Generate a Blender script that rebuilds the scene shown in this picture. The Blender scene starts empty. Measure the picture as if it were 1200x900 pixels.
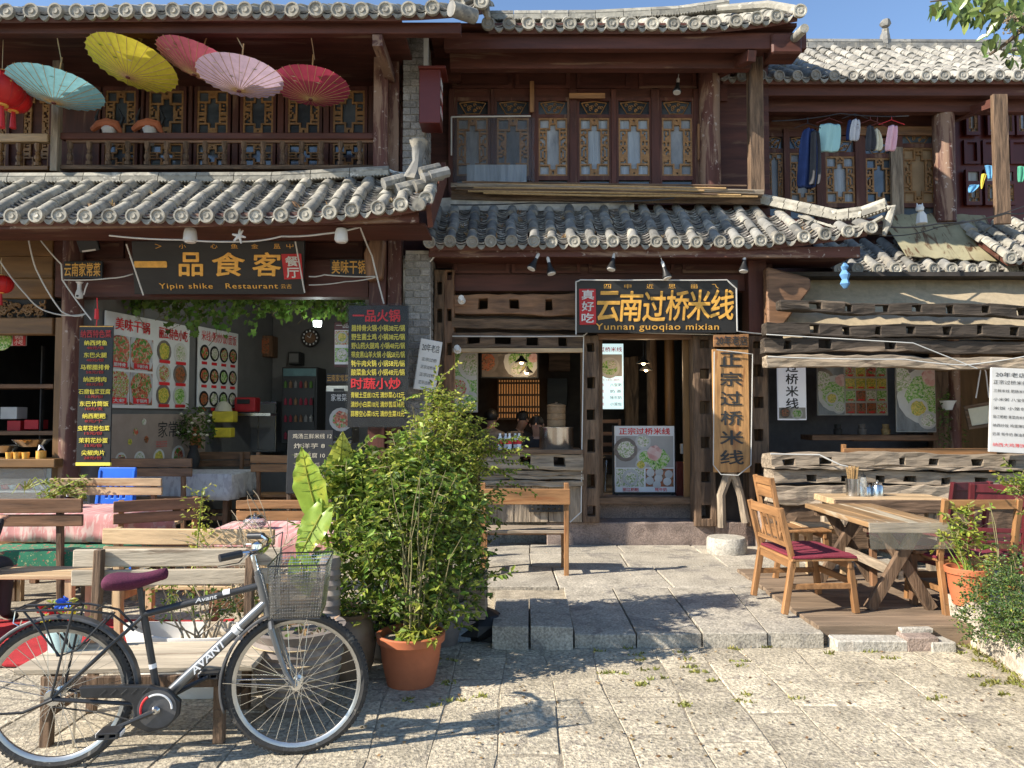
import bpy, math, random
from mathutils import Vector, Matrix, Euler
R=math.radians; rr=random.uniform
random.seed(7)
S=bpy.context.scene; COL=S.collection
# ---------------- camera ----------------
F=868.0; PITCH=R(2.44); CZ=1.6
cam=bpy.data.cameras.new('camera'); camo=bpy.data.objects.new('camera',cam); COL.objects.link(camo)
camo.location=(0,0,CZ); camo.rotation_euler=(math.pi/2+PITCH,0,0)
cam.sensor_width=36; cam.lens=F/1200*36; cam.clip_start=.05; cam.clip_end=3000
S.camera=camo
# ---------------- sky and sun: light travels right, a little away from the viewer, down ----------------
SUN=Vector((-1.39,-.53,1.0)).normalized()          # towards the sun
el=math.asin(SUN.z); az=math.atan2(SUN.x,SUN.y)
W=bpy.data.worlds.new('World'); S.world=W; W.use_nodes=True; nt=W.node_tree
bg=nt.nodes['Background']; sk=nt.nodes.new('ShaderNodeTexSky'); sk.sky_type='NISHITA'; sk.sun_disc=False
sk.sun_elevation=el; sk.sun_rotation=az; sk.altitude=800; sk.air_density=1.0; sk.dust_density=.1; sk.ozone_density=2.5
nt.links.new(sk.outputs[0],bg.inputs[0]); bg.inputs[1].default_value=.125
sl=bpy.data.lights.new('sun','SUN'); sl.energy=5.0; sl.angle=R(.5); sl.color=(1,.92,.80)
so=bpy.data.objects.new('sun',sl); COL.objects.link(so); so.rotation_euler=SUN.to_track_quat('Z','Y').to_euler(); so.location=(-20,-10,20)
S.view_settings.view_transform='Standard'; S.view_settings.look='None'; S.view_settings.exposure=.94; S.view_settings.gamma=1
S.cycles.max_bounces=8; S.cycles.diffuse_bounces=5; S.cycles.use_denoising=True
# ---------------- helpers ----------------
def P(px,py,D):
    dx=px-600; dy=450-py; ca,sa=math.cos(PITCH),math.sin(PITCH)
    k=D/(F*ca-dy*sa)
    return Vector((dx*k,D,CZ+(F*sa+dy*ca)*k))
def PX(px,D,py=450): return P(px,py,D).x
def PZ(py,D): return P(600,py,D).z
def gnd(px,py,z=0):
    lo,hi=.5,60
    for _ in range(40):
        m=(lo+hi)/2
        if P(px,py,m).z>z: lo=m
        else: hi=m
    return P(px,py,lo)
MAT={}
def M(name,col,rough=.65,metal=0,var=.25,sc=6,st=(1,1,1),c2=None,thr=.55,sc2=3,st2=None,bump=.25,rnd=.12,c3=None,spec=.4,isl=0,fine=0,trans=0,alpha=1,emit=None,est=1,fc=0):
    m=bpy.data.materials.new(name); m.use_nodes=True; t=m.node_tree; N=t.nodes; L=t.links
    b=N['Principled BSDF']; b.inputs['Roughness'].default_value=rough; b.inputs['Metallic'].default_value=metal
    b.inputs['Specular IOR Level'].default_value=spec
    if trans: b.inputs['Transmission Weight'].default_value=trans
    if alpha<1: b.inputs['Alpha'].default_value=alpha
    tc=N.new('ShaderNodeTexCoord'); oi=N.new('ShaderNodeObjectInfo')
    va=N.new('ShaderNodeVectorMath'); va.operation='MULTIPLY_ADD'
    L.new(oi.outputs['Random'],va.inputs[0]); va.inputs[1].default_value=(37,23,51); L.new(tc.outputs['Object'],va.inputs[2])
    def noise(s,stt,det=6,dist=0):
        mp=N.new('ShaderNodeMapping'); mp.inputs['Scale'].default_value=stt; L.new(va.outputs[0],mp.inputs[0])
        n=N.new('ShaderNodeTexNoise'); n.inputs['Scale'].default_value=s; n.inputs['Detail'].default_value=det
        n.inputs['Roughness'].default_value=.62; n.inputs['Distortion'].default_value=dist
        L.new(mp.outputs[0],n.inputs[0]); return n
    n1=noise(sc,st,7,.3)
    rp=N.new('ShaderNodeValToRGB'); e=rp.color_ramp.elements
    lo=[c*(1-var) for c in col]; hi=[min(1,c*(1+var)) for c in col]
    e[0].position=.3; e[1].position=.7; e[0].color=(*lo,1); e[1].color=(*hi,1)
    L.new(n1.outputs['Fac'],rp.inputs[0]); out=rp.outputs[0]
    def mix(fac,a,c):
        mx=N.new('ShaderNodeMix'); mx.data_type='RGBA'; L.new(fac,mx.inputs[0]); L.new(a,mx.inputs[6])
        if isinstance(c,tuple): mx.inputs[7].default_value=(*c,1)
        else: L.new(c,mx.inputs[7])
        return mx.outputs[2]
    def band(n,a,b_):
        mr=N.new('ShaderNodeMapRange'); mr.inputs[1].default_value=a; mr.inputs[2].default_value=b_; L.new(n.outputs['Fac'],mr.inputs[0]); return mr.outputs[0]
    if c2: n2=noise(sc2,st2 or st,8,.6); out=mix(band(n2,thr,thr+.07),out,c2)
    if c3: n3=noise(sc2*2.3,(1,1,1),9,.2); out=mix(band(n3,.6,.68),out,c3)
    if fine:
        n4=noise(fine,(1,1,1),3); mr=N.new('ShaderNodeMapRange'); mr.inputs[1].default_value=.3; mr.inputs[2].default_value=.7; mr.inputs[3].default_value=.62-fc; mr.inputs[4].default_value=1.3+fc
        L.new(n4.outputs['Fac'],mr.inputs[0]); vm=N.new('ShaderNodeVectorMath'); vm.operation='SCALE'; L.new(out,vm.inputs[0]); L.new(mr.outputs[0],vm.inputs['Scale']); out=vm.outputs[0]
    hs=N.new('ShaderNodeHueSaturation'); L.new(out,hs.inputs['Color'])
    mr=N.new('ShaderNodeMapRange'); mr.inputs[3].default_value=1-rnd-isl; mr.inputs[4].default_value=1+rnd+isl
    if isl: g=N.new('ShaderNodeNewGeometry'); L.new(g.outputs['Random Per Island'],mr.inputs[0]); 
    else: L.new(oi.outputs['Random'],mr.inputs[0])
    L.new(mr.outputs[0],hs.inputs['Value'])
    if isl:
        m2=N.new('ShaderNodeMapRange'); m2.inputs[3].default_value=.5-isl*.07; m2.inputs[4].default_value=.5+isl*.04
        w=N.new('ShaderNodeMath'); w.operation='FRACT'; w2=N.new('ShaderNodeMath'); w2.operation='MULTIPLY'; w2.inputs[1].default_value=7.3
        L.new(g.outputs['Random Per Island'],w2.inputs[0]); L.new(w2.outputs[0],w.inputs[0]); L.new(w.outputs[0],m2.inputs[0]); L.new(m2.outputs[0],hs.inputs['Hue'])
    L.new(hs.outputs[0],b.inputs['Base Color'])
    if bump:
        bp=N.new('ShaderNodeBump'); bp.inputs['Strength'].default_value=bump; bp.inputs['Distance'].default_value=.02 if not fine else .012
        L.new((n4 if fine else n1).outputs['Fac'],bp.inputs['Height']); L.new(bp.outputs[0],b.inputs['Normal'])
    if emit: b.inputs['Emission Color'].default_value=(*emit,1); b.inputs['Emission Strength'].default_value=est
    MAT[name]=m; return m
def leafmat(name,col,isl=.45,tr=.35,rough=.45,c2=None):
    m=M(name,col,rough=rough,var=.15,sc=14,bump=0,isl=isl,c2=c2,thr=.56,sc2=5)
    N=m.node_tree.nodes; L=m.node_tree.links; b=N['Principled BSDF']; o=N['Material Output']
    tl=N.new('ShaderNodeBsdfTranslucent'); sh=N.new('ShaderNodeMixShader'); sh.inputs[0].default_value=tr
    src=b.inputs['Base Color'].links[0].from_socket; L.new(src,tl.inputs[0]); L.new(b.outputs[0],sh.inputs[1]); L.new(tl.outputs[0],sh.inputs[2]); L.new(sh.outputs[0],o.inputs[0])
    return m
def dishmat(name,cols,sc=70,rough=.4):
    m=bpy.data.materials.new(name); m.use_nodes=True; N=m.node_tree.nodes; L=m.node_tree.links; b=N['Principled BSDF']; b.inputs['Roughness'].default_value=rough
    tc=N.new('ShaderNodeTexCoord'); oi=N.new('ShaderNodeObjectInfo'); va=N.new('ShaderNodeVectorMath'); va.operation='ADD'
    L.new(oi.outputs['Random'],va.inputs[1]); L.new(tc.outputs['Object'],va.inputs[0])
    v=N.new('ShaderNodeTexVoronoi'); v.inputs['Scale'].default_value=sc; L.new(va.outputs[0],v.inputs[0])
    n=N.new('ShaderNodeTexNoise'); n.inputs['Scale'].default_value=sc*.35; L.new(va.outputs[0],n.inputs[0])
    ad=N.new('ShaderNodeMath'); ad.operation='MULTIPLY_ADD'; ad.inputs[1].default_value=.55
    sp=N.new('ShaderNodeSeparateColor'); L.new(v.outputs['Color'],sp.inputs[0]); L.new(sp.outputs[0],ad.inputs[0]); L.new(n.outputs['Fac'],ad.inputs[2])
    rp=N.new('ShaderNodeValToRGB'); e=rp.color_ramp.elements
    while len(e)<len(cols): e.new(.5)
    for i,c in enumerate(cols): e[i].position=.35+.6*i/(len(cols)-1); e[i].color=(*c,1)
    L.new(ad.outputs[0],rp.inputs[0]); L.new(rp.outputs[0],b.inputs['Base Color']); MAT[name]=m; return m
def m_(m): return MAT[m] if isinstance(m,str) else m
OFF={}
class MB:
    def __init__(s): s.v=[]; s.f=[]; s.mi=[]; s.c=0
    def add(s,vs,fs,mi=0):
        o=len(s.v); s.v+=[tuple(v) for v in vs]; s.f+=[tuple(i+o for i in f) for f in fs]; s.mi+=[mi]*len(fs); return s
    def box(s,a,b,mi=0,j=0):
        (x0,y0,z0),(x1,y1,z1)=a,b
        vs=[(x,y,z) for x in (x0,x1) for y in (y0,y1) for z in (z0,z1)]
        if j: vs=[tuple(c+rr(-j,j) for c in v) for v in vs]
        return s.add(vs,[(0,1,3,2),(4,6,7,5),(0,4,5,1),(2,3,7,6),(0,2,6,4),(1,5,7,3)],mi)
    def pbox(s,x0,y0,x1,y1,D,t,mi=0,j=0):     # front face covers that rectangle seen at depth D
        a=P(x0,y1,D); b=P(x1,y0,D); return s.box((a.x,D,a.z),(b.x,D+t,b.z),mi,j)
    def beam(s,p,q,w,h,mi=0,n=1,j=0,up=(0,0,1)):
        p=Vector(p);q=Vector(q); d=(q-p); L=d.length; d.normalize(); u=Vector(up)
        if abs(d.dot(u))>.95: u=Vector((0,1,0))
        sd=d.cross(u).normalized(); u=sd.cross(d)
        vs=[]
        for i in range(n+1):
            c=p+d*L*i/n
            if j: c=c+sd*rr(-j,j)*.5+u*rr(-j,j)*.5
            for a,b in ((-1,-1),(1,-1),(1,1),(-1,1)):
                vs.append(c+sd*a*(w/2+rr(-j,j)*.5)+u*b*(h/2+rr(-j,j)*.5))
        fs=[(3,2,1,0),(4*n,4*n+1,4*n+2,4*n+3)]
        for i in range(n):
            for k in range(4): a=4*i+k; b=4*i+(k+1)%4; fs.append((a,b,b+4,a+4))
        return s.add(vs,fs,mi)
    def tube(s,pts,r,seg=6,mi=0,cap=True,flat=1,axes=None):
        pts=[Vector(p) for p in pts]; n=len(pts); rs=r if isinstance(r,(list,tuple)) else [r]*n
        vs=[];fs=[];prev=None
        for i,p in enumerate(pts):
            d=(pts[min(i+1,n-1)]-pts[max(i-1,0)])
            if d.length<1e-9: d=Vector((0,0,1))
            d.normalize()
            if prev is None: a=d.orthogonal().normalized()
            else: a=(prev-d*prev.dot(d)); a=a.normalized() if a.length>1e-6 else d.orthogonal().normalized()
            prev=a; b=d.cross(a)
            for k in range(seg): t=2*math.pi*k/seg; vs.append(p+(a*math.cos(t)+b*math.sin(t)*flat)*rs[i])
        for i in range(n-1):
            for k in range(seg): k2=(k+1)%seg; fs.append((i*seg+k,i*seg+k2,(i+1)*seg+k2,(i+1)*seg+k))
        if cap: fs.append(tuple(range(seg-1,-1,-1))); fs.append(tuple((n-1)*seg+k for k in range(seg)))
        return s.add(vs,fs,mi)
    def lathe(s,c,prof,seg=20,mi=0,axis='z',jit=0):
        c=Vector(c); vs=[];fs=[]
        for r,h in prof:
            for k in range(seg):
                t=2*math.pi*k/seg; q=max(r,1e-4)*(1+(rr(-jit,jit) if jit else 0)); x,y=q*math.cos(t),q*math.sin(t)
                vs.append(c+(Vector((x,y,h)) if axis=='z' else Vector((x,h,y)) if axis=='y' else Vector((h,x,y))))
        n=len(prof)
        for i in range(n-1):
            for k in range(seg): k2=(k+1)%seg; fs.append((i*seg+k,i*seg+k2,(i+1)*seg+k2,(i+1)*seg+k))
        if prof[0][0]>1e-3: fs.append(tuple(range(seg-1,-1,-1)))
        if prof[-1][0]>1e-3: fs.append(tuple((n-1)*seg+k for k in range(seg)))
        return s.add(vs,fs,mi)
    def prism(s,poly,y0,y1,mi=0):            # poly of (x,z)
        n=len(poly); vs=[(x,y0,z) for x,z in poly]+[(x,y1,z) for x,z in poly]
        return s.add(vs,[tuple(range(n)),tuple(range(2*n-1,n-1,-1))]+[(i,i+n,(i+1)%n+n,(i+1)%n) for i in range(n)],mi)
    def cells(s,xs,zs,on,y0,y1,mi=0,j=0):    # one connected slab with holes; on(i,k) says which cells are solid
        nx,nz=len(xs),len(zs); idx={}; vs=[]; fs=[]
        def vid(i,k,b):
            if (i,k,b) not in idx: idx[(i,k,b)]=len(vs); vs.append((xs[i]+(rr(-j,j) if j else 0),(y0,y1)[b]+(rr(-j,j) if j else 0),zs[k]+(rr(-j,j) if j else 0)))
            return idx[(i,k,b)]
        ok=lambda i,k: 0<=i<nx-1 and 0<=k<nz-1 and on(i,k)
        for i in range(nx-1):
            for k in range(nz-1):
                if not on(i,k): continue
                A=[(i,k),(i+1,k),(i+1,k+1),(i,k+1)]
                fs.append(tuple(vid(*a,0) for a in A)); fs.append(tuple(vid(*a,1) for a in A[::-1]))
                for e,(di,dk) in enumerate(((0,-1),(1,0),(0,1),(-1,0))):
                    if not ok(i+di,k+dk): a,b=A[e],A[(e+1)%4]; fs.append((vid(*a,1),vid(*b,1),vid(*b,0),vid(*a,0)))
        return s.add(vs,fs,mi)
    def mesh(s,name,mats,smooth=False,bev=0):
        me=bpy.data.meshes.new(name); me.from_pydata(s.v,[],s.f)
        for m in (mats if isinstance(mats,(list,tuple)) else [mats]): me.materials.append(m_(m))
        if any(s.mi): me.polygons.foreach_set('material_index',s.mi)
        me.validate()
        if smooth:
            me.polygons.foreach_set('use_smooth',[True]*len(me.polygons)); me.set_sharp_from_angle(angle=R(38))
        me.update(); return me
    def build(s,name,mats,parent=None,smooth=False,off=None,**kw):
        if off is None: off=OFF.get(parent.name,(0,0,0)) if parent else (0,0,0)
        if any(off): s.v=[(a-off[0],b-off[1],c-off[2]) for a,b,c in s.v]
        return link(name,s.mesh(name,mats,smooth),parent,**kw)
def link(name,me,parent=None,loc=None,rot=None,scale=None,label=None,kind=None,off=None):
    o=bpy.data.objects.new(name,me); COL.objects.link(o)
    if parent: o.parent=parent; OFF[o.name]=OFF.get(parent.name,(0,0,0))
    if loc is not None:
        q=OFF.get(parent.name,(0,0,0)) if parent else (0,0,0); o.location=(loc[0]-q[0],loc[1]-q[1],loc[2]-q[2])
    if rot is not None: o.rotation_euler=rot
    if scale is not None: o.scale=scale if hasattr(scale,'__len__') else (scale,)*3
    if label: o['label']=label
    if kind: o['kind']=kind
    return o
def bevel(o,w=.004,seg=1):
    m=o.modifiers.new('bevel','BEVEL'); m.width=w; m.segments=seg; m.limit_method='ANGLE'; return o
def tag(o,label,cat=None,group=None,kind=None):
    if label: o['label']=label
    if cat: o['category']=cat
    if group: o['group']=group
    if kind: o['kind']=kind
    return o
def thing(name,label,cat,loc=(0,0,0),rz=0,group=None,world=False):
    o=bpy.data.objects.new(name,None); COL.objects.link(o); o.location=loc; o.rotation_euler=(0,0,rz); o.empty_display_size=.1
    if world: OFF[o.name]=tuple(loc)      # parts are then given in world coordinates
    return tag(o,label,cat,group)
def copy_tree(o,loc=None,rz=None,label=None,group=None,name=None):
    def cp(a,par):
        c=a.copy(); COL.objects.link(c)
        if par is not None: c.parent=par
        for ch in list(a.children): cp(ch,c)
        return c
    c=cp(o,None)
    if loc is not None: c.location=loc
    if rz is not None: c.rotation_euler=(0,0,rz)
    if label: c['label']=label
    if group: c['group']=group
    return c
_tx={}
def text(body,w,h,mat,parent,loc,name='lettering',bold=0,th=.004,rot=(math.pi/2,0,0),keep=False,ls=1,cs=1,sh=0,fitw=True,label=None):
    key=(body,bold,th,ls,cs,sh)
    if key not in _tx:
        c=bpy.data.curves.new('t','FONT'); c.body=body; c.size=1; c.resolution_u=3; c.extrude=.0; c.space_line=ls; c.space_character=cs; c.shear=sh
        c.align_x='CENTER' if '\n' in body else 'LEFT'
        o=bpy.data.objects.new('t',c); COL.objects.link(o); dg=bpy.context.evaluated_depsgraph_get(); dg.update()
        me=bpy.data.meshes.new_from_object(o.evaluated_get(dg)); bpy.data.objects.remove(o); bpy.data.curves.remove(c)
        if bold>0:
            b=bold*.55; vs=[tuple(v.co) for v in me.vertices]; fs=[tuple(p.vertices) for p in me.polygons]; V=[];Fc=[]
            for i,(dx,dy) in enumerate(((0,0),(b,0),(-b,0),(0,b),(0,-b),(b*.7,b*.7),(-b*.7,-b*.7),(b*.7,-b*.7),(-b*.7,b*.7))):
                o_=len(V); V+=[(x+dx,y+dy,i*.0006) for x,y,z in vs]; Fc+=[tuple(a+o_ for a in f) for f in fs]
            me=bpy.data.meshes.new('lettering'); me.from_pydata(V,[],Fc)
        xs=[v.co.x for v in me.vertices]; ys=[v.co.y for v in me.vertices]
        _tx[key]=(me,min(xs),max(xs),min(ys),max(ys))
    me,a,b,c_,d=_tx[key]; me=me.copy(); me.name=name
    sx=w/(b-a); sy=h/(d-c_)
    if keep: sx=sy=min(sx,sy)
    for v in me.vertices: v.co=((v.co.x-(a+b)/2)*sx,(v.co.y-(c_+d)/2)*sy,v.co.z)
    me.materials.clear(); me.materials.append(m_(mat))
    o=link(name,me,parent,loc=loc,rot=rot,label=label)
    return o
def leafcloud(n,pt,size,asp=.5,fold=.25,seed=1,droop=0,mi=lambda:0):
    rg=random.Random(seed); mb=MB()
    for _ in range(n):
        p=pt(rg)
        if p is None: continue
        l=rg.uniform(*size); w=l*asp
        e=Euler((rg.uniform(-1.1,1.1)-droop,rg.uniform(-.9,.9),rg.uniform(0,6.3))).to_matrix()
        q=[(0,0,0),(w*.5,l*.4,w*fold),(0,l,-.1*l),(-w*.5,l*.4,w*fold),(0,l*.45,0)]
        mb.add([Vector(p)+e@Vector(a) for a in q],[(0,1,4),(1,2,4),(2,3,4),(3,0,4)],mi())
    return mb
# ---------------- materials ----------------
GX=(.12,1,1); GZ=(1,1,.12); GY=(1,.12,1)
for ax,g in (('X',GX),('Z',GZ),('Y',GY)):
    M('redwood'+ax,(.085,.028,.018),.6,var=.45,sc=9,st=g,c2=(.17,.095,.06),thr=.585,sc2=5,bump=.25)
    M('peel'+ax,(.095,.036,.026),.7,var=.35,sc=9,st=g,c2=(.24,.15,.10),thr=.5,sc2=7,c3=(.42,.35,.30),bump=.5)
    M('old'+ax,(.14,.088,.053),.8,var=.62,sc=24,st=g,c2=(.07,.045,.03),thr=.56,sc2=8,bump=.9)
    M('grey'+ax,(.29,.23,.165),.85,var=.55,sc=24,st=g,c2=(.13,.095,.07),thr=.58,sc2=9,bump=.9)
    M('brown'+ax,(.19,.10,.052),.6,var=.55,sc=18,st=g,c2=(.09,.04,.02),thr=.6,sc2=7,bump=.35)
    M('pine'+ax,(.46,.32,.18),.6,var=.4,sc=17,st=g,c2=(.33,.18,.08),thr=.62,sc2=8,bump=.35)
    M('orange'+ax,(.29,.145,.058),.55,var=.45,sc=18,st=g,c2=(.24,.09,.03),thr=.6,sc2=8,bump=.35)
    M('gold'+ax,(.17,.088,.03),.5,var=.35,sc=12,st=g,c2=(.10,.05,.02),thr=.6,bump=.3)
M('carve',(.27,.14,.05),.5,var=.35,sc=18,bump=.2)
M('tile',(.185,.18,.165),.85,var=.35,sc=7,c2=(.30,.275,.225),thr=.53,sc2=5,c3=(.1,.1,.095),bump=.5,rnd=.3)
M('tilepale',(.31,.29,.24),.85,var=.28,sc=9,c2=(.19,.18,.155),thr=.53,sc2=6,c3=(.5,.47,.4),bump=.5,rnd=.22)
M('pan',(.19,.175,.15),.9,var=.4,sc=9,c2=(.40,.38,.33),thr=.55,sc2=8,bump=.4,isl=.35)
M('mortar',(.40,.375,.33),.9,var=.3,sc=9,c2=(.28,.26,.23),thr=.55,bump=.7)
M('stone',(.455,.395,.29),.85,var=.38,sc=2.2,c2=(.33,.285,.22),thr=.55,sc2=14,c3=(.2,.17,.13),fine=48,bump=1,rnd=.10,fc=.14)
M('slab',(.40,.36,.29),.8,var=.25,sc=3,c2=(.26,.235,.2),thr=.55,sc2=4,fine=60,bump=.5,rnd=.08,fc=.1)
M('step',(.30,.23,.19),.85,var=.3,sc=5,c2=(.2,.15,.125),thr=.55,fine=70,bump=.7)
M('pale',(.43,.40,.34),.9,var=.2,sc=5,c2=(.4,.36,.3),thr=.55,fine=50,bump=.7)
M('rock',(.46,.40,.32),.9,var=.3,sc=6,c2=(.30,.25,.19),thr=.55,fine=30,bump=1)
M('dirt',(.34,.29,.215),.95,var=.4,sc=12,fine=90,bump=.8)
M('brick',(.24,.225,.205),.9,var=.3,sc=9,fine=60,bump=.5,rnd=.25)
M('plaster',(.48,.46,.43),.9,var=.12,sc=3,c2=(.36,.34,.31),thr=.6,bump=.15)
M('wallgrey',(.17,.165,.16),.85,var=.12,sc=3,bump=.1)
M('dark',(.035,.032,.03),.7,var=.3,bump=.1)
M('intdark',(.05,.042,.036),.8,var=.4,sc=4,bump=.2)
M('black',(.018,.018,.018),.45,var=.2,bump=.05)
M('blackboard',(.022,.021,.02),.5,var=.25,sc=6,st=GX,bump=.25)
M('rubber',(.035,.034,.033),.75,var=.3,sc=30,c2=(.16,.145,.12),thr=.6,sc2=20,bump=.3)
M('steel',(.62,.62,.61),.22,metal=1,var=.08,bump=.02)
M('chrome',(.7,.7,.7),.15,metal=1,var=.05,bump=0)
M('bikegrey',(.16,.165,.17),.3,metal=.6,var=.1,bump=.03)
M('bikeblack',(.03,.031,.033),.35,var=.25,sc=10,c2=(.12,.11,.10),thr=.66,bump=.05)
M('mudguard',(.075,.075,.077),.4,var=.3,sc=10,c2=(.2,.18,.15),thr=.62,bump=.05)
M('white',(.8,.8,.79),.5,var=.05,bump=0)
M('offwhite',(.62,.61,.58),.6,var=.08,bump=.05)
M('yellowtxt',(.85,.72,.09),.5,var=.04,bump=0); M('goldtxt',(.72,.38,.07),.4,var=.2,sc=20,bump=.1)
M('redtxt',(.72,.03,.035),.5,var=.04,bump=0); M('blacktxt',(.03,.03,.03),.5,var=.04,bump=0); M('dimtxt',(.45,.40,.30),.7,var=.3,bump=0)
M('redpaint',(.42,.02,.025),.5,var=.2,bump=.05); M('redbox',(.10,.018,.012),.35,var=.15,sc=3,bump=.03)
M('red',(.5,.025,.03),.6,var=.15,bump=.05)
M('carpet',(.42,.025,.03),.95,var=.25,fine=150,bump=.4)
M('maroon',(.22,.025,.045),.9,var=.2,sc=5,fine=120,bump=.3)
M('plum',(.10,.015,.045),.9,var=.2,fine=140,bump=.3)
M('pinkcloth',(.62,.28,.27),.8,var=.1,c2=(.68,.48,.44),thr=.48,sc2=7,st2=(4,.3,1),bump=.15)
M('whitecloth',(.55,.55,.56),.8,var=.1,c2=(.42,.41,.43),thr=.5,sc2=8,st2=(3,1,1),bump=.15)
M('flowercloth',(.03,.22,.12),.8,var=.2,c2=(.6,.08,.1),thr=.56,sc2=20,c3=(.65,.6,.3),bump=.1)
M('blueplastic',(.02,.13,.62),.35,var=.08,bump=0); M('aqua',(.45,.62,.62),.4,var=.1,bump=0)
M('terracotta',(.42,.13,.055),.65,var=.15,sc=5,c2=(.5,.24,.15),thr=.62,bump=.1)
M('potgrey',(.19,.16,.14),.8,var=.3,sc=6,c2=(.3,.25,.2),thr=.55,bump=.3)
M('urn',(.22,.15,.095),.5,var=.3,bump=.15)
M('tub',(.72,.70,.66),.5,var=.1,c2=(.45,.38,.28),thr=.6,sc2=3,bump=.05)
M('cable',(.55,.54,.5),.5,var=.1,bump=0); M('cableblack',(.03,.03,.03),.5,bump=0)
M('rope',(.42,.33,.2),.9,var=.2,bump=.2)
M('bamboo',(.45,.29,.13),.6,var=.3,sc=25,st=(1,1,4),bump=.3)
M('deck',(.21,.15,.10),.8,var=.4,sc=14,st=GX,c2=(.14,.10,.07),thr=.58,sc2=8,bump=.6)
M('tarp',(.30,.27,.165),.6,var=.25,sc=3,c2=(.11,.06,.03),thr=.54,sc2=3.2,st2=(3,.8,.8),bump=.3)
leafmat('awning',(.60,.50,.34),.02,.45,.7)
M('skin',(.5,.28,.19),.5,var=.1,bump=.05); M('hair',(.012,.01,.009),.5,var=.3,bump=.2)
M('jacket',(.028,.027,.032),.7,var=.3,sc=10,bump=.3)
M('navy',(.02,.04,.13),.8,var=.2,bump=.2); M('charcoal',(.05,.05,.055),.8,var=.2,bump=.2)
M('mint',(.35,.58,.56),.85,var=.06,bump=.1); M('pinkfab',(.65,.38,.42),.85,var=.06,bump=.1); M('creamfab',(.6,.56,.42),.85,var=.1,bump=.1)
M('glasswin',(.07,.085,.10),.08,rnd=.5,var=.6,sc=2,bump=.04,spec=.9)
M('sheetfilm',(.22,.23,.24),.35,rnd=.4,var=.6,sc=4,st=(1,1,.4),bump=.8)
M('curtain',(.36,.41,.46),.6,rnd=.3,var=.3,sc=5,st=(4,1,.3),bump=.7)
M('cardboard',(.36,.24,.13),.8,var=.15,bump=.1)
M('glass',(.9,.95,.95),.05,trans=.9,var=0,bump=0,rnd=0)
M('film',(.03,.03,.03),.1,var=0,bump=.3,alpha=.10,rnd=0,sc=5)
M('bulb',(1,.85,.6),.5,var=0,bump=0,emit=(1,.72,.35),est=9); M('tube',(1,1,1),.5,var=0,bump=0,emit=(.85,1,.95),est=7)
M('lantern',(.5,.012,.012),.5,var=.15,sc=6,c2=(.6,.35,.08),thr=.66,sc2=14,bump=.05)
M('printboard',(.36,.28,.23),.6,var=.1,bump=0)
M('salmonbox',(.75,.38,.1),.5,emit=(1,.45,.1),est=.5,bump=0)
leafmat('leaf',(.19,.28,.045),.5,.48); leafmat('leafdark',(.09,.15,.03),.4,.4); leafmat('leafyellow',(.36,.40,.07),.35,.48)
leafmat('leafbig',(.22,.33,.045),.15,.3,.35,c2=(.33,.38,.05)); leafmat('ivy',(.10,.19,.035),.4); leafmat('tree_leaf',(.13,.19,.05),.45,.25,.3)
leafmat('shrub',(.085,.15,.045),.5); leafmat('grass',(.27,.28,.07),.5); leafmat('dryleaf',(.3,.2,.09),.4)
M('stem',(.20,.17,.08),.8,var=.3,bump=.2); M('twig',(.36,.29,.2),.8,var=.3,bump=.2); M('bark',(.12,.09,.06),.9,bump=.6)
M('flowerred',(.6,.02,.03),.5,bump=0); M('flowerblue',(.03,.12,.6),.5,bump=0); M('floweryellow',(.75,.6,.05),.5,bump=0)
for n,c in (('azure',(.24,.52,.60)),('lemon',(.66,.58,.06)),('rose',(.58,.14,.19)),('lilac',(.62,.47,.60)),('crimson',(.40,.05,.095))):
    leafmat('paper_'+n,c,.03,.3,.6)
dishmat('dish_red',[(.08,.02,.01),(.40,.07,.03),(.5,.22,.10),(.62,.05,.03),(.6,.5,.35),(.10,.28,.04)],38)
dishmat('dish_green',[(.03,.12,.01),(.1,.35,.03),(.35,.55,.12),(.6,.62,.45)])
dishmat('dish_yellow',[(.35,.2,.02),(.7,.5,.05),(.75,.62,.15),(.3,.35,.04)])
dishmat('dish_pale',[(.4,.33,.28),(.68,.62,.55),(.8,.76,.7),(.3,.4,.15)])
dishmat('dish_brown',[(.04,.02,.01),(.16,.07,.03),(.3,.16,.08),(.45,.1,.03)])
dishmat('dish_mix',[(.1,.05,.03),(.6,.4,.1),(.15,.4,.05),(.7,.65,.55),(.5,.06,.03)])
DISH=['dish_red','dish_green','dish_yellow','dish_pale','dish_brown','dish_mix']
M('lightbox',(.75,.9,.92),.4,var=.03,bump=0,emit=(.62,.88,.92),est=.45,rnd=0); M('litwhite',(.8,.8,.8),.4,var=.03,bump=0,emit=(.8,.85,1),est=.12,rnd=0)
dishmat('dish_pinkmeat',[(.5,.2,.18),(.7,.4,.36),(.75,.55,.5)],20)
M('maroonwood',(.11,.016,.02),.45,var=.35,sc=12,st=GZ,c2=(.3,.15,.09),thr=.66,bump=.2)
M('film2',(.42,.40,.32),.1,var=0,bump=.4,alpha=.2,rnd=0,sc=9)
M('dirtyfilm',(.16,.145,.12),.5,var=.3,sc=12,c2=(.2,.16,.1),thr=.55,sc2=14,bump=.3,alpha=.45)
M('blueblock',(.22,.25,.28),.85,var=.2,sc=5,fine=60,bump=.5)
M('bluerag',(.12,.28,.5),.8,bump=.2); M('azureflag',(.12,.35,.6),.8,bump=.05); M('lemonflag',(.7,.55,.06),.8,bump=.05); M('greenflag',(.08,.35,.22),.8,bump=.05)
M('waterglass',(.75,.8,.82),.1,var=.05,bump=0); M('glowpanel',(.9,.5,.2),.5,bump=0,var=.2,sc=3,emit=(1,.42,.12),est=.13,rnd=0)
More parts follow.
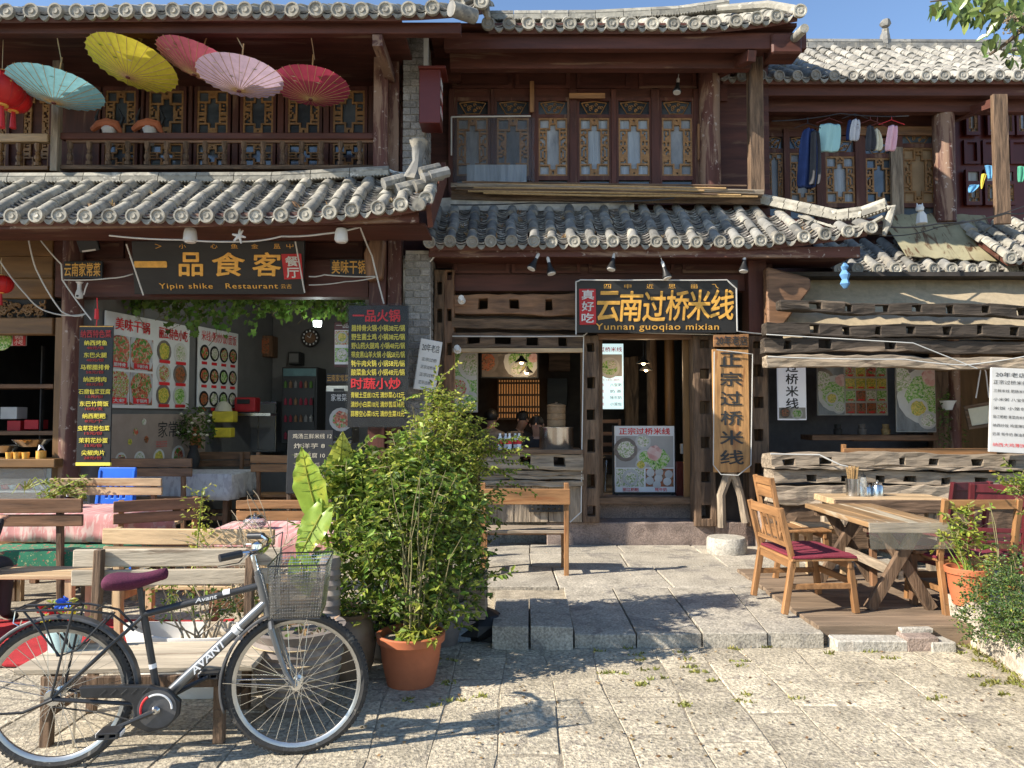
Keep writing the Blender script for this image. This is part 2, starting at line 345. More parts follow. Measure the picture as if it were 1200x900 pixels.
M('lip',(.4,.12,.1),.5,bump=0); M('wallblue',(.13,.135,.15),.8,var=.2,bump=.1)
M('rimsteel',(.42,.42,.41),.38,metal=1,var=.15,bump=.03)
M('film3',(.12,.13,.14),.2,var=0,bump=.5,alpha=.16,rnd=0,sc=6)
for ax,g in (('X',GX),('Z',GZ),('Y',GY)): M('bleach'+ax,(.46,.39,.29),.85,var=.3,sc=16,st=g,c2=(.26,.2,.14),thr=.58,sc2=9,bump=.7)
M('tilefar',(.27,.255,.22),.85,var=.28,sc=9,c2=(.17,.16,.14),thr=.55,sc2=6,c3=(.4,.375,.33),bump=.4,rnd=.25)
for ax,g in (('X',GX),('Z',GZ)): M('charred'+ax,(.055,.042,.031),.85,var=.6,sc=26,st=g,c2=(.20,.15,.105),thr=.585,sc2=9,bump=1)
M('steamerwood',(.24,.145,.07),.6,var=.3,sc=25,st=(1,1,4),bump=.3)
M('dullaqua',(.06,.13,.14),.4,bump=0)
M('darkredtxt',(.42,.03,.03),.5,var=.04,bump=0)
M('tabletop',(.27,.165,.08),.5,var=.4,sc=14,st=GY,c2=(.42,.36,.26),thr=.56,sc2=5,bump=.3)
M('boardwood',(.42,.22,.08),.5,var=.4,sc=18,st=GZ,c2=(.26,.11,.04),thr=.58,sc2=6,bump=.35)
# ---------------- roof builder ----------------
def half_tile(r,l):
    mb=MB(); vs=[];n=8
    for j,(y,q) in enumerate(((0,1.0),(.04,1.0),(l,.86))):
        for k in range(n+1):
            t=math.pi*k/n; vs.append((r*q*math.cos(t),y,r*q*math.sin(t)))
    fs=[]
    for j in range(2):
        for k in range(n): a=j*(n+1)+k; fs.append((a,a+1,a+n+2,a+n+1))
    fs.append(tuple(range(n,-1,-1))); fs.append((0,n+1,2*n+2,3*n+2,2*n+1,n))
    return mb.add(vs,fs)
def end_disc(r):
    return MB().lathe((0,0,0),[(0,-.004),(r*.35,-.010),(r*.42,-.002),(r*.72,-.002),(r*.8,-.014),(r,-.014),(r,.03),(0,.03)],16,axis='y')
_tile={}
def tilemesh(r,l,m):
    k=(round(r,3),round(l,3),m)
    if k not in _tile:
        _tile[k]=([half_tile(r*q,l).mesh('cover_tile',m,True) for q in (1,.96,1.04)],end_disc(r*1.1).mesh('tile_end',m if m!='tile' else 'tilepale',True))
    return _tile[k]
def roof(parent,x0,x1,Sf,sp,nrow,m='tile',r=.068,tmax=lambda x:1,wood='redwoodX',label=None,pans=4,jit=.012,endm=None):
    """Sf(x,t)->Vector on the roof plane, t 0 at the eave and 1 at the top"""
    nx=max(2,int((x1-x0)/.3)); nt_=4; mb=MB(); vs=[];
    for i in range(nx+1):
        x=x0+(x1-x0)*i/nx
        for k in range(nt_+1):
            p=Sf(x,tmax(x)*k/nt_); vs.append(p+Vector((0,0,-.015)))
    top=len(vs); vs+=[v+Vector((0,.02,-.05)) for v in vs]; fs=[]
    for i in range(nx):
        for k in range(nt_):
            a=i*(nt_+1)+k; b=a+nt_+1; fs+=[(a,b,b+1,a+1),(a+top,a+1+top,b+1+top,b+top)]
        a=i*(nt_+1); b=a+nt_+1; fs.append((a,a+top,b+top,b)); a+=nt_; b+=nt_; fs.append((a,b,b+top,a+top))
    for k in range(nt_):
        fs.append((k,k+1,k+1+top,k+top)); a=nx*(nt_+1)+k; fs.append((a,a+top,a+1+top,a+1))
    mb.add(vs,fs); rf=mb.build('roof',wood,parent,label=label)
    n=int(round((x1-x0)/sp)); pan=MB(); lip=MB()
    for i in range(n+1):
        x=x0+(x1-x0)*i/n; tm=tmax(x)
        L=(Sf(x,tm)-Sf(x,0)).length; rows=max(1,int(round(nrow*tm))); sl=L/rows if rows else L
        mes,disc=tilemesh(r,(Sf(x,1)-Sf(x,0)).length/nrow*1.06,m)
        sx=rr(-jit,jit)
        for k in range(rows):
            a=Sf(x,tm*k/rows); b=Sf(x,tm*(k+1)/rows); d=b-a
            rx=math.atan2(d.z,math.hypot(d.x,d.y)); rz=-math.atan2(d.x,d.y)
            o=link('cover_tile',random.choice(mes),rf,loc=a+Vector((sx+rr(-jit,jit)*.4,rr(-.01,.01),.024+rr(-.004,.006)+.006*(k%2))),rot=(rx+R(rr(-1.5,1.5)),R(rr(-7,7)),rz+R(rr(-2.2,2.2))))
        a=Sf(x,0); o=link('tile_end',disc,rf,loc=a+Vector((sx,-.04,.022+rr(-.006,.006))),rot=(R(rr(-6,4)),R(rr(0,360)),R(rr(-4,4))))
        if i<n:      # concave pan tiles in the gap, overlapping like scales
            xa=x+r*.75; xb=x0+(x1-x0)*(i+1)/n-r*.75; tm2=min(tm,tmax(x+sp)); rws=int(nrow*pans*tm2)
            for k in range(rws):
                t0=k/(nrow*pans); t1=min(tm2,(k+1.25)/(nrow*pans)); jx=rr(-.006,.006); jz=rr(0,.008); vv=[]
                for (t,dz) in ((t0,.026+jz),(t1,.004)):
                    for q in range(5):
                        xx=xa+(xb-xa)*q/4; p=Sf(xx,t); vv.append(p+Vector((jx,-.012 if t==t0 else 0,dz+((q/4-.5)**2)*.11-.015)))
                for q in range(5): v=vv[q]; vv.append(v+Vector((0,.004,-.016)))
                pan.add(vv,[(q,q+1,q+6,q+5) for q in range(4)]+[(q+10,q+11,q+1,q) for q in range(4)])
            vv=[]
            for dz,dy in ((.0,-.012),(-.05,-.02)):
                for q in range(7):
                    xx=x+sp*.22+sp*.56*q/6; p=Sf(xx,0); u=abs(q/6-.5)*2; vv.append(p+Vector((0,dy,dz*(1-u*u)+u*u*.03-.012)))
            vv+=[(v[0],v[1]+.03,v[2]) for v in vv]
            lip.add(vv,[(q,q+1,q+8,q+7) for q in range(6)]+[(q+21,q+22,q+15,q+14) for q in range(6)]+[(q,q+14,q+15,q+1) for q in range(6)]+[(q+7,q+8,q+22,q+21) for q in range(6)])
    pan.build('pan_tile_courses','pan',rf,True,kind='stuff')
    lip.build('drip_tile_course',endm or 'tilepale',rf,True,kind='stuff')
    return rf
def ridge(parent,pts,h=.1,w=.14,m='tilepale',seg=.3,beads=True,name='ridge_tile',top=True):
    """capping made of short blocks laid end to end along a line"""
    pts=[Vector(p) for p in pts]; bd=MB()
    for a,b in zip(pts[:-1],pts[1:]):
        L=(b-a).length; n=max(1,int(round(L/seg)))
        for i in range(n):
            p=a+(b-a)*i/n; q=a+(b-a)*(i+1)/n-(b-a).normalized()*.008
            o=MB(); o.beam(p,q,w+rr(-.008,.008),h*.5,n=1,j=.004); o.build(name,m,parent)
            if top: o=MB(); o.tube([p+Vector((0,0,h*.4)),q+Vector((0,0,h*.4))],w*.42,8); o.build(name,m,parent,True)
        if beads:
            n=int(L/.035)
            for i in range(n):
                p=a+(b-a)*(i+.5)/n; bd.lathe(p+Vector((0,-w*.5-.004,-h*.32)),[(0,-.014),(.014,0),(0,.014)],5)
    if beads: bd.build('bead_trim',m,parent,kind='stuff')
# ---------------- lattice windows ----------------
def lat_bits(nx,nz,seed,corner=True,curly=True):
    g=[[0]*nz for _ in range(nx)]
    def hl(a,b,z): 
        for i in range(a,b+1): g[i][z]=1
    def vl(x,a,b):
        for k in range(a,b+1): g[x][k]=1
    hl(0,nx-1,0); hl(0,nx-1,nz-1); vl(0,0,nz-1); vl(nx-1,0,nz-1)
    a=4; b=nx-5; c=3; d=nz-4
    hl(a+2,b-2,c); hl(a+2,b-2,d)
    for xa,xb in ((a,a+2),(b,b-2)):
        s=1 if xb>xa else -1
        for za,zb in ((c,c+3),(d,d-3)):
            t=1 if zb>za else -1
            vl(xb,min(za,zb-0),max(za,zb)); hl(min(xa,xb)-0,max(xa,xb),zb)
            hl(min(xa-3*s,xb),max(xa-3*s,xb),za+t*1) if False else None
            ex=0 if s>0 else nx-1
            hl(min(ex,xa),max(ex,xa),zb); ez=0 if t>0 else nz-1
            vl(xb,min(ez,za),max(ez,za))
    vl(a,c+3,d-3); vl(b,c+3,d-3)
    rg=random.Random(seed)
    if curly:
        for k in range(c+5,d-4):
            for i in (1,2,3):
                if rg.random()<(.62 if i==2 else .5): g[i][k]=1; g[nx-1-i][k]=1
        for i in range(a+3,b-2):
            for k in (1,2):
                if rg.random()<.6: g[i][k]=1; g[nx-1-i][k]=1; g[i][nz-1-k]=1; g[nx-1-i][nz-1-k]=1
    return g
_lat={}
def lattice_mesh(w,h,seed):
    k=(round(w,2),round(h,2),seed)
    if k not in _lat:
        nx=17; nz=max(17,int(round(nx*h/w))); g=lat_bits(nx,nz,seed); mb=MB()
        mb.cells([w*i/nx for i in range(nx+1)],[h*i/nz for i in range(nz+1)],lambda i,k:g[i][k],0,.022,j=.0012)
        _lat[k]=mb.mesh('lattice','carve')
    return _lat[k]
_fan={}
def fan_mesh(w,h):
    k=(round(w,2),round(h,2))
    if k not in _fan:
        mb=MB(); a=[(.08,.86),(.5,.98),(.92,.86),(.72,.08),(.28,.08)]; pts=[(x*w,z*h) for x,z in a]
        pts3=[(x,0.01,z) for x,z in pts]
        mb.tube(pts3+[pts3[0]],.008,4)
        rg=random.Random(3)
        for i in range(9):
            u=rg.uniform(.25,.75); v=rg.uniform(.25,.8); rr_=h*.12
            if v<.4 and abs(u-.5)>.18: u=.5
            mb.tube([(u*w+rr_*math.cos(t)*(1-t/9),.01,v*h+rr_*math.sin(t)*(1-t/9)) for t in [q*.9 for q in range(7)]],.007,4)
        _fan[k]=mb.mesh('carved_fan','carve')
    return _fan[k]
def window(parent,x0,y0,x1,y1,D,splits,panes='glasswin',seed=1,label=None,wood='redwoodZ',lat=True):
    """splits: list of (y0,y1,kind) cells seen in the photo, kind 'fan' | 'lat' | 'pane'"""
    A=P(x0,y1,D); B=P(x1,y0,D); fr=.035
    zs=[A.z]; cells=[]
    for (ya,yb,kd) in sorted(splits,key=lambda s:-s[1]):
        za,zb=PZ(yb,D),PZ(ya,D); zs+=[za,zb]; cells.append((za,zb,kd))
    zs.append(B.z); xs=[A.x,A.x+fr,B.x-fr,B.x]
    # keep sorted
    mb=MB(); mb.cells(xs,zs,lambda i,k: not(i==1 and k%2==1),D,D+.06)
    f=mb.build('window',wood,parent,label=label)
    for n,(za,zb,kd) in enumerate(cells):
        w=xs[2]-xs[1]; h=zb-za
        pm=panes if not isinstance(panes,(list,tuple)) else panes[n%len(panes)]
        q=MB(); q.cells([xs[1]-.004+ (w+.008)*i/3 for i in range(4)],[za-.004+(h+.008)*i/3 for i in range(4)],lambda i,k:True,D+.042,D+.05,j=0); q.build('pane',pm,f)
        if kd=='lat' and lat: link('lattice',lattice_mesh(w,h,seed),f,loc=(xs[1],D+.008,za))
        if kd=='fan': link('carved_fan',fan_mesh(w,h),f,loc=(xs[1],D+.012,za))
    return f
def mortised(parent,name,x0,x1,D,ya0,ya1,yb0,yb1,t,holes,m,j=.009,label=None,hz=(.26,.76),xin=False,world=None):
    """horizontal old timber seen from (x0,ya0..ya1) to (x1,yb0..yb1); holes are px ranges"""
    X0,X1=PX(x0,D),PX(x1,D); xs=[X0]
    for a,b in holes: a+=rr(-3,3); xs+=[PX(a,D),PX(max(a+6,b+rr(-2,3)),D)]
    xs.append(X1); full=[]; hol=set()
    for i in range(len(xs)-1):
        n=max(1,int((xs[i+1]-xs[i])/.12)); 
        for k in range(n):
            if i%2==1: hol.add(len(full))
            full.append(xs[i]+(xs[i+1]-xs[i])*k/n)
    full.append(X1); mb=MB(); mb.cells(full,[0,hz[0],hz[1],1],lambda i,k: not(k==1 and i in hol),D,D+t)
    v=[]
    seen={}
    for (x,y,z) in mb.v:
        u=(x-X0)/(X1-X0); zb=PZ(ya1,D)*(1-u)+PZ(yb1,D)*u; zt=PZ(ya0,D)*(1-u)+PZ(yb0,D)*u
        v.append((x+rr(-j,j),y+rr(-j,j),zb+(zt-zb)*z+rr(-j,j)))
    ph=rr(0,6); a=min(.010,.12*abs(PZ(ya0,D)-PZ(ya1,D)))
    v=[(x,y+a*math.sin(x*3.1+ph),z+a*math.sin(x*2.3+ph)+a*.5*math.sin(x*6.7+ph*2)) for x,y,z in v]
    mb.v=v; o=mb.build(name,m,parent,label=label); return bevel(o,.006)
def post_holes(parent,name,x0,x1,y0,y1,D,t,holes,m,j=.006,hx=(.3,.75),label=None):
    Z0,Z1=PZ(y1,D),PZ(y0,D); zs=[Z0]
    for a,b in sorted(holes,key=lambda h:-h[1]): zs+=[PZ(b,D),PZ(a,D)]
    zs.append(Z1); full=[];hol=set()
    for i in range(len(zs)-1):
        n=max(1,int((zs[i+1]-zs[i])/.14))
        for k in range(n):
            if i%2==1: hol.add(len(full))
            full.append(zs[i]+(zs[i+1]-zs[i])*k/n)
    full.append(Z1); A,B=PX(x0,D),PX(x1,D); w=B-A
    mb=MB(); mb.cells([A,A+w*hx[0],A+w*hx[1],B],full,lambda i,k: not(i==1 and k in hol),D,D+t,j=0)
    mb.v=[(x+rr(-j,j),y+rr(-j,j),z) for x,y,z in mb.v]; o=mb.build(name,m,parent,label=label); return bevel(o,.006)
def pb(parent,name,x0,y0,x1,y1,D,t,m,j=0,bev=.004,label=None):
    o=MB().pbox(x0,y0,x1,y1,D,t,0,j).build(name,m,parent,label=label)
    if bev: bevel(o,bev)
    return o
def pv(parent,name,x0,x1,y0,y1,D,t,m,**k): return pb(parent,name,x0,y0,x1,y1,D,t,m,**k)
def col(parent,name,x0,x1,y0,y1,D,m,seg=14,label=None):
    A,B=PX(x0,D),PX(x1,D); r=(B-A)/2; z0,z1=PZ(y1,D),PZ(y0,D); n=5
    mb=MB(); mb.lathe(((A+B)/2,D+r,0),[(r*(1+rr(-.03,.03)),z0+(z1-z0)*i/n) for i in range(n+1)],seg,jit=.015); return mb.build(name,m,parent,True,label=label)
def cable(name,pts,r,m,label,parent=None,group=None,cat='cable',sag=0):
    q=[]
    for a,b in zip(pts[:-1],pts[1:]):
        a=Vector(a);b=Vector(b)
        for i in range(5):
            t=i/5; p=a+(b-a)*t; p.z-=sag*4*t*(1-t); q.append(p)
    q.append(Vector(pts[-1])); o=MB().tube(q,r,5).build(name,m,parent,True)
    if not parent: tag(o,label,cat,group)
    return o

# ================= ground =================
o=MB(); o.add([(-400,-60,-.004),(400,-60,-.004),(400,700,-.004),(-400,700,-.004)],[(0,1,2,3)]); ground=tag(o.build('street','dirt',None),None,kind='structure')
def slab_top(mb,poly,z,th,j=.006,crown=0.004,inset=.012):
    """a stone with a worn, slightly domed top; poly is a list of (x,y)"""
    cx=sum(p[0] for p in poly)/len(poly); cy=sum(p[1] for p in poly)/len(poly); n=len(poly)
    zz=z+rr(-j,j); ax=rr(-.006,.006); ay=rr(-.006,.006)
    hh=lambda x,y: zz+ax*(x-cx)+ay*(y-cy)
    vs=[(x,y,z-th) for x,y in poly]+[(x,y,hh(x,y)-.006) for x,y in poly]
    ins=[(x+(cx-x)*inset*2.2,y+(cy-y)*inset*2.2) for x,y in poly]; vs+=[(x,y,hh(x,y)) for x,y in ins]; vs.append((cx,cy,zz+crown))
    fs=[]
    for i in range(n):
        k=(i+1)%n; fs+=[(i,k,n+k,n+i),(n+i,n+k,2*n+k,2*n+i),(2*n+i,2*n+k,3*n)]
    return mb.add(vs,fs)
# street stones: strips at right angles to the shops
x=-3.6; strips=[]
while x<4.6: w=rr(.28,.42); strips.append((x,x+w)); x+=w
def wob(x,y): return x+.022*math.sin(y*1.7+x*5)+.014*math.sin(y*4.1+x*9)
for (xa,xb) in strips:
    y=1.4+rr(0,.7)
    while y<8.3:
        l=rr(.32,.85); yb=y+l
        # terrace and planter stand further right and back
        lim=5.17 if (xa+xb)/2>-.15 else 8.3
        if y>lim-.12: break
        yb=min(yb,lim-.006) if yb>lim-.25 and lim<6 else yb
        g=rr(.0015,.004); k=lambda: rr(-.014,.014)
        xs_=[xa+g,xa+g+k()*.3,xb-g,xb-g]; poly=[(xa+g+k()*.4,y+g),((xa+xb)/2,y+g+k()),(xb-g+k()*.4,y+g+k()),(xb-g+k()*.5,(y+yb)/2),(xb-g+k()*.4,yb-g),((xa+xb)/2,yb-g+k()),(xa+g,yb-g+k()),(xa+g+k()*.5,(y+yb)/2)]
        poly=[(wob(xa,q[1])+q[0]-xa if q[0]<(xa+xb)/2-.02 else wob(xb,q[1])+q[0]-xb if q[0]>(xa+xb)/2+.02 else q[0],q[1]) for q in poly]; mb=MB(); slab_top(mb,poly,0,.05,.004); mb.build('paving_stone','stone',ground,False)
        y=yb
# grass in the joints
def tufts(pts,name,label,h=(.01,.035),n=9,mat='grass'):
    mb=MB()
    for (x,y,z) in pts:
        for _ in range(n):
            a=rr(0,6.3); d=rr(0,.045); bx,by=x+d*math.cos(a),y+d*math.sin(a)*.5; l=rr(*h); w=rr(.004,.009); tx,ty=rr(-l,l),rr(-l,l)
            mb.add([(bx-w,by,z),(bx+w,by,z),(bx+tx*.5+w*.6,by+ty*.5,z+l*.7),(bx+tx,by+ty,z+l)],[(0,1,2),(0,2,3)])
    return tag(mb.build(name,mat,None),label,kind='stuff')
G=[]
for (px,py) in [(700,765),(707,790),(745,768),(750,775),(762,786),(772,795),(798,765),(806,774),(812,782),(820,789),(741,760),(721,790),(755,803),(740,803),(830,797),(805,827),(812,828),(859,762),(866,776),(871,783),(873,816),(868,824),(1021,765),(1042,773),(1063,757),(1090,763),(1117,757),(1120,765),(1136,793),(1148,776),(1155,802),(1162,801),(1174,800),(1185,798),(690,752),(733,752),(795,752),(905,757),(900,760),(975,766),(930,820),(1195,745),(505,780),(520,800),(483,822),(535,822),(512,828),(560,818),(900,750),(942,750),(530,775),(595,750),(1103,820),(1175,815)]:
    p=gnd(px,py,0)
    for _ in range(2): G.append((p.x+rr(-.05,.05),p.y+rr(-.03,.03),.0))
tufts(G,'grass_tufts','green and yellow grass tufts growing in the street joints',(.008,.026),10)
# leaf litter and pebbles
mb=MB()
for _ in range(260):
    p=gnd(rr(380,1190),rr(745,890),0); s=rr(.005,.014); a=rr(0,6.3)
    mb.add([(p.x+s*math.cos(a+q),p.y+s*math.sin(a+q),.006+rr(0,.008)) for q in (0,1.4,3.1,4.4)],[(0,1,2,3)])
tag(mb.build('leaf_litter','dryleaf',None),'small dry leaves scattered over the street stones',kind='stuff')
# ================= terrace (kerb step, then paving up to the door step) =================
tz=.10
tb=MB(); tb.box((PX(576,5.25),5.30,-.02),(3.9,9.0,tz-.03)); terrace=tag(tb.build('terrace','dirt',None),None,kind='structure')
def ter(poly,z=tz,th=.12,m='slab',name='paving_stone',j=.004,label=None,par=None): mb=MB(); slab_top(mb,poly,z,th,j,inset=.006); return mb.build(name,m,par or terrace,label=label)
def TP(px,py,z=tz): p=gnd(px,py,z); return (p.x,p.y)
# front row of the terrace: slabs with slanting joints as seen
for a,b in (((672,690),(722,690)),((722,690),(782,680)),((782,680),(868,680)),((868,680),(905,683))):
    pass
y0=5.19; y1=TP(700,688)[1]
fr=[.46,.80,1.18,1.62,2.28]; bk=[.50,.86,1.25,1.72,2.05]
xs_f=[TP(672,740)[0],TP(745,740)[0],TP(822,740)[0],TP(900,742)[0],TP(975,748)[0]]
xs_b=[TP(660,688)[0],TP(717,688)[0],TP(780,686)[0],TP(850,684)[0],TP(905,684)[0]]
for i in range(4):
    g=.006; ter([(xs_f[i]+g,y0+rr(-.01,.02)),((xs_f[i]+xs_f[i+1])/2,y0+rr(-.025,.01)),(xs_f[i+1]-g,y0+rr(-.01,.02)),(xs_b[i+1]-g,y1-g),(xs_b[i]+g,y1-g)],m='slab',th=.13)
# squared blocks beside the planting
for (px0,px1) in ((577,619),(622,671)):
    a=PX(px0,5.16,740); b=PX(px1,5.16,740); ter([(a,5.15),(b,5.13),(b+.02,5.9),(a+.01,5.92)],z=.155,th=.18,label='blue-grey squared block')
# rows behind, towards the door step
rows=[y1,TP(700,664)[1],TP(700,648)[1],8.66]
for r_ in range(3):
    xx=PX(560,rows[r_])-.4+rr(0,.3)
    while xx<3.6:
        w=rr(.6,1.1); g=.006; ter([(xx+g,rows[r_]+g),(xx+w-g,rows[r_]+g),(xx+w-g+rr(-.03,.03),rows[r_+1]-g),(xx+g+rr(-.02,.02),rows[r_+1]-g)],m='slab'); xx+=w
# kerb under the deck
o=thing('deck_kerb','pale worn kerb blocks along the front of the timber deck','kerb',(2.3,5.1,0),world=True)
for x0,x1,m,h in ((980,1066,'pale',.075),(1063,1100,'step',.095),(1090,1120,'pale',.06)):
    a=PX(x0,5.1,745); b=PX(x1,5.1,745); q=MB(); q.box((a,5.08+rr(0,.03),-.03),(b-.006,5.24,h),j=.006); bevel(q.build('kerb_block',m,o),.008)
a=PX(1062,5.14,740); bevel(MB().box((a,5.2,.09),(a+.22,5.25,.125),j=.004).build('kerb_block','pale',o,label='broken pale brick lying on the kerb'),.004)
# door step
stp=thing('door_step','long reddish rough stone step below the noodle shop doorway','step',(1.2,8.7,.1),world=True)
for x0,x1 in ((640,836),(836,905)):
    a,b=PX(x0,8.68),PX(x1,8.68); q=MB(); n=8
    q.cells([a+.004+(b-a-.008)*i/n for i in range(n+1)],[tz-.02,PZ(625,8.68),PZ(612,8.68)],lambda i,k:True,8.68,9.06,j=.006); bevel(q.build('step_stone','step',stp),.01)
q=MB(); q.cells([PX(640,9.02)+.25*i for i in range(11)],[PZ(612,9.02)-.02,PZ(584,9.02)],lambda i,k:True,9.04,9.5,j=.003); q.build('riser','step',stp)
a=gnd(858,652,tz); q=MB(); q.lathe((a.x,a.y+.2,tz-.01),[(.205,0),(.215,.05),(.21,.165),(.195,.185),(0,.19)],26,jit=.008)
tag(q.build('stone_stool','pale',None,True),'round drum of pale stone standing in front of the door step','stone stool')
# leaf shade weeds at the edge of terrace
tufts([(*TP(x,741,0),0) for x in range(640,980,11)],'kerb_weeds','small weeds growing along the terrace kerb',(.015,.06),5)
# ================= left building (restaurant with balcony) =================
LB=thing('restaurant_building','old two storey timber restaurant with carved balcony windows at the left','building',(-3.2,8.4,0),world=True)
def Sl(x,t):   # lower roof
    D=7.1+.95*t; u=max(0,(x+2.5)/2.0); z=3.505+.645*t+ .19*u*u*(1-t*.3); return Vector((x,D-.10*u*u*(1-t),z))
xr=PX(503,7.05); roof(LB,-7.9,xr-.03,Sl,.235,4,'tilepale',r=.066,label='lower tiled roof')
# ridge band at the top of the lower roof
ridge(LB,[(-7.9,7.96,4.145),(-2.6,7.96,4.16),(PX(455,7.96),7.96,4.23)],.10,.12,'tilepale',.42)
# side board and horn at its right end
q=MB(); a=Vector((xr,7.0,3.50)); b=Vector((xr+.03,8.2,4.33)); q.beam(a,b,.05,.22,n=3,j=.004); q.build('verge_board','redwoodY',LB)
q=MB()
c=P(490,205,7.6)
q.tube([c+Vector((-.06,-.1,-.15)),c+Vector((-.03,0,.0)),c+Vector((-.01,.02,.14)),c+Vector((0,.02,.3)),c+Vector((0,.02,.36))],[.12,.10,.055,.075,.10],9); q.build('ridge_finial','tile',LB,True)
for i,(px,py,s) in enumerate(((462,214,.1),(478,222,.12),(498,218,.11),(508,208,.1),(515,205,.09),(505,200,.08))):
    c=P(px,py,7.4); MB().tube([c+Vector((-.1,-.05,-.03)),c+Vector((.08,.05,.05))],s*.62,8).build('ridge_tile','tile',LB,True)
c=P(494,242,6.95); MB().tube([c+Vector((-.02,-.08,0)),c+Vector((0,.25,.1))],.062,12).build('cover_tile','tilepale',LB,True)
# fascia and soffit
q=MB()
q.beam((-7.9,7.17,PZ(268,7.17)),(PX(490,7.17),7.17,PZ(254,7.17)),.05,.12,n=8,j=.004); q.build('fascia','peelX',LB)
q=MB(); q.box((-7.9,7.25,3.47),(PX(500,7.4),7.85,3.50)); q.box((-7.9,8.0,4.02),(PX(470,8.1),8.47,4.13)); q.build('soffit','redwoodX',LB)
# main beam behind the sign, panels above it
pb(LB,'beam',64,305,432,348,8.25,.2,'redwoodX'); 
pb(LB,'panel_board',55,276,432,306,8.40,.05,'redwoodX')
for x0,x1 in ((75,145),(150,240),(245,350),(356,425)): 
    q=MB(); A=P(x0,302,8.37);B=P(x1,280,8.37); q.cells([A.x,A.x+.05,B.x-.05,B.x],[A.z,A.z+.04,B.z-.04,B.z],lambda i,k:not(i==1 and k==1),8.37,8.40); q.build('panel_moulding','redwoodX',LB)
# pillars
col(LB,'pillar',64,88,262,562,8.2,'peelZ'); pb(LB,'door_frame',60,372,74,565,8.22,.12,'goldZ')
pv(LB,'pillar',430,452,262,620,8.15,.22,'redwoodZ'); pv(LB,'pillar',452,470,262,630,8.22,.2,'peelZ')
q=MB(); A=P(438,330,8.1); q.prism([(A.x-.07,A.z),(A.x+.1,A.z+.02),(A.x+.13,A.z+.45),(A.x-.02,A.z+.5),(A.x-.1,A.z+.3)],8.02,8.16); bevel(q.build('carved_bracket','brownZ',LB),.02)
# far left shop front: golden boards with carving, counter
for y0,y1,m in ((222,300,'goldX'),(300,326,'goldX'),(326,350,'goldX')): pb(LB,'board',-330,max(y0,278),62,y1,8.36+rr(0,.02),.05,m,bev=.008)
pb(LB,'carved_beam',-200,372,62,392,8.28,.14,'goldX',bev=.01); pb(LB,'board',-330,350,54,373,8.40,.04,'dark')
q=MB(); A=P(-40,372,8.34);B=P(54,352,8.34); rg=random.Random(5)
for i in range(90):
    x=rg.uniform(A.x,B.x-.03); z=rg.uniform(A.z+.02,B.z-.02); r0=rg.uniform(.025,.05)
    s=rg.choice((-1,1)); ph=rg.uniform(0,6)
    q.tube([(x+r0*(1-t/8)*math.cos(ph+s*t),8.345,z+r0*(1-t/8)*math.sin(ph+s*t)*.8) for t in [k*.8 for k in range(7)]],[.012]*5+[.009,.004],5)
q.build('scroll_carving','goldX',LB,kind='stuff')
pb(LB,'counter',-200,538,64,548,8.05,.35,'goldX',bev=.008)
# glass case below the counter
case=thing('glass_display_case','glass display case under the wooden counter at the far left','display case',(-5.3,8.2,0),world=True)
pb(case,'case_back',-60,549,60,600,8.5,.03,'aqua'); pb(case,'glass_panel',-60,549,60,598,8.12,.01,'glass',bev=0); pb(case,'shelf',-60,575,60,577,8.2,.28,'white',bev=0)
for i in range(9):
    c=P(-20+i*9,571,8.3); MB().lathe((c.x,c.y,c.z-.02),[(.03,0),(.055,.05),(.05,.05),(.03,.02),(0,.02)],10).build('bowl',random.choice(['white','aqua','redpaint']),case,True)
for i in range(10):
    px=-25+i*13; n='drink_cup' if px<36 else 'jar'
    if -25<=px<50: pass
for i,px in enumerate((11,20,30)):
    c=P(px,538,8.14); o=MB().lathe((c.x,c.y,c.z),[(.032,0),(.04,.075),(.036,.075),(.03,.01),(0,.01)],12).build('paper_cup','goldtxt',None,True); tag(o,('leftmost','middle','rightmost')[i]+' of three yellow cups lined up on the far left counter','cup','yellow cups on the counter')
c=P(48,538,8.16); t=thing('napkin_jar','yellow pot with white tissue standing beside the three yellow cups','jar',(c.x,c.y,c.z)); MB().lathe((0,0,0),[(.05,0),(.05,.09),(0,.09)],12).build('pot','goldtxt',t,True)
q=MB(); q.add([(-.04,0,.085),(0,.02,.15),(.05,0,.085),(.01,-.03,.13),(-.02,-.01,.16)],[(0,1,4),(1,2,3),(3,4,0),(1,3,4)]); q.build('tissue','white',t)
for px,py,w,m,lb in ((5,525,.16,'steel','steel basin on the far left counter'),(38,518,.2,'steel','wide steel bowl of food behind the tissue pot')):
    c=P(px,py,8.35); tag(MB().lathe((c.x,c.y,c.z-.05),[(w*.6,0),(w,.08),(w*.95,.08),(w*.5,.02),(0,.03)],18).build('metal_bowl',m,None,True),lb,'bowl')
# dark goods inside the left shop
for (x0,y0,x1,y1,m,lb,cat,nm) in ((0,477,20,491,'offwhite','white card box lying on the shelf in the dark left shop','box','card_box'),(28,492,45,503,'red','small red tin standing in the dark left shop','tin','tin_box'),(8,493,24,505,'redpaint','red packet standing on the left shop shelf','packet','packet_box')):
    tag(pb(None,nm,x0,y0,x1,y1,9.2,.2,m),lb,cat)
sh=thing('shop_shelf','dark shelf rack at the back of the far left shop','shelf',(-5.4,9.4,0),world=True)
for y in (450,505,540): pb(sh,'shelf_board',-60,y,62,y+5,9.1,.5,'brownX')
pb(sh,'upright',44,405,50,560,9.15,.06,'dark')
tv=thing('food_screen','small lit poster with a bowl and red panel in the far left shop','poster',(-5.4,8.6,2),world=True)
pb(tv,'board',-40,390,30,405,8.7,.03,'offwhite'); pb(tv,'red_panel',15,391,30,405,8.69,.008,'redpaint',bev=0)
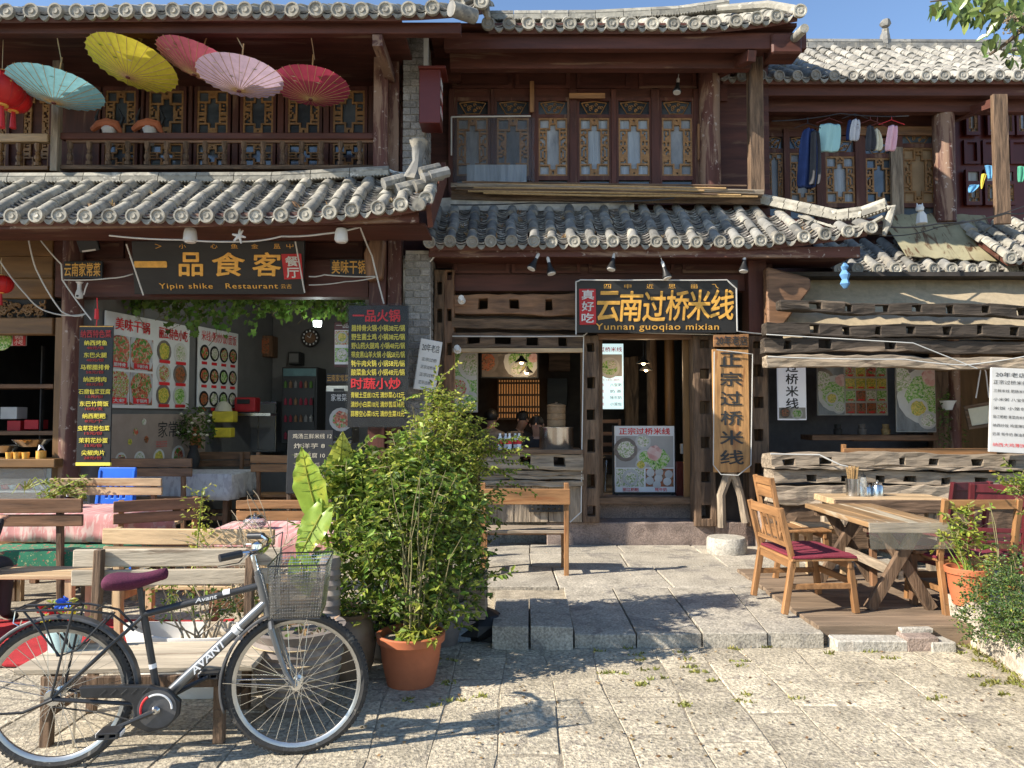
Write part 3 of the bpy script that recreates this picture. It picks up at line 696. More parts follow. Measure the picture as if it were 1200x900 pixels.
text('纳西\n小吃',.1,.12,'white',tv,P(22,398,8.685)); 
q=MB().lathe((PX(0,8.69),8.688,PZ(398,8.69)),[(0,-.012),(.12,-.012),(.13,0),(0,0)],20,axis='y'); q.build('printed_bowl','dish_green',tv)
# ---- upper storey ----
zb=PZ(197,8.4)
q=MB(); q.box((-8.2,8.46,zb-.05),(PX(470,8.4),9.2,zb)); q.build('balcony_floor','redwoodX',LB)
# wall of the upper floor
DW=8.95
pb(LB,'wall',-330,60,437,106,DW+.03,.06,'redwoodX',bev=0)
ww=[(118,163,0),(169,219,1),(226,271,2),(280,324,3),(333,378,4),(386,431,5)]
pb(LB,'wall',-330,100,116,215,DW+.04,.05,'redwoodX',bev=0)
for x0,x1,i in ww:
    window(LB,x0,80,x1,215,DW,[(86,101,'fan'),(106,158,'lat'),(168,196,'lat')],['glasswin','glasswin','sheetfilm'],seed=2+i%3)
window(LB,22,104,62,215,DW,[(108,196,'lat')],'curtain',seed=4); window(LB,-30,104,12,215,DW,[(108,196,'lat')],'curtain',seed=4)
for a,b in ((163,169),(219,226),(271,280),(324,333),(378,386),(431,440)): pb(LB,'mullion',a,80,b,215,DW-.02,.1,'redwoodZ')
pb(LB,'wall',72,100,118,215,DW+.005,.04,'redwoodZ')
# balustrade
def baluster():
    q=MB(); h=.33; q.lathe((0,0,0),[(.035,0),(.035,.05),(.018,.06),(.033,.10),(.036,.13),(.02,.17),(.028,.19),(.02,.21),(.03,.25),(.034,.27),(.034,h)],8); return q.mesh('baluster','oldZ',True)
bm=baluster(); DB=8.35
bl=thing('balcony_railing','dark turned wood balustrade running along the restaurant balcony','railing',(PX(250,DB),DB,zb),world=True)
pb(bl,'handrail',70,155,438,163,DB-.03,.09,'redwoodX',bev=.01); pb(bl,'bottom_rail',70,193,438,198,DB-.02,.08,'oldX')
q=MB(); q.box((PX(70,DB),DB,PZ(167,DB)),(PX(438,DB),DB+.03,PZ(163,DB))); q.build('under_rail','brownX',bl)
px=74
while px<437: link('baluster',bm,bl,loc=(PX(px,DB),DB+.015,PZ(193,DB)),scale=(1,1,(PZ(166,DB)-PZ(193,DB))/.33)); px+=23
b2=thing('balcony_railing','short light pine balustrade at the far left end of the balcony','railing',(PX(10,DB),DB,zb),world=True)
pb(b2,'handrail',-200,156,56,166,DB-.03,.09,'pineX',bev=.01); pb(b2,'bottom_rail',-200,194,56,199,DB-.02,.08,'goldX')
bm2=bm.copy(); bm2.name='baluster'; bm2.materials[0]=MAT['goldZ']
for px in (-80,-57,-34,-9,14,36): link('baluster',bm2,b2,loc=(PX(px,DB),DB+.015,PZ(194,DB)),scale=(1.1,1.1,(PZ(168,DB)-PZ(194,DB))/.33))
pv(LB,'balcony_post',58,70,60,200,8.28,.09,'greyZ',label='pale bare wood balcony post')
pv(LB,'balcony_post',437,455,30,205,8.2,.16,'peelZ'); pv(LB,'balcony_post',455,468,38,205,8.3,.14,'peelZ')
# horn figures (bull skulls with cloth) on the balcony
for i,(px,lb) in enumerate(((132,'left'),(180,'right'))):
    c=P(px-4,150,8.6); t=thing('bull_skull',f'{lb} one of two horned skulls wrapped in cloth behind the balustrade','decoration',tuple(c))
    for s in (-1,1): MB().tube([(s*.04,0,0),(s*.12,0,.03),(s*.16,0,.12),(s*.11,-.02,.24)],[.035,.03,.02,.004],8).build('horn','black',t,True)
    MB().lathe((0,0,-.22),[(0,0),(.045,.02),(.06,.12),(.085,.2),(.05,.26),(0,.27)],10).build('skull','offwhite',t,True)
    MB().tube([(-.2,0,-.02),(-.1,-.03,.03),(0,-.04,.05),(.1,-.03,.03),(.14,0,-.06)],[.03,.05,.055,.05,.02],8).build('cloth','terracotta',t,True)
# eave beams of the upper roof
pb(LB,'eave_beam',-330,26,540,39,7.47,.10,'redwoodX')
pb(LB,'eave_beam',-330,42,470,60,8.35,.12,'redwoodX'); pb(LB,'rafter_beam',-330,62,437,80,8.9,.1,'redwoodX')
for px in (440,):
    q=MB(); A=P(px,45,8.1); q.prism([(0,0),(.3,0),(.3,.0)],0,.1) if False else None
    q.beam((PX(px,7.5),7.45,PZ(50,7.5)),(PX(px,7.5),9.0,PZ(50,7.5)),.10,.12); q.build('bracket_beam','peelY',LB)
q=MB(); q.box((-8.2,7.4,PZ(28,7.4)+.05),(PX(470,7.6),9.3,PZ(28,7.4)+.09)); q.build('soffit','redwoodX',LB)
def Slu(x,t):
    u=max(0,(x+1.2)/1.0); v=max(0,(-3-x)/3); return Vector((x,7.35+2.6*t,PZ(16,7.35)+1.44*t+.10*u*u-.03*v))
roof(LB,-8.2,PX(562,7.3),Slu,.237,10,'tilepale',r=.07,pans=3,label='upper tiled roof')
c=P(540,14,7.15); MB().tube([c+Vector((-.09,-.06,0)),c+Vector((.13,.12,.02))],.075,12).build('cover_tile','tile',LB,True)
MB().tube([P(530,5,7.4),P(552,-4,7.5),P(567,2,7.6),P(572,22,7.6)],[.05,.09,.07,.03],8).build('ridge_tile','tile',LB,True)
# body behind
MB().box((-8.2,9.05,3.45),(PX(500,9),13.2,PZ(60,9))).build('upper_body','redwoodX',LB)
# ground floor shell
MB().box((-6.3,8.45,-.02),(PX(62,8.6)+.02,8.5,1.0)).build('front_wall','goldX',LB)
lw=-4.62
MB().add([(-4.82,8.5,-.02),(-4.06,12.6,-.02),(-4.2,12.6,-.02),(-4.95,8.5,-.02),(-4.82,8.5,3.44),(-4.06,12.6,3.44),(-4.2,12.6,3.44),(-4.95,8.5,3.44)],[(0,1,5,4),(1,2,6,5),(2,3,7,6),(3,0,4,7),(0,3,2,1),(4,5,6,7)]).build('side_wall','wallgrey',LB)
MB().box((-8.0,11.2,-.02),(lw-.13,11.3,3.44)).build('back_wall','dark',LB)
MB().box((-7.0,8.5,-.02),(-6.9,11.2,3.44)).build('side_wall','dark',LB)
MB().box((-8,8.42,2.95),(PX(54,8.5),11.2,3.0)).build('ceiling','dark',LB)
MB().box((-4.05,12.5,-.02),(-.9,12.6,3.44)).build('back_wall','wallgrey',LB)
MB().box((-8.0,8.46,3.40),(-1.0,12.6,3.44)).build('ceiling','plaster',LB)
MB().box((-6.6,8.1,-.02),(-1.0,12.5,.14)).build('shop_floor','slab',LB)
# brick pier between the two buildings
bp=thing('brick_pier','grey brick pier between the two shop buildings','brick pier',(-1.1,8.3,0),world=True)
A,B=PX(470,8.3),PX(497,8.3)
for z0,z1,x0,x1,D in ((.1,3.46,PX(473,8.25),PX(503,8.25),8.27),(4.35,6.05,A,B,8.27)):
    MB().box((x0+.01,D+.02,z0),(x1-.01,D+.58,z1)).build('core','mortar',bp)
    z=z0; k=0
    while z<z1-.07:
        xs=[x0,x0+(x1-x0)*(.62 if k%2 else .36),x1]
        for a,b in zip(xs[:-1],xs[1:]): bevel(MB().box((a+.005,D+rr(0,.006),z+.005),(b-.005,D+.03,z+.078),j=.002).build('brick','brick',bp),.004)
        for y in range(3): bevel(MB().box((x1-.02,D+.02+y*.19,z+.005),(x1+rr(0,.006),D+.2+y*.19,z+.078),j=.001).build('brick','brick',bp),.004)
        z+=.083; k+=1
# ================= middle building (noodle shop) =================
NB=thing('noodle_shop_building','two storey timber noodle shop with lattice windows under curved roofs in the middle','building',(.8,9.0,0),world=True)
XA=PX(508,8.6); XB=PX(1012,8.15)
def Sm(x,t):
    u=max(0,(x-2.3)/1.5); D=8.15+.85*t-.15*u*u*(1-t); return Vector((x,D,3.50+.62*t+.11*u*u*(1-t)))
XH=2.55
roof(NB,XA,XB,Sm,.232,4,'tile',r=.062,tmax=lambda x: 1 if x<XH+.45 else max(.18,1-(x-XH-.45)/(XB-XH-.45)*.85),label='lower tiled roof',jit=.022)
# plaster strip along the wall, ridge caps
q=MB(); q.cells([XA+.2*i for i in range(int((PX(780,9)-XA)/.2))],[4.10,4.16,4.25],lambda i,k:True,8.93,9.06,j=.012); q.build('mortar_strip','mortar',NB)
ridge(NB,[(PX(722,8.95),8.93,4.22),(PX(895,8.95),8.93,4.24)],.10,.12,'tilepale',.24)
hip=[(PX(893,8.9),8.9,PZ(236,8.9)),(PX(940,8.6),8.6,PZ(246,8.6)),(PX(985,8.35),8.35,PZ(256,8.35)),(PX(1015,8.2),8.2,PZ(252,8.2)),(PX(1044,8.05),8.05,PZ(242,8.05))]
ridge(NB,hip,.12,.13,'tilepale',.17)
hip2=[(PX(940,8.45),8.45,PZ(254,8.45)),(PX(985,8.2),8.2,PZ(268,8.2)),(PX(1018,8.05),8.05,PZ(266,8.05)),(PX(1040,7.95),7.95,PZ(254,7.95))]
ridge(NB,hip2,.05,.10,'tilepale',.2,top=False,beads=False)
MB().tube([P(1040,243,8.0),P(1047,241,8.0),P(1040,262,8.0),P(1036,276,8.0)],[.02,.03,.045,.02],6).build('ridge_horn','tilepale',NB,True)
q=MB(); q.beam((XA-.02,8.25,PZ(295,8.25)),(PX(1010,8.2),8.2,PZ(296,8.2)),.05,.12,n=8,j=.004); q.build('fascia','peelX',NB)
MB().box((XA,8.30,3.40),(PX(1005,8.3),8.98,3.43)).build('soffit','redwoodX',NB)
pb(NB,'panel_board',530,302,905,322,8.75,.05,'redwoodX',bev=0); pb(NB,'beam',520,322,905,341,8.7,.15,'redwoodX')
for x0,x1 in ((532,597),(600,680),(690,790),(800,890)):
    q=MB(); A=P(x0,320,8.72);B=P(x1,303,8.72); q.cells([A.x,A.x+.04,B.x-.04,B.x],[A.z,A.z+.03,B.z-.03,B.z],lambda i,k:not(i==1 and k==1),8.72,8.75); q.build('panel_moulding','redwoodX',NB)
# pillars under the lower roof
pv(NB,'pillar',878,898,300,392,8.55,.25,'redwoodZ')
q=MB(); A=P(898,390,8.4); q.prism([(A.x,A.z),(A.x+.12,A.z),(A.x+.5,A.z+.5),(A.x+.5,A.z+.62),(A.x,A.z+.75)],8.35,8.5); bevel(q.build('carved_bracket','brownX',NB),.02)
# upper storey
D2=9.2
pb(NB,'wall',527,78,852,118,D2+.03,.06,'redwoodX',bev=0)
for x0,x1 in ((530,600),(604,668),(676,738),(749,816)):
    q=MB(); A=P(x0,103,D2);B=P(x1,81,D2); q.cells([A.x,A.x+.05,B.x-.05,B.x],[A.z,A.z+.04,B.z-.04,B.z],lambda i,k:not(i==1 and k==1),D2,D2+.035); q.build('panel_moulding','redwoodX',NB)
wm=[(532,575,'sheetfilm'),(579,623,'sheetfilm'),(628,668,'sheetfilm'),(676,717,'curtain'),(722,764,'curtain'),(773,814,'sheetfilm')]
for x0,x1,pn in wm: window(NB,x0,114,x1,222,D2,[(118,134,'fan'),(138,206,'lat'),(211,220,'pane')],['glasswin',pn,'glasswin'],seed=5+x0%3)
for a,b in ((525,532),(575,579),(623,628),(668,676),(717,722),(764,773),(814,828)): pb(NB,'mullion',a,104,b,235,D2-.02,.1,'redwoodZ')
pb(NB,'sill_beam',527,222,905,240,D2-.06,.16,'redwoodX')
col(NB,'pillar',826,851,80,238,8.98,'peelZ'); 
pv(NB,'gallery_post',880,894,66,226,8.72,.12,'oldZ',label='bare grey gallery post, sunlit at its foot')
pb(NB,'eave_beam',520,38,945,57,8.3,.10,'redwoodX'); pb(NB,'eave_beam',527,58,880,80,8.6,.12,'redwoodX')
q=MB(); q.beam((PX(880,8.5),8.3,PZ(75,8.5)),(PX(840,9.2),9.3,PZ(85,9.2)),.1,.12); q.build('bracket_beam','redwoodY',NB)
q=MB(); q.box((PX(500,8.3),8.28,PZ(30,8.3)-.02),(PX(940,8.3),9.3,PZ(30,8.3)+.02)); q.build('soffit','redwoodX',NB)
pb(NB,'wall',470,30,540,95,9.02,.06,'redwoodX',bev=0)
t=thing('plastic_sheet','clear wrinkled plastic sheet over the two left lattice windows with a white curtain bar','plastic sheet',(PX(578,9.05),9.05,PZ(215,9.05)),world=True)
q=MB(); A,B=P(531,212,9.08),P(626,138,9.08); n=12; q.cells([A.x+(B.x-A.x)*i/n for i in range(n+1)],[A.z+(B.z-A.z)*i/8 for i in range(9)],lambda i,k:True,9.08,9.084,j=.012); q.build('sheet','film3',t,True)
MB().tube([P(529,137,9.05),P(622,136,9.05)],.010,6).build('bar','cable',t,True); MB().tube([P(529,137,9.05),P(529,182,9.05)],.010,6).build('bar','cable',t,True)
pb(NB,'notice_card',547,193,617,214,9.1,.01,'curtain',bev=0); pb(NB,'wood_batten',621,95,626,131,9.12,.02,'orangeZ',bev=0); pb(NB,'wood_batten',667,109,709,115,9.12,.02,'orangeX',bev=0); pb(NB,'wood_batten',818,145,823,187,9.12,.02,'orangeZ',bev=0)
# blocks of the projecting corner
pb(NB,'corner_beam',905,38,940,62,8.25,.3,'redwoodX',bev=.02)
def Smu(x,t):
    u=max(0,(x-1.9)/1.5); return Vector((x,8.22+1.9*t-.1*u*u*(1-t),PZ(32,8.22)+1.13*t+.13*u*u))
roof(NB,PX(572,8.2),PX(944,8.1),Smu,.235,7,'tilepale',r=.068,pans=3,label='upper tiled roof')
def RZ(x,t,h=0): p=Smu(x,t); return (p.x,p.y,p.z+h)
ridge(NB,[RZ(PX(570,8.8),.32,.06),RZ(PX(700,8.8),.32,.07),RZ(PX(800,8.8),.32,.12),RZ(PX(860,8.8),.32,.17)],.12,.14,'tilepale',.3)
MB().tube([RZ(PX(845,8.8),.3,.16),RZ(PX(905,8.6),.2,.14),RZ(PX(935,8.3),.08,.06),RZ(PX(948,8.1),0,.04)],[.05,.06,.06,.05],8).build('ridge_tile','tilepale',NB,True)
c=P(943,33,8.0); MB().tube([c,c+Vector((-.02,.3,.02))],.05,12).build('cover_tile','tilepale',NB,True)
MB().box((PX(500,9.3),9.28,3.45),(PX(905,9.3),14,PZ(35,9.3))).build('upper_body','redwoodX',NB)
# weathered boards above the lower roof (under the windows)
q=MB(); q.beam((PX(528,8.85),8.85,PZ(218,8.85)),(PX(897,8.75),8.75,PZ(226,8.75)),.1,.05,n=9,j=.01); q.build('gallery_plank','greyX',NB)
q=MB(); q.beam((PX(528,8.9),8.92,PZ(228,8.9)),(PX(897,8.8),8.85,PZ(233,8.8)),.04,.11,n=9,j=.008); q.build('gallery_plank','oldX',NB)
for i in range(7):
    y=213+i*2.2; q=MB(); q.tube([P(527+rr(0,40),y,8.8),P(700,y+2+rr(-1,1),8.75),P(880+rr(-60,10),y+5+rr(-1,2),8.7)],.012,5); q.build('pole',random.choice(['greyX','bamboo','oldX']),NB,True)
# ground floor shell
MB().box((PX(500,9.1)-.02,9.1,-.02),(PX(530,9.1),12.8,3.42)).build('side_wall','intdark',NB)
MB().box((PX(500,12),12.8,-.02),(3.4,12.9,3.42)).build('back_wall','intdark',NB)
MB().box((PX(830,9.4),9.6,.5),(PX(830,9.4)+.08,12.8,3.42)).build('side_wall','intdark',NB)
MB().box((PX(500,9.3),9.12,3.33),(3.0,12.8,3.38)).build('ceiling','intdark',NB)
MB().box((-.8,9.1,-.02),(2.5,12.8,PZ(584,9.1))).build('shop_floor','slab',NB)
# ---- reused mortised timbers ----
F_=thing('timber_shopfront','shopfront framed in reused mortised timbers around the noodle shop doorway','shopfront',(.6,8.8,.3),world=True)
post_holes(F_,'post',508,520,316,612,8.6,.16,[(330,345),(362,378),(405,420)],'oldZ'); post_holes(F_,'post',520,532,316,612,8.62,.16,[(318,328),(362,376),(402,416)],'brownZ')
mortised(F_,'cross_beam',532,676,8.62,345,367,343,369,.16,[(559,569),(598,609),(639,649)],'brownX',label='brown upper beam with square mortises')
q=MB(); q.beam(P(530,379,8.66),P(676,381,8.66),.1,.11,n=9,j=.012); q.build('cross_beam','oldX',F_)
mortised(F_,'cross_beam',530,683,8.6,390,408,392,410,.17,[(545,561),(582,598),(618,632),(655,665)],'oldX',hz=(.25,.8))
pb(F_,'ledge',530,408,683,413,8.55,.06,'pineX')
pb(F_,'upper_gap_board',532,367,676,376,8.9,.02,'wallgrey',bev=0); pb(F_,'upper_gap_board',532,384,680,392,8.92,.02,'intdark',bev=0)
post_holes(F_,'door_post',682,702,393,613,8.6,.22,[(402,412),(442,455),(480,492),(515,530),(556,572),(593,605)],'oldZ')
post_holes(F_,'door_post',813,838,393,617,8.62,.24,[(398,408),(432,444),(470,485),(512,525),(553,565),(592,608)],'oldZ')
post_holes(F_,'door_post',876,900,393,617,8.58,.24,[(400,408),(427,441),(465,478),(503,517),(543,556),(582,594)],'oldZ')
pb(F_,'door_header',700,391,815,397,8.66,.14,'brownX'); pb(F_,'door_side_board',802,397,814,586,8.9,.05,'goldZ'); pb(F_,'door_side_board',701,397,706,586,8.9,.05,'oldZ')
pb(F_,'threshold',701,583,815,591,8.86,.16,'oldX')
# forked branch post under the board
q=MB(); a=P(850,617,8.5); 
q.tube([P(846,618,8.5),P(845,580,8.5),P(852,560,8.5),P(856,552,8.5)],[.05,.05,.055,.06],8); q.tube([P(874,612,8.5),P(868,580,8.5),P(862,562,8.5),P(856,552,8.5)],[.05,.045,.05,.06],8); q.build('forked_branch','greyZ',F_,True)
pb(F_,'panel_board',838,412,877,612,8.8,.05,'intdark',bev=0)
# counter
mortised(F_,'counter_beam',563,683,8.5,531,550,531,550,.2,[(611,622),(647,659)],'greyX')
for y0,y1 in ((551,556),(557,562),(563,569)): mortised(F_,'counter_beam',563,683,8.52+rr(0,.03),y0,y1,y0,y1,.14,[],'greyX',hz=(.3,.7))
pb(F_,'counter_top',563,527,683,532,8.46,.5,'oldX')
for a in range(6): pb(F_,'counter_board',563+a*20,570,582+a*20,612,8.6+rr(0,.02),.04,'greyZ')
q=MB(); A=P(620,600,8.55);B=P(660,588,8.55); nx,nz=13,5
q.cells([A.x+(B.x-A.x)*i/nx for i in range(nx+1)],[A.z+(B.z-A.z)*i/nz for i in range(nz+1)],lambda i,k: not(i%2 and k%2),8.55,8.58); q.build('pierced_panel','blackboard',F_)
# string of small bulbs cable round the timber
for px,py in ((541,352),(536,410)):
    c=P(px,py,8.5); t=thing('wall_lamp','small cream lamp holder clamped '+('to the upper brown timber' if py<400 else 'at the left end of the lower timber'),'lamp',tuple(c)); MB().lathe((0,0,0),[(.045,0),(.045,.03),(.03,.05),(0,.05)],12,axis='y').build('base','tub',t,True); MB().tube([(0,0,0),(0,-.06,.02),(.01,-.08,-.02)],[.03,.035,.02],8).build('socket','tub',t,True)
# =================== right building ===================
RB=thing('gallery_building','timber building with laundry gallery and tiled roof at the right','building',(4.6,9.6,0),world=True)
DR=9.95
pb(RB,'wall',850,128,1105,158,DR+.03,.06,'redwoodX',bev=0)
for x0,x1,ya,pn in ((866,895,166,'sheetfilm'),(897,920,166,'curtain'),(924,958,166,'sheetfilm'),(966,1004,170,'curtain'),(1013,1050,172,'glasswin'),(1057,1097,160,'cardboard')):
    window(RB,x0,ya-10,x1,262,DR,[(ya-6,ya+8,'fan'),(ya+13,238,'lat'),(243,256,'pane')],['glasswin',pn,'glasswin'],seed=6)
for a,b in ((861,866),(920,924),(958,966),(1004,1013),(1050,1057),(1097,1112)): pb(RB,'mullion',a,150,b,262,DR-.02,.1,'redwoodZ')
pb(RB,'mullion',1046,172,1058,262,DR-.06,.05,'greyZ')
pb(RB,'lintel_board',1000,148,1110,158,DR-.05,.06,'brownX'); 
col(RB,'pillar',1108,1132,130,258,9.5,'peelZ'); pv(RB,'gallery_post',1168,1181,110,262,9.1,.06,'oldZ',label='bare grey post at the right end of the gallery')
pb(RB,'eave_beam',850,98,1290,112,9.3,.1,'redwoodX'); pb(RB,'eave_beam',866,114,1290,131,9.5,.12,'redwoodX')
q=MB(); q.beam((PX(1168,9.3),9.2,PZ(125,9.3)),(PX(1120,9.9),9.9,PZ(140,9.9)),.09,.11); q.build('bracket_beam','redwoodY',RB)
q=MB(); q.box((PX(850,9.3),9.28,PZ(98,9.3)),(7.6,10.1,PZ(98,9.3)+.03)); q.build('soffit','redwoodX',RB)
random.seed(3)
def Sr(x,t): return Vector((x,9.2+2.1*t,PZ(92,9.2)+1.42*t-.05*math.sin(t*3.1)))
roof(RB,PX(852,9.2),7.3,Sr,.232,12,'tilefar',r=.062,pans=2.5,label='upper tiled roof',jit=.004)
ridge(RB,[(PX(890,11.3),11.3,PZ(92,9.2)+1.47),(8.2,11.3,PZ(92,9.2)+1.45)],.17,.16,'tile',.4)
MB().box((PX(850,10.05),10.02,3.3),(PX(1110,10.05),13,PZ(95,9.4))).build('upper_body','redwoodX',RB)
# ridge guardian figure
c=P(1037,50,11.3); t=thing('ridge_statue','small stone guardian beast sitting on the ridge against the sky','statue',(c.x,c.y,c.z))
MB().lathe((0,0,-.05),[(.09,0),(.09,.06),(.07,.08),(0,.08)],8).build('plinth','tile',t,True)
MB().tube([(0,0,.02),(0,0,.1),(.01,0,.17),(0,-.02,.22)],[.085,.075,.055,.05],8).build('body','tile',t,True)
MB().lathe((0,-.03,.22),[(0,0),(.06,.02),(.085,.07),(.06,.12),(0,.14)],8,jit=.15).build('head','tile',t,True)
# white cat
c=P(1080,262,9.3); t=thing('cat_figurine','small white ceramic cat sitting on the gallery ledge above the tarpaulin','figurine',(c.x,c.y,c.z))
MB().tube([(0,0,0),(0,0,.1),(-.01,0,.16)],[.07,.06,.03],8).build('body','offwhite',t,True); q=MB(); q.lathe((-.03,-.02,.19),[(0,-.05),(.045,-.03),(.05,.01),(.03,.04),(0,.05)],10); q.tube([(-.06,-.02,.22),(-.065,-.02,.26)],[.015,.002],4); q.tube([(0,-.02,.22),(.005,-.02,.26)],[.015,.002],4); q.build('head','offwhite',t,True)
# lower roof of the right building
def Srl(x,t): return Vector((x,9.05+.75*t,PZ(318,9.05)+.52*t))
roof(RB,PX(985,9.0),6.6,Srl,.23,3,'tile',r=.066,label='lower tiled roof',jit=.03)
q=MB(); q.beam((PX(950,9.12),9.12,PZ(324,9.12)),(6.7,9.12,PZ(323,9.12)),.05,.11,n=8,j=.006); q.build('fascia','peelX',RB)
pb(RB,'sill_board',850,262,1290,275,9.75,.1,'oldX')
MB().box((PX(905,9.2),9.3,3.2),(7,10,3.26)).build('soffit','redwoodX',RB)
# roof piece at the far right, sunlit
def Srr(x,t): u=max(0,(x-6.0)); return Vector((x,8.75+.9*t,PZ(305,8.75)+.62*t+.1*u))
roof(RB,PX(1186,8.75),7.0,Srr,.235,4,'tilepale',r=.068,label='sunlit tiled roof corner at the right edge')
# tarpaulin over the tiles
q=MB(); A=[]; n=14; kz=6
c0=[P(1048,253,9.75),P(1160,252,9.6)]
vs=[]
for k in range(kz+1):
    t=k/kz
    for i in range(n+1):
        s=i/n; xl=PX(1036,9.7)*(1-t)+PX(1060,9.25)*t; xr_=PX(1162,9.7)*(1-t)+PX(1178,9.25)*t
        x=xl+(xr_-xl)*s; D=9.74-.60*t; z=Srl(x,(D-9.05)/.75).z+.14+.26*(1-t)+.012*math.sin(i*2.9)+.03*math.sin(3*s+2*t)-.02*t
        vs.append((x,D,z))
m0=len(vs); vs+=[(x,y,z-.006) for x,y,z in vs]; W_=n+1
fs=[(k*W_+i,k*W_+i+1,(k+1)*W_+i+1,(k+1)*W_+i) for k in range(kz) for i in range(n)]; fs+=[tuple(m0+a for a in f[::-1]) for f in fs]
q.add(vs,fs); tag(q.build('tarpaulin','tarp',None,True),'rust stained yellowish tarpaulin spread over the tiles of the right lower roof','tarpaulin')
# pale awning sheet behind the timbers
q=MB(); vs=[];n=12
for k,(ya,yb,D) in enumerate(((326,324,9.0),(345,344,8.8),(372,372,8.5),(398,398,8.3))):
    for i in range(n+1):
        s=i/n; px=918+(1215-918)*s; p=P(px,ya*(1-s)+yb*s,D); vs.append((p.x,D+.02*math.sin(i*1.7+k),p.z))
m0=len(vs); vs+=[(x,y+.006,z) for x,y,z in vs]; W_=n+1
fs=[(k*W_+i,k*W_+i+1,(k+1)*W_+i+1,(k+1)*W_+i) for k in range(3) for i in range(n)]; fs+=[tuple(m0+a for a in f[::-1]) for f in fs]
q.add(vs,fs); tag(q.build('awning_sheet','awning',None,True),'pale cloth sheet hung behind the old timbers at the right','awning')
T_=thing('timber_screen','stack of old horizontal mortised timbers over the right hand window','timber frame',(4.5,8.2,2.3),world=True)
mortised(T_,'cross_beam',916,1230,8.1,351,363,359,374,.14,[(950,962),(990,1002),(1028,1041),(1068,1080),(1110,1121),(1151,1163),(1194,1206)],'charredX',hz=(.2,.82),label='topmost timber with square mortises')
mortised(T_,'cross_beam',899,1230,8.08,378,392,382,397,.16,[(952,962),(990,998),(1028,1036),(1066,1076),(1106,1114),(1144,1153),(1185,1194)],'charredX',hz=(.2,.85))
mortised(T_,'cross_beam',897,1230,8.12,394,412,400,414,.16,[(921,930),(961,974),(1041,1048)],'charredX',hz=(.2,.82))
mortised(T_,'cross_beam',899,1230,8.02,416,430,419,432,.14,[],'greyX',hz=(.4,.7),label='lowest, palest timber')
# dwarf wall of timbers in front of the window
Wl=thing('timber_rail','low wall of sun bleached mortised timbers below the right hand window','timber rail',(4.4,8.0,.1),world=True)
mortised(Wl,'rail_beam',903,1230,7.85,531,546,533,548,.3,[(919,932),(962,975),(1052,1057),(1085,1100),(1140,1150),(1180,1188)],'greyX',hz=(.1,.62),j=.01)
mortised(Wl,'rail_beam',905,1230,7.8,545,549,549,553,.34,[],'greyX',hz=(.3,.7),j=.012)
mortised(Wl,'rail_beam',905,1230,7.86,551,566,554,570,.28,[(942,954),(982,992),(1023,1032),(1058,1072),(1098,1112),(1142,1155)],'greyX',hz=(.1,.6),j=.01)
mortised(Wl,'rail_beam',905,1230,7.82,569,590,572,592,.3,[],'greyX',hz=(.3,.7),j=.014)
mortised(Wl,'rail_beam',905,1230,7.88,591,640,594,645,.26,[],'oldX',hz=(.3,.7),j=.014)
pb(RB,'floor_wall',900,600,1240,650,8.2,.5,'step')
# right interior shell
MB().box((PX(900,8.9),11.4,-.02),(7.5,11.5,3.3)).build('back_wall','wallblue',RB)
MB().box((PX(898,8.7),8.9,-.02),(PX(898,8.7)+.1,11.4,3.3)).build('side_wall','intdark',RB)
MB().box((PX(898,8.7),8.7,3.25),(7.5,11.4,3.3)).build('ceiling','intdark',RB)
MB().box((PX(898,8.7)+.1,8.75,-.02),(7.5,11.4,.55)).build('shop_floor','slab',RB)
MB().box((7.4,8.0,-.02),(7.5,11.4,3.3)).build('side_wall','goldY',RB)
pb(RB,'inner_post',1096,436,1112,600,10.6,.15,'oldZ'); col(RB,'inner_post',1116,1128,380,600,9.5,'peelZ'); pb(RB,'inner_board',1000,510,1100,517,10.2,.2,'brownX'); pb(RB,'inner_board',952,510,1100,516,9.8,.4,'brownX')
pb(RB,'inner_wall_panel',1094,400,1230,620,10.9,.05,'goldZ')
# far red building behind on the right
FB=thing('red_building','dark red panelled building behind the gallery at the right edge','building',(8,11,0),world=True)
pb(FB,'wall',1090,100,1330,330,11.4,.2,'redbox',bev=0)
for x0,x1 in ((1133,1148),(1158,1170),(1180,1188),(1192,1206)): window(FB,x0,121,x1,158,11.3,[(124,154,'lat')],'curtain',seed=9,wood='redbox')
for x0,x1 in ((1133,1150),(1155,1170),(1175,1190)): window(FB,x0,198,x1,240,11.3,[(201,212,'pane'),(216,236,'lat')],'curtain',seed=9,wood='redbox')
for x0,x1 in ((1130,1148),(1152,1180),(1184,1210)):
    q=MB(); A=P(x0,192,11.36);B=P(x1,164,11.36); q.cells([A.x,A.x+.05,B.x-.05,B.x],[A.z,A.z+.04,B.z-.04,B.z],lambda i,k:not(i==1 and k==1),11.35,11.4); q.build('panel_moulding','redbox',FB)
# ================= signs =================
def board(name,label,cat,px,py,D,w,h,m,tilt=0,rz=0,th=.03,group=None,part='board'):
    c=P(px,py,D); t=thing(name,label,cat,tuple(c),group=group); t.rotation_euler=(tilt,0,rz)
    o=MB().box((-w/2,0,-h/2),(w/2,th,h/2)).build(part,m,t); bevel(o,.004); return t
def T(s,w,h,m,t,x,z,y=-.004,**k): return text(s,w,h,m,t,(x,y,z),**k)
k8=lambda D: D/F
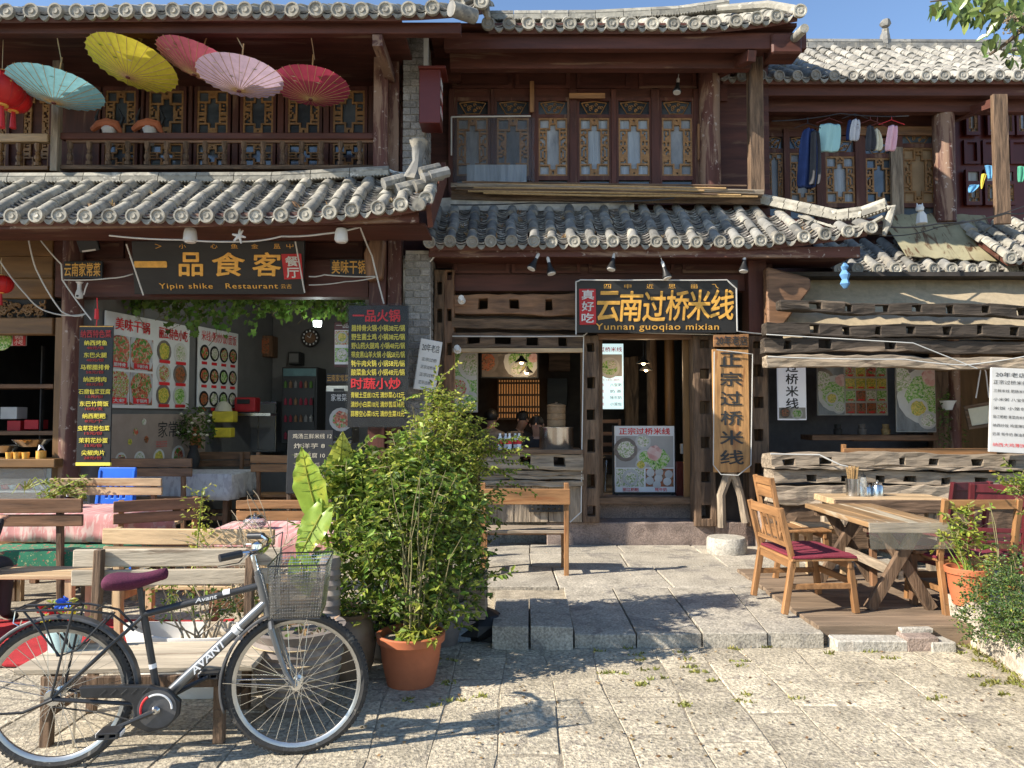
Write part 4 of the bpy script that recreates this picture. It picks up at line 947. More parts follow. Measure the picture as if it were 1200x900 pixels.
# big left sign
t=board('shop_sign','large black restaurant signboard with gold characters and red stamp hung over the left opening','sign',256,314,8.0,1.86,.58,'blackboard',tilt=R(20),th=.05)
t.children[0].data.transform(Matrix(((1,0,.10,0),(0,1,0,0),(0,0,1,0),(0,0,0,1))))
for ch,x,w in zip('一品食客',(-.73,-.30,.12,.53),(.36,.28,.36,.32)): T(ch,w,.26 if ch!='一' else .07,'goldtxt',t,x,.04,bold=.035,sh=.12)
q=MB(); q.box((.70,-.012,-.12),(.92,-.001,.15),j=.008); q.build('red_stamp','redpaint',t)
T('餐',.14,.11,'offwhite',t,.81,.075,y=-.016,bold=.03); T('厅',.14,.11,'offwhite',t,.81,-.05,y=-.016,bold=.03)
T('Yipin shike   Restaurant',1.30,.075,'goldtxt',t,-.02,-.205,bold=.012,cs=1.15)
for i,(s,x) in enumerate(zip(('〉','小','心','鱼','金','昷','屮'),(-.62,-.36,-.02,.2,.42,.66,.8))): T(s,.075,.05,'goldtxt',t,x,.235,bold=0)
T('云古',.12,.05,'goldtxt',t,.72,-.2)
# mid sign
t=board('shop_sign','long black noodle shop signboard with ochre calligraphy over the doorway','sign',769.5,359,8.35,1.83,.60,'blackboard',tilt=R(7),th=.05)
for ch,x,z in zip('云南过桥米线',(-.545,-.285,-.03,.235,.475,.74),(.0,.0,.0,.01,.015,.02)): T(ch,.265,.345,'goldtxt',t,x,z,bold=.03,sh=.08)
q=MB(); q.box((-.875,-.012,-.205),(-.69,-.001,.20),j=.006); q.build('red_stamp','redpaint',t)
for ch,z in zip('真好吃',(.13,0,-.13)): T(ch,.14,.11,'offwhite',t,-.782,z,y=-.016,bold=.035)
T('Yunnan guoqiao mixian',1.40,.095,'goldtxt',t,.01,-.24,bold=.014,cs=1.1)
for s,x in zip('四申近思甾乁',(-.56,-.33,-.08,.17,.42,.66)): T(s,.08,.05,'goldtxt',t,x,.225)
# small plaques
t=board('plaque','small black plaque with yellow home cooking characters at the left of the big sign','sign',97,316,8.15,.43,.19,'black',th=.03); T('云南家常菜',.40,.155,'goldtxt',t,0,0,bold=.03)
t=board('plaque','small black plaque with four golden characters beside the right pillar of the restaurant','sign',409,313,8.15,.42,.18,'black',th=.03); T('美味干锅',.38,.155,'goldtxt',t,0,0,bold=.03)
# left hanging menu
def menu(t,lines,w,h,top,m1,m2,fs,dx=0,**k): pass
t=board('hanging_menu','tall narrow black menu banner with yellow dishes and red prices on the left pillar','menu board',111,463,7.95,.365,1.50,'black',th=.02)
z=.66; T('纳西特色菜',.33,.085,'darkredtxt',t,0,z,bold=.03)
z=.64
for a,b in (('纳西烤鱼','48元/条'),('东巴火腿','48元/份'),('马帮腊排骨','58元/份'),('纳西烤肉','48元/份'),('石磨包浆豆腐','15元/份'),('东巴竹筒饭','10元/支'),('纳西粑粑','8元/个'),('虫草花炒包菜','15元/份'),('茉莉花炒蛋','35元/份'),('尖椒肉片','28元/份')):
    z-=.078; T(a,.062*len(a) if len(a)<6 else .34,.056,'yellowtxt',t,0,z,bold=.02); z-=.053; T(b,.19,.036,'darkredtxt',t,0,z,bold=.012)
MB().box((-.18,-.003,.735),(.18,-.001,.745)).build('gold_band','goldtxt',t); pb_=MB().box((-.185,-.004,-.755),(.185,.024,-.72)).build('hem','yellowtxt',t)
q=MB(); q.tube([(0,0,.74),(.01,0,.9),(0,0,1.05)],.006,4); q.tube([(0,0,.82),(0,0,.93)],[.025,.02],6); q.build('red_tassel','redtxt',t)
# right hotpot menu with film
t=board('menu_banner','large black hotpot menu with red heading and yellow price rows wrapped in clear film','menu board',443,429,7.75,.63,1.28,'black',rz=R(0),th=.02)
T('一品火锅',.50,.13,'redtxt',t,-.02,.53,bold=.04)
z=.40
for s in ('腊排骨火锅·小锅38元/锅','野生菌土鸡 小锅38元/锅','野山药火腿鸡 小锅48元/锅','带皮黑山羊火锅 小锅58元/锅','牦牛肉火锅 小锅58元/锅','酸菜鱼火锅 小锅48元/锅'):
    T(s,.56,.068,'yellowtxt',t,0,z,bold=.03); z-=.093
T('时蔬小炒',.52,.12,'redtxt',t,-.02,z-.025,bold=.04); z-=.135
for s in ('青椒土豆丝12元 清炒菜心12元','清炒小白菜10元 清炒苦瓜16元','蒜蓉空心菜15元 清炒生菜15元'): T(s,.56,.062,'yellowtxt',t,0,z-.01,bold=.03); z-=.098
q=MB(); n=10
q.cells([-.33+.67*i/n for i in range(n+1)],[-.65+1.31*i/n for i in range(n+1)],lambda i,k:True,-.03,-.027,j=.008); q.build('clear_film','film',t,True)
# vertical board
t=board('vertical_signboard','tall orange wood board with black vertical characters hung right of the doorway','sign',857,481,8.42,.41,1.40,'boardwood',th=.04)
for i,ch in enumerate('正宗过桥米线'): T(ch,.27 if i>3 else .25,.165,'blacktxt',t,.0,.58-i*.222,y=-.004,bold=.03)
t=board('plaque','small orange wood plaque reading twenty year old shop above the vertical board','sign',857,399,8.4,.40,.145,'orangeX',th=.03); T('20年老店',.36,.11,'blacktxt',t,0,0,bold=.01)
# photo posters
def photo(t,x0,z0,x1,z1,m,y=-.003,name='printed_photo'): 
    q=MB(); q.box((x0,y,z0),(x1,y+.002,z1)); return q.build(name,m,t)
def dish(t,x,z,r,m,y=-.006,plate='offwhite',clip=None,rim=True):
    n=16; q=MB(); 
    if rim: q.lathe((x,y,z),[(r,0),(r,.002),(0,.002)],n,axis='y',mi=0)
    # food heap as a ragged disc
    vs=[(x,y-.003,z)]; 
    for i in range(18): a=i*2*math.pi/18; s=r*.8*rr(.82,1.0); vs.append((x+s*math.cos(a),y-.002,z+s*math.sin(a)))
    q.add(vs,[(0,1+(i+1)%18,1+i) for i in range(18)],1)
    if clip: q.v=[(min(max(a,clip[0]),clip[2]),b,min(max(c,clip[1]),clip[3])) for a,b,c in q.v]
    return q.build('printed_dish',[plate,m],t)
# wall posters inside left
def wallposter(name,label,p0,p1,z0,z1,m='white'):
    (xa,ya),(xb,yb)=p0,p1; w=math.hypot(xb-xa,yb-ya); t=thing(name,label,'poster',((xa+xb)/2,(ya+yb)/2,(z0+z1)/2),math.atan2(yb-ya,xb-xa)); h=z1-z0
    bevel(MB().box((-w/2,-.01,-h/2),(w/2,.012,h/2)).build('board',m,t),.003); return t,w,h
wall=lambda D:(-4.78+(D-8.5)*.1875,D)
t,w,h=wallposter('dish_poster','big white dish poster with large red headings on the restaurant side wall',wall(8.62),wall(10.2),1.69,2.83,'sheetwhite' if 'sheetwhite' in MAT else 'white')
y=-.014
T('美味干锅',.62,.15,'redtxt',t,-w/2+.46,h/2-.13,y=y-.002,bold=.02); T('丽江特色小吃',.60,.15,'redtxt',t,w/2-.36,h/2-.15,y=y-.002,bold=.02)
xs=[-w/2+.02,-w/2+.42,-w/2+.86]
for i,(c,d) in enumerate((('dish_red','dish_mix'),('dish_red','dish_red'))):
    for k in range(2):
        x0=xs[i]; zt=h/2-.27-k*.43; photo(t,x0,zt-.40,x0+(.38,.42)[i],zt,'dish_brown',y=y); dish(t,x0+.2,zt-.17,.27,(c,d)[k],y=y-.003,plate='whitecloth',clip=(x0,zt-.40,x0+(.38,.42)[i],zt))
        MB().box((x0+.06,y-.012,zt-.385),(x0+.34,y-.009,zt-.315)).build('red_caption','redtxt',t); T(('腊排骨','干锅牛肉')[i] if k==0 else ('大虾','干锅鸡')[i],.2,.045,'white',t,x0+.2,zt-.35,y=y-.015,bold=.02)
for i in range(2):
    for k in range(3):
        x0=-w/2+.91+i*.34; zt=h/2-.27-k*.288
        dish(t,x0+.15,zt-.12,.145,(('dish_yellow','dish_pale'),('dish_mix','dish_brown'),('dish_yellow','dish_green'))[k][i],y=y-.003,plate=('potgrey','offwhite')[(i+k)%2])
        MB().box((x0+.05,y-.012,zt-.275),(x0+.26,y-.009,zt-.235)).build('red_caption','redtxt',t)
t,w,h=wallposter('dish_poster','narrower white poster with rows of round bowls beyond the big dish poster',wall(10.4),wall(11.4),1.72,2.86)
T('米线/粥/炒饭/面饭',.90,.15,'redtxt',t,0,h/2-.12,y=-.016)
for k in range(3):
    for i in range(4): dish(t,-w/2+.14+i*.243,h/2-.36-k*.33,.112,random.choice(DISH),y=-.018,plate='black'); MB().box((-w/2+.08+i*.243,-.018,h/2-.53-k*.33),(-w/2+.20+i*.243,-.012,h/2-.49-k*.33)).build('red_caption','redtxt',t)
t,w,h=wallposter('mural_poster','brown mural poster with brushed characters, a jar and bowls low on the side wall',wall(8.7),wall(10.6),.98,1.62,'printboard')
for i,ch in enumerate('家常菜'): T(ch,.19,.21,'blacktxt',t,.02+i*.21,.12,y=-.013,bold=.0)
q=MB(); q.lathe((.74,-.014,-.0),[(.0,-.16),(.12,-.16),(.14,-.05),(.07,.1),(.06,.14),(0,.14)],14); q.v=[(a,-.012+(b+.012)*.03,c) for a,b,c in q.v]; q.build('printed_jar','dish_brown',t)
for x,r_ in ((-.75,.10),(-.42,.1),(-.05,.11),(.35,.14)): dish(t,x,-.24,r_,random.choice(DISH),y=-.015)
for x,z in ((-.5,.1),(-.6,-.02),(-.3,.0),(-.35,.22),(.45,-.0)): dish(t,x,z,rr(.03,.06),random.choice(DISH),y=-.013,rim=False)
for k in range(3): T('纳西风味',.22,.02,'redtxt',t,.0,-.04-k*.03,y=-.013)
# orange dish poster behind menu
t=board('dish_poster','tall orange topped poster with two dishes hanging behind the hotpot menu','poster',401,404,9.0,.20,.55,'redbox',th=.02); photo(t,-.09,-.24,.09,.18,'white',y=-.004); T('一品',.15,.06,'white',t,0,.235,y=-.006)
for z in (.09,-.12): photo(t,-.085,z-.09,.085,z+.08,'dish_mix' if z>0 else 'dish_green',y=-.007); dish(t,0,z,.07,'dish_yellow' if z>0 else 'dish_pale',y=-.011)
t=board('plaque','dark plaque with small golden characters low behind the hotpot menu','sign',396,443,8.9,.28,.12,'black'); T('云南家常菜',.26,.08,'goldtxt',t,0,0)
t=board('dish_poster','black and white poster with a plate of meat on the white cooler','poster',397,487,9.4,.34,.62,'black',th=.02)
T('家常菜',.2,.09,'white',t,.0,.23); dish(t,.03,-.05,.15,'dish_red')
t=board('chalkboard','tall slate chalkboard with handwritten dish list leaning in front of the restaurant','chalkboard',363,541,7.3,.44,.62,'blackboard',rz=R(4),tilt=R(-6))
z=.25
for s in ('鸡汤三鲜米线 12','炸洋芋 8','青菜豆腐 10','凉拌黄瓜 8','酸辣粉 10','玉米粑粑 5'): T(s,.38 if len(s)>8 else .30,.05,'dimtxt',t,rr(-.02,.02),z,bold=-.01); z-=.095
for s in (-1,1): MB().beam((s*.2,.03,-.62),(s*.2,.03,.3),.03,.03).build('leg','oldZ',t)
# tilted white board near the pier
t=board('price_board','white price board with thin black writing leaning at an angle beside the brick pier','menu board',502,428,8.15,.26,.56,'offwhite',rz=R(38),tilt=R(4),th=.02)
t.rotation_euler=(R(4),R(7),R(30)); T('20年老店',.21,.085,'blacktxt',t,0,.19)
for k in range(4): T('正宗过桥米线'[:4+k%2],.18,.04,'blacktxt',t,0,.06-k*.085,bold=-.01)
# stand sign in door
t=board('standing_sign','white standing picture sign with bowls and dumplings inside the noodle shop doorway','sign',755.5,538,9.35,.755,.83,'white',th=.04)
T('正宗过桥米线',.64,.085,'redtxt',t,0,.35,bold=.03); photo(t,-.36,-.105,.36,.29,'plaster',y=-.004)
dish(t,-.24,.12,.15,'dish_pale',y=-.007,plate='potgrey'); dish(t,-.02,.22,.10,'dish_pale',y=-.009); dish(t,.0,.03,.10,'dish_green',y=-.009); dish(t,.17,.0,.19,'dish_green',y=-.008,rim=False); dish(t,.12,.08,.13,'dish_pinkmeat' if 'dish_pinkmeat' in MAT else 'dish_pale',y=-.012,rim=False); dish(t,-.05,-.07,.07,'dish_yellow',y=-.010)
photo(t,-.36,-.345,-.01,-.12,'dish_pale',y=-.004); photo(t,.01,-.345,.36,-.12,'dish_brown',y=-.004); dish(t,-.18,-.23,.10,'dish_pale',y=-.007)
for x,z in ((.07,-.17),(.18,-.165),(.30,-.19),(.06,-.27),(.17,-.24),(.28,-.28),(.15,-.32)): 
    q=MB(); q.lathe((x,-.007,z),[(0,-.004),(.03,-.003),(.052,.0),(0,.001)],12,axis='y'); q.build('printed_bun','offwhite',t)
T('丽江粑粑',.2,.045,'redtxt',t,-.18,-.38,bold=.01); T('牦牛奶',.15,.045,'redtxt',t,.2,-.38,bold=.01)
for s in (-1,1): MB().box((s*.35-.015,.01,-.47),(s*.35+.015,.2,-.415)).build('foot','black',t)
MB().box((-.40,.042,-.45),(.40,.07,.42)).build('frame','black',t)
# lightbox in the doorway
t=board('light_box','glowing pale blue lit menu panel with a noodle bowl seen through the doorway','lit sign',714,441,10.4,.40,.92,'lightbox',th=.04)
T('过桥米线',.32,.07,'redtxt',t,.02,.38,bold=.02); photo(t,-.17,.0,.18,.31,'plaster',y=-.004); dish(t,.0,.12,.15,'dish_green',y=-.007); dish(t,.04,.17,.07,'dish_pale',y=-.011); T('10元 13元 20元',.30,.035,'redtxt',t,0,-.05)
for k,s in enumerate(('八宝粥','奶 茶','牦牛奶','小笼包')): T(s,.16,.045,'blacktxt',t,.09,-.12-k*.09); T('米线',.09,.045,'redtxt',t,-.12,-.12-k*.09)
# noodle posters in the left window of the noodle shop
t=board('noodle_poster','dark framed screen with green noodle bowls above the counter opening','poster',597,428,10.2,.80,.36,'black',th=.03); photo(t,-.38,-.16,.38,.16,'potgrey',y=-.004)
C_=(-.38,-.16,.38,.16); dish(t,.16,.05,.24,'dish_green',y=-.007,clip=C_); dish(t,.10,-.05,.11,'dish_pale',y=-.010,clip=C_); dish(t,.22,-.06,.07,'dish_yellow',y=-.012,rim=False,clip=C_); dish(t,.33,.10,.09,'dish_pinkmeat',y=-.013,rim=False,clip=C_); dish(t,-.32,.05,.17,'dish_brown',y=-.008,plate='potgrey',clip=C_)
t=board('noodle_poster','narrow bright green and white noodle poster on the left jamb of the counter window','poster',545,446,9.3,.34,.80,'plaster',rz=R(20),th=.02)
photo(t,-.15,-.38,.15,.38,'dish_green',y=-.004); C_=(-.15,-.38,.15,.38); dish(t,.1,.2,.2,'dish_pale',y=-.008,clip=C_); dish(t,-.1,-.1,.16,'dish_mix',y=-.008,clip=C_); dish(t,.08,-.28,.14,'dish_green',y=-.01,clip=C_)
# right window
t=board('noodle_sign','narrow white vertical sign with large black characters at the left of the right hand window','sign',928,455,10.0,.385,.86,'litwhite',th=.03)
for i,ch in enumerate('过桥米线'): T(ch,.17,.145,'blacktxt',t,0,.29-i*.165,bold=.03)
photo(t,-.18,-.41,.18,-.26,'plaster',y=-.004); dish(t,-.1,-.33,.07,'dish_brown',y=-.007,plate='potgrey'); dish(t,.06,-.34,.08,'dish_green',y=-.007)
t=board('noodle_poster','wide pale poster with a noodle bowl and a grid of small dishes, right window','poster',999,457,10.5,1.0,.72,'plaster',th=.03)
photo(t,-.49,-.35,-.12,.35,'sheetfilm',y=-.004); C_=(-.49,-.35,-.12,.35); dish(t,-.45,.12,.2,'dish_pale',y=-.007,plate='potgrey',clip=C_); dish(t,-.24,-.05,.26,'dish_green',y=-.009,clip=C_); dish(t,-.16,.14,.12,'dish_pinkmeat',y=-.012,rim=False,clip=C_); dish(t,-.3,-.12,.09,'dish_yellow',y=-.013,clip=C_); dish(t,-.2,-.25,.09,'dish_pale',y=-.014,clip=C_)
for k in range(4):
    for i in range(4): photo(t,-.10+i*.148,.19-k*.175,.035+i*.148,.34-k*.175,random.choice(DISH),y=-.005); MB().box((-.07+i*.148,-.009,.2-k*.175),(.01+i*.148,-.006,.22-k*.175)).build('red_caption','redtxt',t)
t=board('noodle_poster','tall poster with one big noodle bowl beside the planter wall in the right window','poster',1073,466,9.9,.50,.92,'plaster',rz=R(-8),th=.03)
photo(t,-.24,-.45,.24,.45,'sheetfilm',y=-.004); C_=(-.24,-.45,.24,.45); dish(t,-.24,.25,.24,'dish_pale',y=-.007,plate='potgrey',clip=C_); dish(t,.14,.02,.38,'dish_green',y=-.009,clip=C_); dish(t,.2,.28,.17,'dish_pinkmeat',y=-.013,rim=False,clip=C_); dish(t,.02,-.14,.13,'dish_yellow',y=-.013,clip=C_); dish(t,.14,-.3,.12,'dish_pale',y=-.015,clip=C_)
t=board('menu_board','white menu board with rows of black brush writing at the right edge of the frame','menu board',1183,481,7.7,.38,.88,'offwhite',rz=R(-4),th=.03)
t.rotation_euler=(0,R(3),R(-4))
T('20年老店',.30,.05,'blacktxt',t,0,.37); T('正宗过桥米线',.34,.045,'blacktxt',t,0,.29)
for k,s in enumerate(('三鲜米线 肥肠米线','小米粥 八宝粥','米饭 小笼包','丽江粑粑 青菜肉米线','纳西炒饭 鸡蛋薄饼','奶茶 牦牛奶 酥油茶')): T(s,.33,.034,'blacktxt',t,0,.2-k*.09)
T('纳西大鸡薄饼',.32,.04,'redtxt',t,0,-.36)
# ================= furniture =================
def bench(label,w,loc,rz,m='pineX',mz='brownZ',sh=.45,bh=.92,sd=.38,planks=((.70,.80),(.81,.92)),group='wooden benches of the street tables',seat=True,posts=.12,rake=.05,legm=None,cat='bench',name='bench',seatm=None,cushion=None):
    """back plane at y=0, seat reaches out to +y"""
    t=thing(name,label,cat,loc,rz,group)
    for a,b in planks: bevel(MB().beam((-w/2,-.025-rake*(a-sh)/.4,(a+b)/2),(w/2,-.025-rake*(a-sh)/.4,(a+b)/2),.028,b-a-.004,n=3,j=.003).build('back_plank',m,t),.005)
    for s in (-1,1): bevel(MB().beam((s*(w/2-posts),.02,0),(s*(w/2-posts),.02-rake,bh),.045,.05,up=(0,1,0),j=.002).build('back_post',mz,t),.004)
    if seat:
        n=3
        for i in range(n): bevel(MB().beam((-w/2,.04+(i+.5)*sd/n,sh),(w/2,.04+(i+.5)*sd/n,sh),sd/n-.006,.03,n=3,j=.003).build('seat_plank',seatm or m,t),.005)
        for s in (-1,1):
            bevel(MB().beam((s*(w/2-posts),.02+sd,0),(s*(w/2-posts),.02+sd,sh-.02),.05,.05,up=(0,1,0)).build('leg',mz,t),.004)
            bevel(MB().beam((s*(w/2-posts),.0,sh-.05),(s*(w/2-posts),.05+sd,sh-.05),.03,.06).build('side_rail',mz,t),.004)
            bevel(MB().beam((s*(w/2-posts),.0,.15),(s*(w/2-posts),.05+sd,.15),.03,.04).build('stretcher',mz,t),.004)
        bevel(MB().beam((-w/2+posts,.05+sd,sh-.05),(w/2-posts,.05+sd,sh-.05),.025,.06).build('apron',mz,t),.004)
    if cushion: 
        q=MB(); q.box((-w/2+.02,.03,sh+.015),(w/2-.02,.05+sd,sh+.05)); bevel(q.build('cushion',cushion,t),.012,2)
    return t
def on(px,py,z=0): p=gnd(px,py,z); return (p.x,p.y,z)
# bench right behind the bicycle, seat towards the viewer
p=P(203,650,4.12); bench('long weathered grey bench standing directly behind the bicycle',1.14,(p.x,4.12,0),math.pi+R(3),'bleachX','oldZ',sh=.36,bh=.86,sd=.42,planks=((.655,.745),(.755,.855)),posts=.16)
p=P(226,632,4.95); bench('pale bench facing away just behind the long grey bench, dead twigs lying over it',1.14,(p.x,4.95,0),R(-2),'pineX','pineZ',sh=.45,bh=.86,planks=((.66,.745),(.755,.86)),posts=.08)
p=P(28,600,6.1); bench('dark brown bench at the left edge beside the flowered green cloth',1.0,(p.x,6.1,0),R(3),'brownX','oldZ',sh=.47,bh=.95,planks=((.70,.80),(.81,.93)),posts=.2,seatm='pineX')
p=P(129,575,7.35); bench('sunlit yellow pine bench backrest in front of the blue plastic seat',1.09,(p.x,7.35,.0),0,'pineX','brownZ',sh=.5,bh=.98,planks=((.82,.905),(.91,.99)),posts=.1)
p=P(186,600,6.5); bench('tilted brown bench standing askew between the two pink tables',.70,(p.x,6.5,.0),R(28),'brownX','orangeZ',sh=.45,bh=.88,planks=((.68,.77),(.78,.88)),posts=.06)
p=P(330,590,6.6); bench('orange brown bench in front of the chalkboard, partly behind the big leaves',.75,(p.x,6.6,0),R(0),'orangeX','orangeZ',sh=.45,bh=.86,planks=((.68,.77),(.78,.86)),posts=.1)
p=P(180,545,8.6); bench('brown bench with its end post showing, in front of the white clothed table',.95,(p.x,8.6,.14),R(0),'brownX','brownZ',sh=.47,bh=.98,planks=((.76,.86),(.87,.97)),posts=.12)
p=P(245,530,10.4); bench('dark bench at the far side of the white clothed table',1.1,(p.x,10.4,.14),R(180),'brownX','brownZ',sh=.45,bh=.95,planks=((.74,.83),(.84,.95)),posts=.1)
p=P(322,540,9.3); bench('small slatted bench back inside the restaurant left of the chalkboard',.55,(p.x,9.3,.14),0,'orangeX','brownZ',sh=.45,bh=1.0,planks=((.76,.86),(.87,.97)),posts=.08)
# bench before the noodle shop counter
p=on(617,675,tz); bench('varnished orange bench on the terrace in front of the noodle counter',.84,(PX(615,7.0),7.0,tz),0,'orangeX','orangeZ',sh=.40,bh=.87,sd=.36,planks=((.67,.82),),posts=.03,group=None,seatm='greyX')
# benches and tables with cloths
def cloth_table(label,w,d,h,loc,rz,cm,drop=.22,legm='brownZ'):
    t=thing('table',label,'table',loc,rz,'clothed tables of the restaurant')
    for sx in (-1,1):
        for sy in (-1,1): MB().beam((sx*(w/2-.08),sy*(d/2-.08),0),(sx*(w/2-.08),sy*(d/2-.08),h-.03),.06,.06,up=(0,1,0)).build('leg',legm,t)
    MB().box((-w/2,-d/2,h-.03),(w/2,d/2,h)).build('table_top',legm,t)
    for a,b in (((-w/2,-d/2),(w/2,-d/2)),((-w/2,d/2),(w/2,d/2))): MB().beam((a[0]+.1,a[1]*.8,.2),(b[0]-.1,b[1]*.8,.2),.04,.05).build('stretcher',legm,t)
    c=MB(); n=60; ring=[]; W2,D2_=w/2+.01,d/2+.01
    per=2*(w+d); pts=[]
    for i in range(n):
        s=per*i/n
        if s<w: p=(-W2+2*W2*s/w,-D2_)
        elif s<w+d: p=(W2,-D2_+2*D2_*(s-w)/d)
        elif s<2*w+d: p=(W2-2*W2*(s-w-d)/w,D2_)
        else: p=(-W2,D2_-2*D2_*(s-2*w-d)/d)
        pts.append(p)
    vs=[(0,0,h+.006)]+[(x*.98,y*.98,h+.006) for x,y in pts]+[(x*1.01,y*1.01,h-.01) for x,y in pts]
    for k in range(1,4):
        for i,(x,y) in enumerate(pts): f=1.01+k*.012+.018*k*math.sin(i*1.9)*.8; vs.append((x*f,y*f,h-.01-drop*k/3+rr(-.006,.006)))
    fs=[(0,1+i,1+(i+1)%n) for i in range(n)]
    for k in range(4):
        for i in range(n): a=1+k*n+i; b=1+k*n+(i+1)%n; fs.append((a,a+n,b+n,b))
    c.add(vs,fs); cl=c.build('tablecloth',cm,t,True); m=cl.modifiers.new('th','SOLIDIFY'); m.thickness=.003
    return t
p=P(95,605,6.75); cloth_table('table under a faded pink and white cloth behind the dark bench at the left',1.35,.75,.74,(p.x-.1,6.85,0),R(-3),'pinkcloth')
p=P(330,608,5.9); cloth_table('second pink clothed table with a glass jar, behind the dead twigs',.95,.7,.72,(p.x,5.85,0),R(2),'pinkcloth')
p=P(222,560,9.5); cloth_table('long table under a white cloth deep inside the restaurant',1.35,.8,.74,(p.x,9.5,.14),R(0),'whitecloth',.3)
# flowered bench seat at left
p=P(55,640,5.9); t=thing('cloth_bench','low bench seat covered with flowered green cloth at the left edge','bench',(p.x-.1,6.35,0)); 
bevel(MB().box((-.62,-.2,.46),(.62,.2,.49)).build('cloth','flowercloth',t),.008); MB().box((-.63,-.215,.36),(.63,-.2,.485),j=.004).build('cloth_drop','flowercloth',t); bevel(MB().box((-.6,-.19,.42),(.6,.19,.455)).build('seat_plank','pineX',t),.004)
for sx in (-1,1):
    for sy in (-1,1): MB().beam((sx*.5,sy*.15,0),(sx*.5,sy*.15,.43),.05,.05,up=(0,1,0)).build('leg','pineZ',t)
p=P(30,655,5.5); t=thing('stool_bench','bare pine bench seat below the flowered cloth near the seated person','bench',(p.x,5.55,0)); 
for i in range(2): bevel(MB().box((-.45,-.17+i*.175,.42),(.45,-.005+i*.175,.45)).build('seat_plank','pineX',t),.004)
for sx in (-1,1):
    for sy in (-1,1): MB().beam((sx*.38,sy*.13,0),(sx*.38,sy*.13,.42),.05,.05,up=(0,1,0)).build('leg','pineZ',t)
# blue plastic seat
p=P(130,570,7.75); t=thing('plastic_chair','bright blue plastic child seat with slots behind the sunlit pine bench','chair',(p.x,7.75,0)); t.rotation_euler=(R(-6),0,R(-3))
q=MB(); xs=[-.21,-.17,-.10,-.08,-.04,-.02,.02,.04,.08,.10,.17,.21]; q.cells(xs,[.62,.70,.74,.90,.98,1.06],lambda i,k: not(k==2 and i in(2,4,6,8)),0,.03); 
q.v=[(x*(1+(.86-z)*.25),y,z) for x,y,z in q.v]; bevel(q.build('backrest','blueplastic',t),.01,2)
q=MB(); q.box((-.20,-.012,.62),(-.17,.0,1.03)); bevel(q.build('rim','blueplastic',t),.006); q=MB(); q.box((.17,-.012,.62),(.20,.0,1.03)); bevel(q.build('rim','blueplastic',t),.006)
bevel(MB().box((-.25,-.05,.40),(.25,.35,.62)).build('seat','blueplastic',t),.02,2)
for sx in (-1,1):
    for sy in (0,1): MB().beam((sx*.24,sy*.32,.0),(sx*.2,sy*.3,.42),.035,.035,up=(0,1,0)).build('leg','blueplastic',t)
# ---------- right hand seating on the deck ----------
dz=tz+.03
dk=thing('timber_deck','weathered plank deck under the tables at the right','deck',(3.2,5.9,0),world=True)
y=5.28; 
while y<7.15:
    b=y+rr(.10,.13); x0=PX(948,5.3) if False else 2.13+(y-5.25)*.02
    bevel(MB().box((x0+rr(-.01,.02),y+.003,dz-.03),(3.95,b-.003,dz+rr(-.003,.003)),j=.002).build('deck_board','deck',dk),.003); y=b
MB().box((2.15,5.26,-.0),(3.95,5.285,dz-.004)).build('deck_edge','deck',dk)
# main table
t=thing('table','long weathered table with crossed trestle legs and clear film over its near end','table',(2.95,6.15,dz)); TW,TL,TH=.60,1.20,.655
for i in range(4): bevel(MB().beam((-TW/2+TW*(i+.5)/4,-TL/2,TH),(-TW/2+TW*(i+.5)/4,TL/2,TH),TW/4-.003,.04,n=4,j=.003).build('top_plank','tabletop',t),.004)
bevel(MB().box((-TW/2,-TL/2-.015,TH-.055),(TW/2,-TL/2,TH+.02),j=.003).build('end_board','greyX',t),.004)
for sy in (-1,1):
    for s in (-1,1): bevel(MB().beam((s*.24,sy*(TL/2-.14),0),(-s*.13,sy*(TL/2-.14)+s*.035,TH-.03),.045,.085,up=(1,0,0)).build('trestle_leg','oldZ',t),.004)
    MB().box((-.26,sy*(TL/2-.14)-.03,TH-.07),(.26,sy*(TL/2-.14)+.03,TH-.022)).build('bearer','oldX',t)
bevel(MB().beam((0,-TL/2+.12,.26),(0,TL/2-.12,.28),.04,.07).build('stretcher','greyY',t),.004)
q=MB(); n=8; vs=[]
for k,(y,z) in enumerate(((-.48,TH+.028),(-TL/2-.02,TH+.028),(-TL/2-.035,TH-.03),(-TL/2-.04,TH-.11),(-TL/2-.045,TH-.17))):
    for i in range(n+1): vs.append((-TW/2-.01+(TW+.02)*i/n,y+.008*math.sin(i*1.7+k),z+rr(-.003,.003)))
q.add(vs,[(k*(n+1)+i,k*(n+1)+i+1,(k+1)*(n+1)+i+1,(k+1)*(n+1)+i) for k in range(4) for i in range(n)]); q.build('clear_film','film2',t,True)
# second table
p=P(1030,585,7.35); t=thing('table','thick rough table carrying chopsticks and tins beside the timber rail','table',(p.x,7.4,tz))
for i in range(3): bevel(MB().beam((-.56,-.24+i*.16,.68),(.56,-.24+i*.16,.68),.155,.06,n=5,j=.006).build('top_plank','pineX',t),.006)
bevel(MB().box((-.56,-.335,.58),(.56,-.305,.70),j=.005).build('apron','oldX',t),.006)
for sx in (-1,1):
    for sy in (-1,1): bevel(MB().beam((sx*.42,sy*.2,0),(sx*.42,sy*.2,.64),.08,.08,up=(0,1,0),n=3,j=.006).build('leg','greyZ',t),.006)
tb2=(p.x,7.4,tz+.71)
c=(P(999,560,7.35).x,7.35,tz+.71); t=thing('chopstick_holder','steel tumbler full of bamboo chopsticks on the thick rough table','chopstick holder',c)
MB().lathe((0,0,0),[(.062,0),(.066,.17),(.062,.17),(.058,.01),(0,.01)],18).build('tumbler','steel',t,True); q=MB()
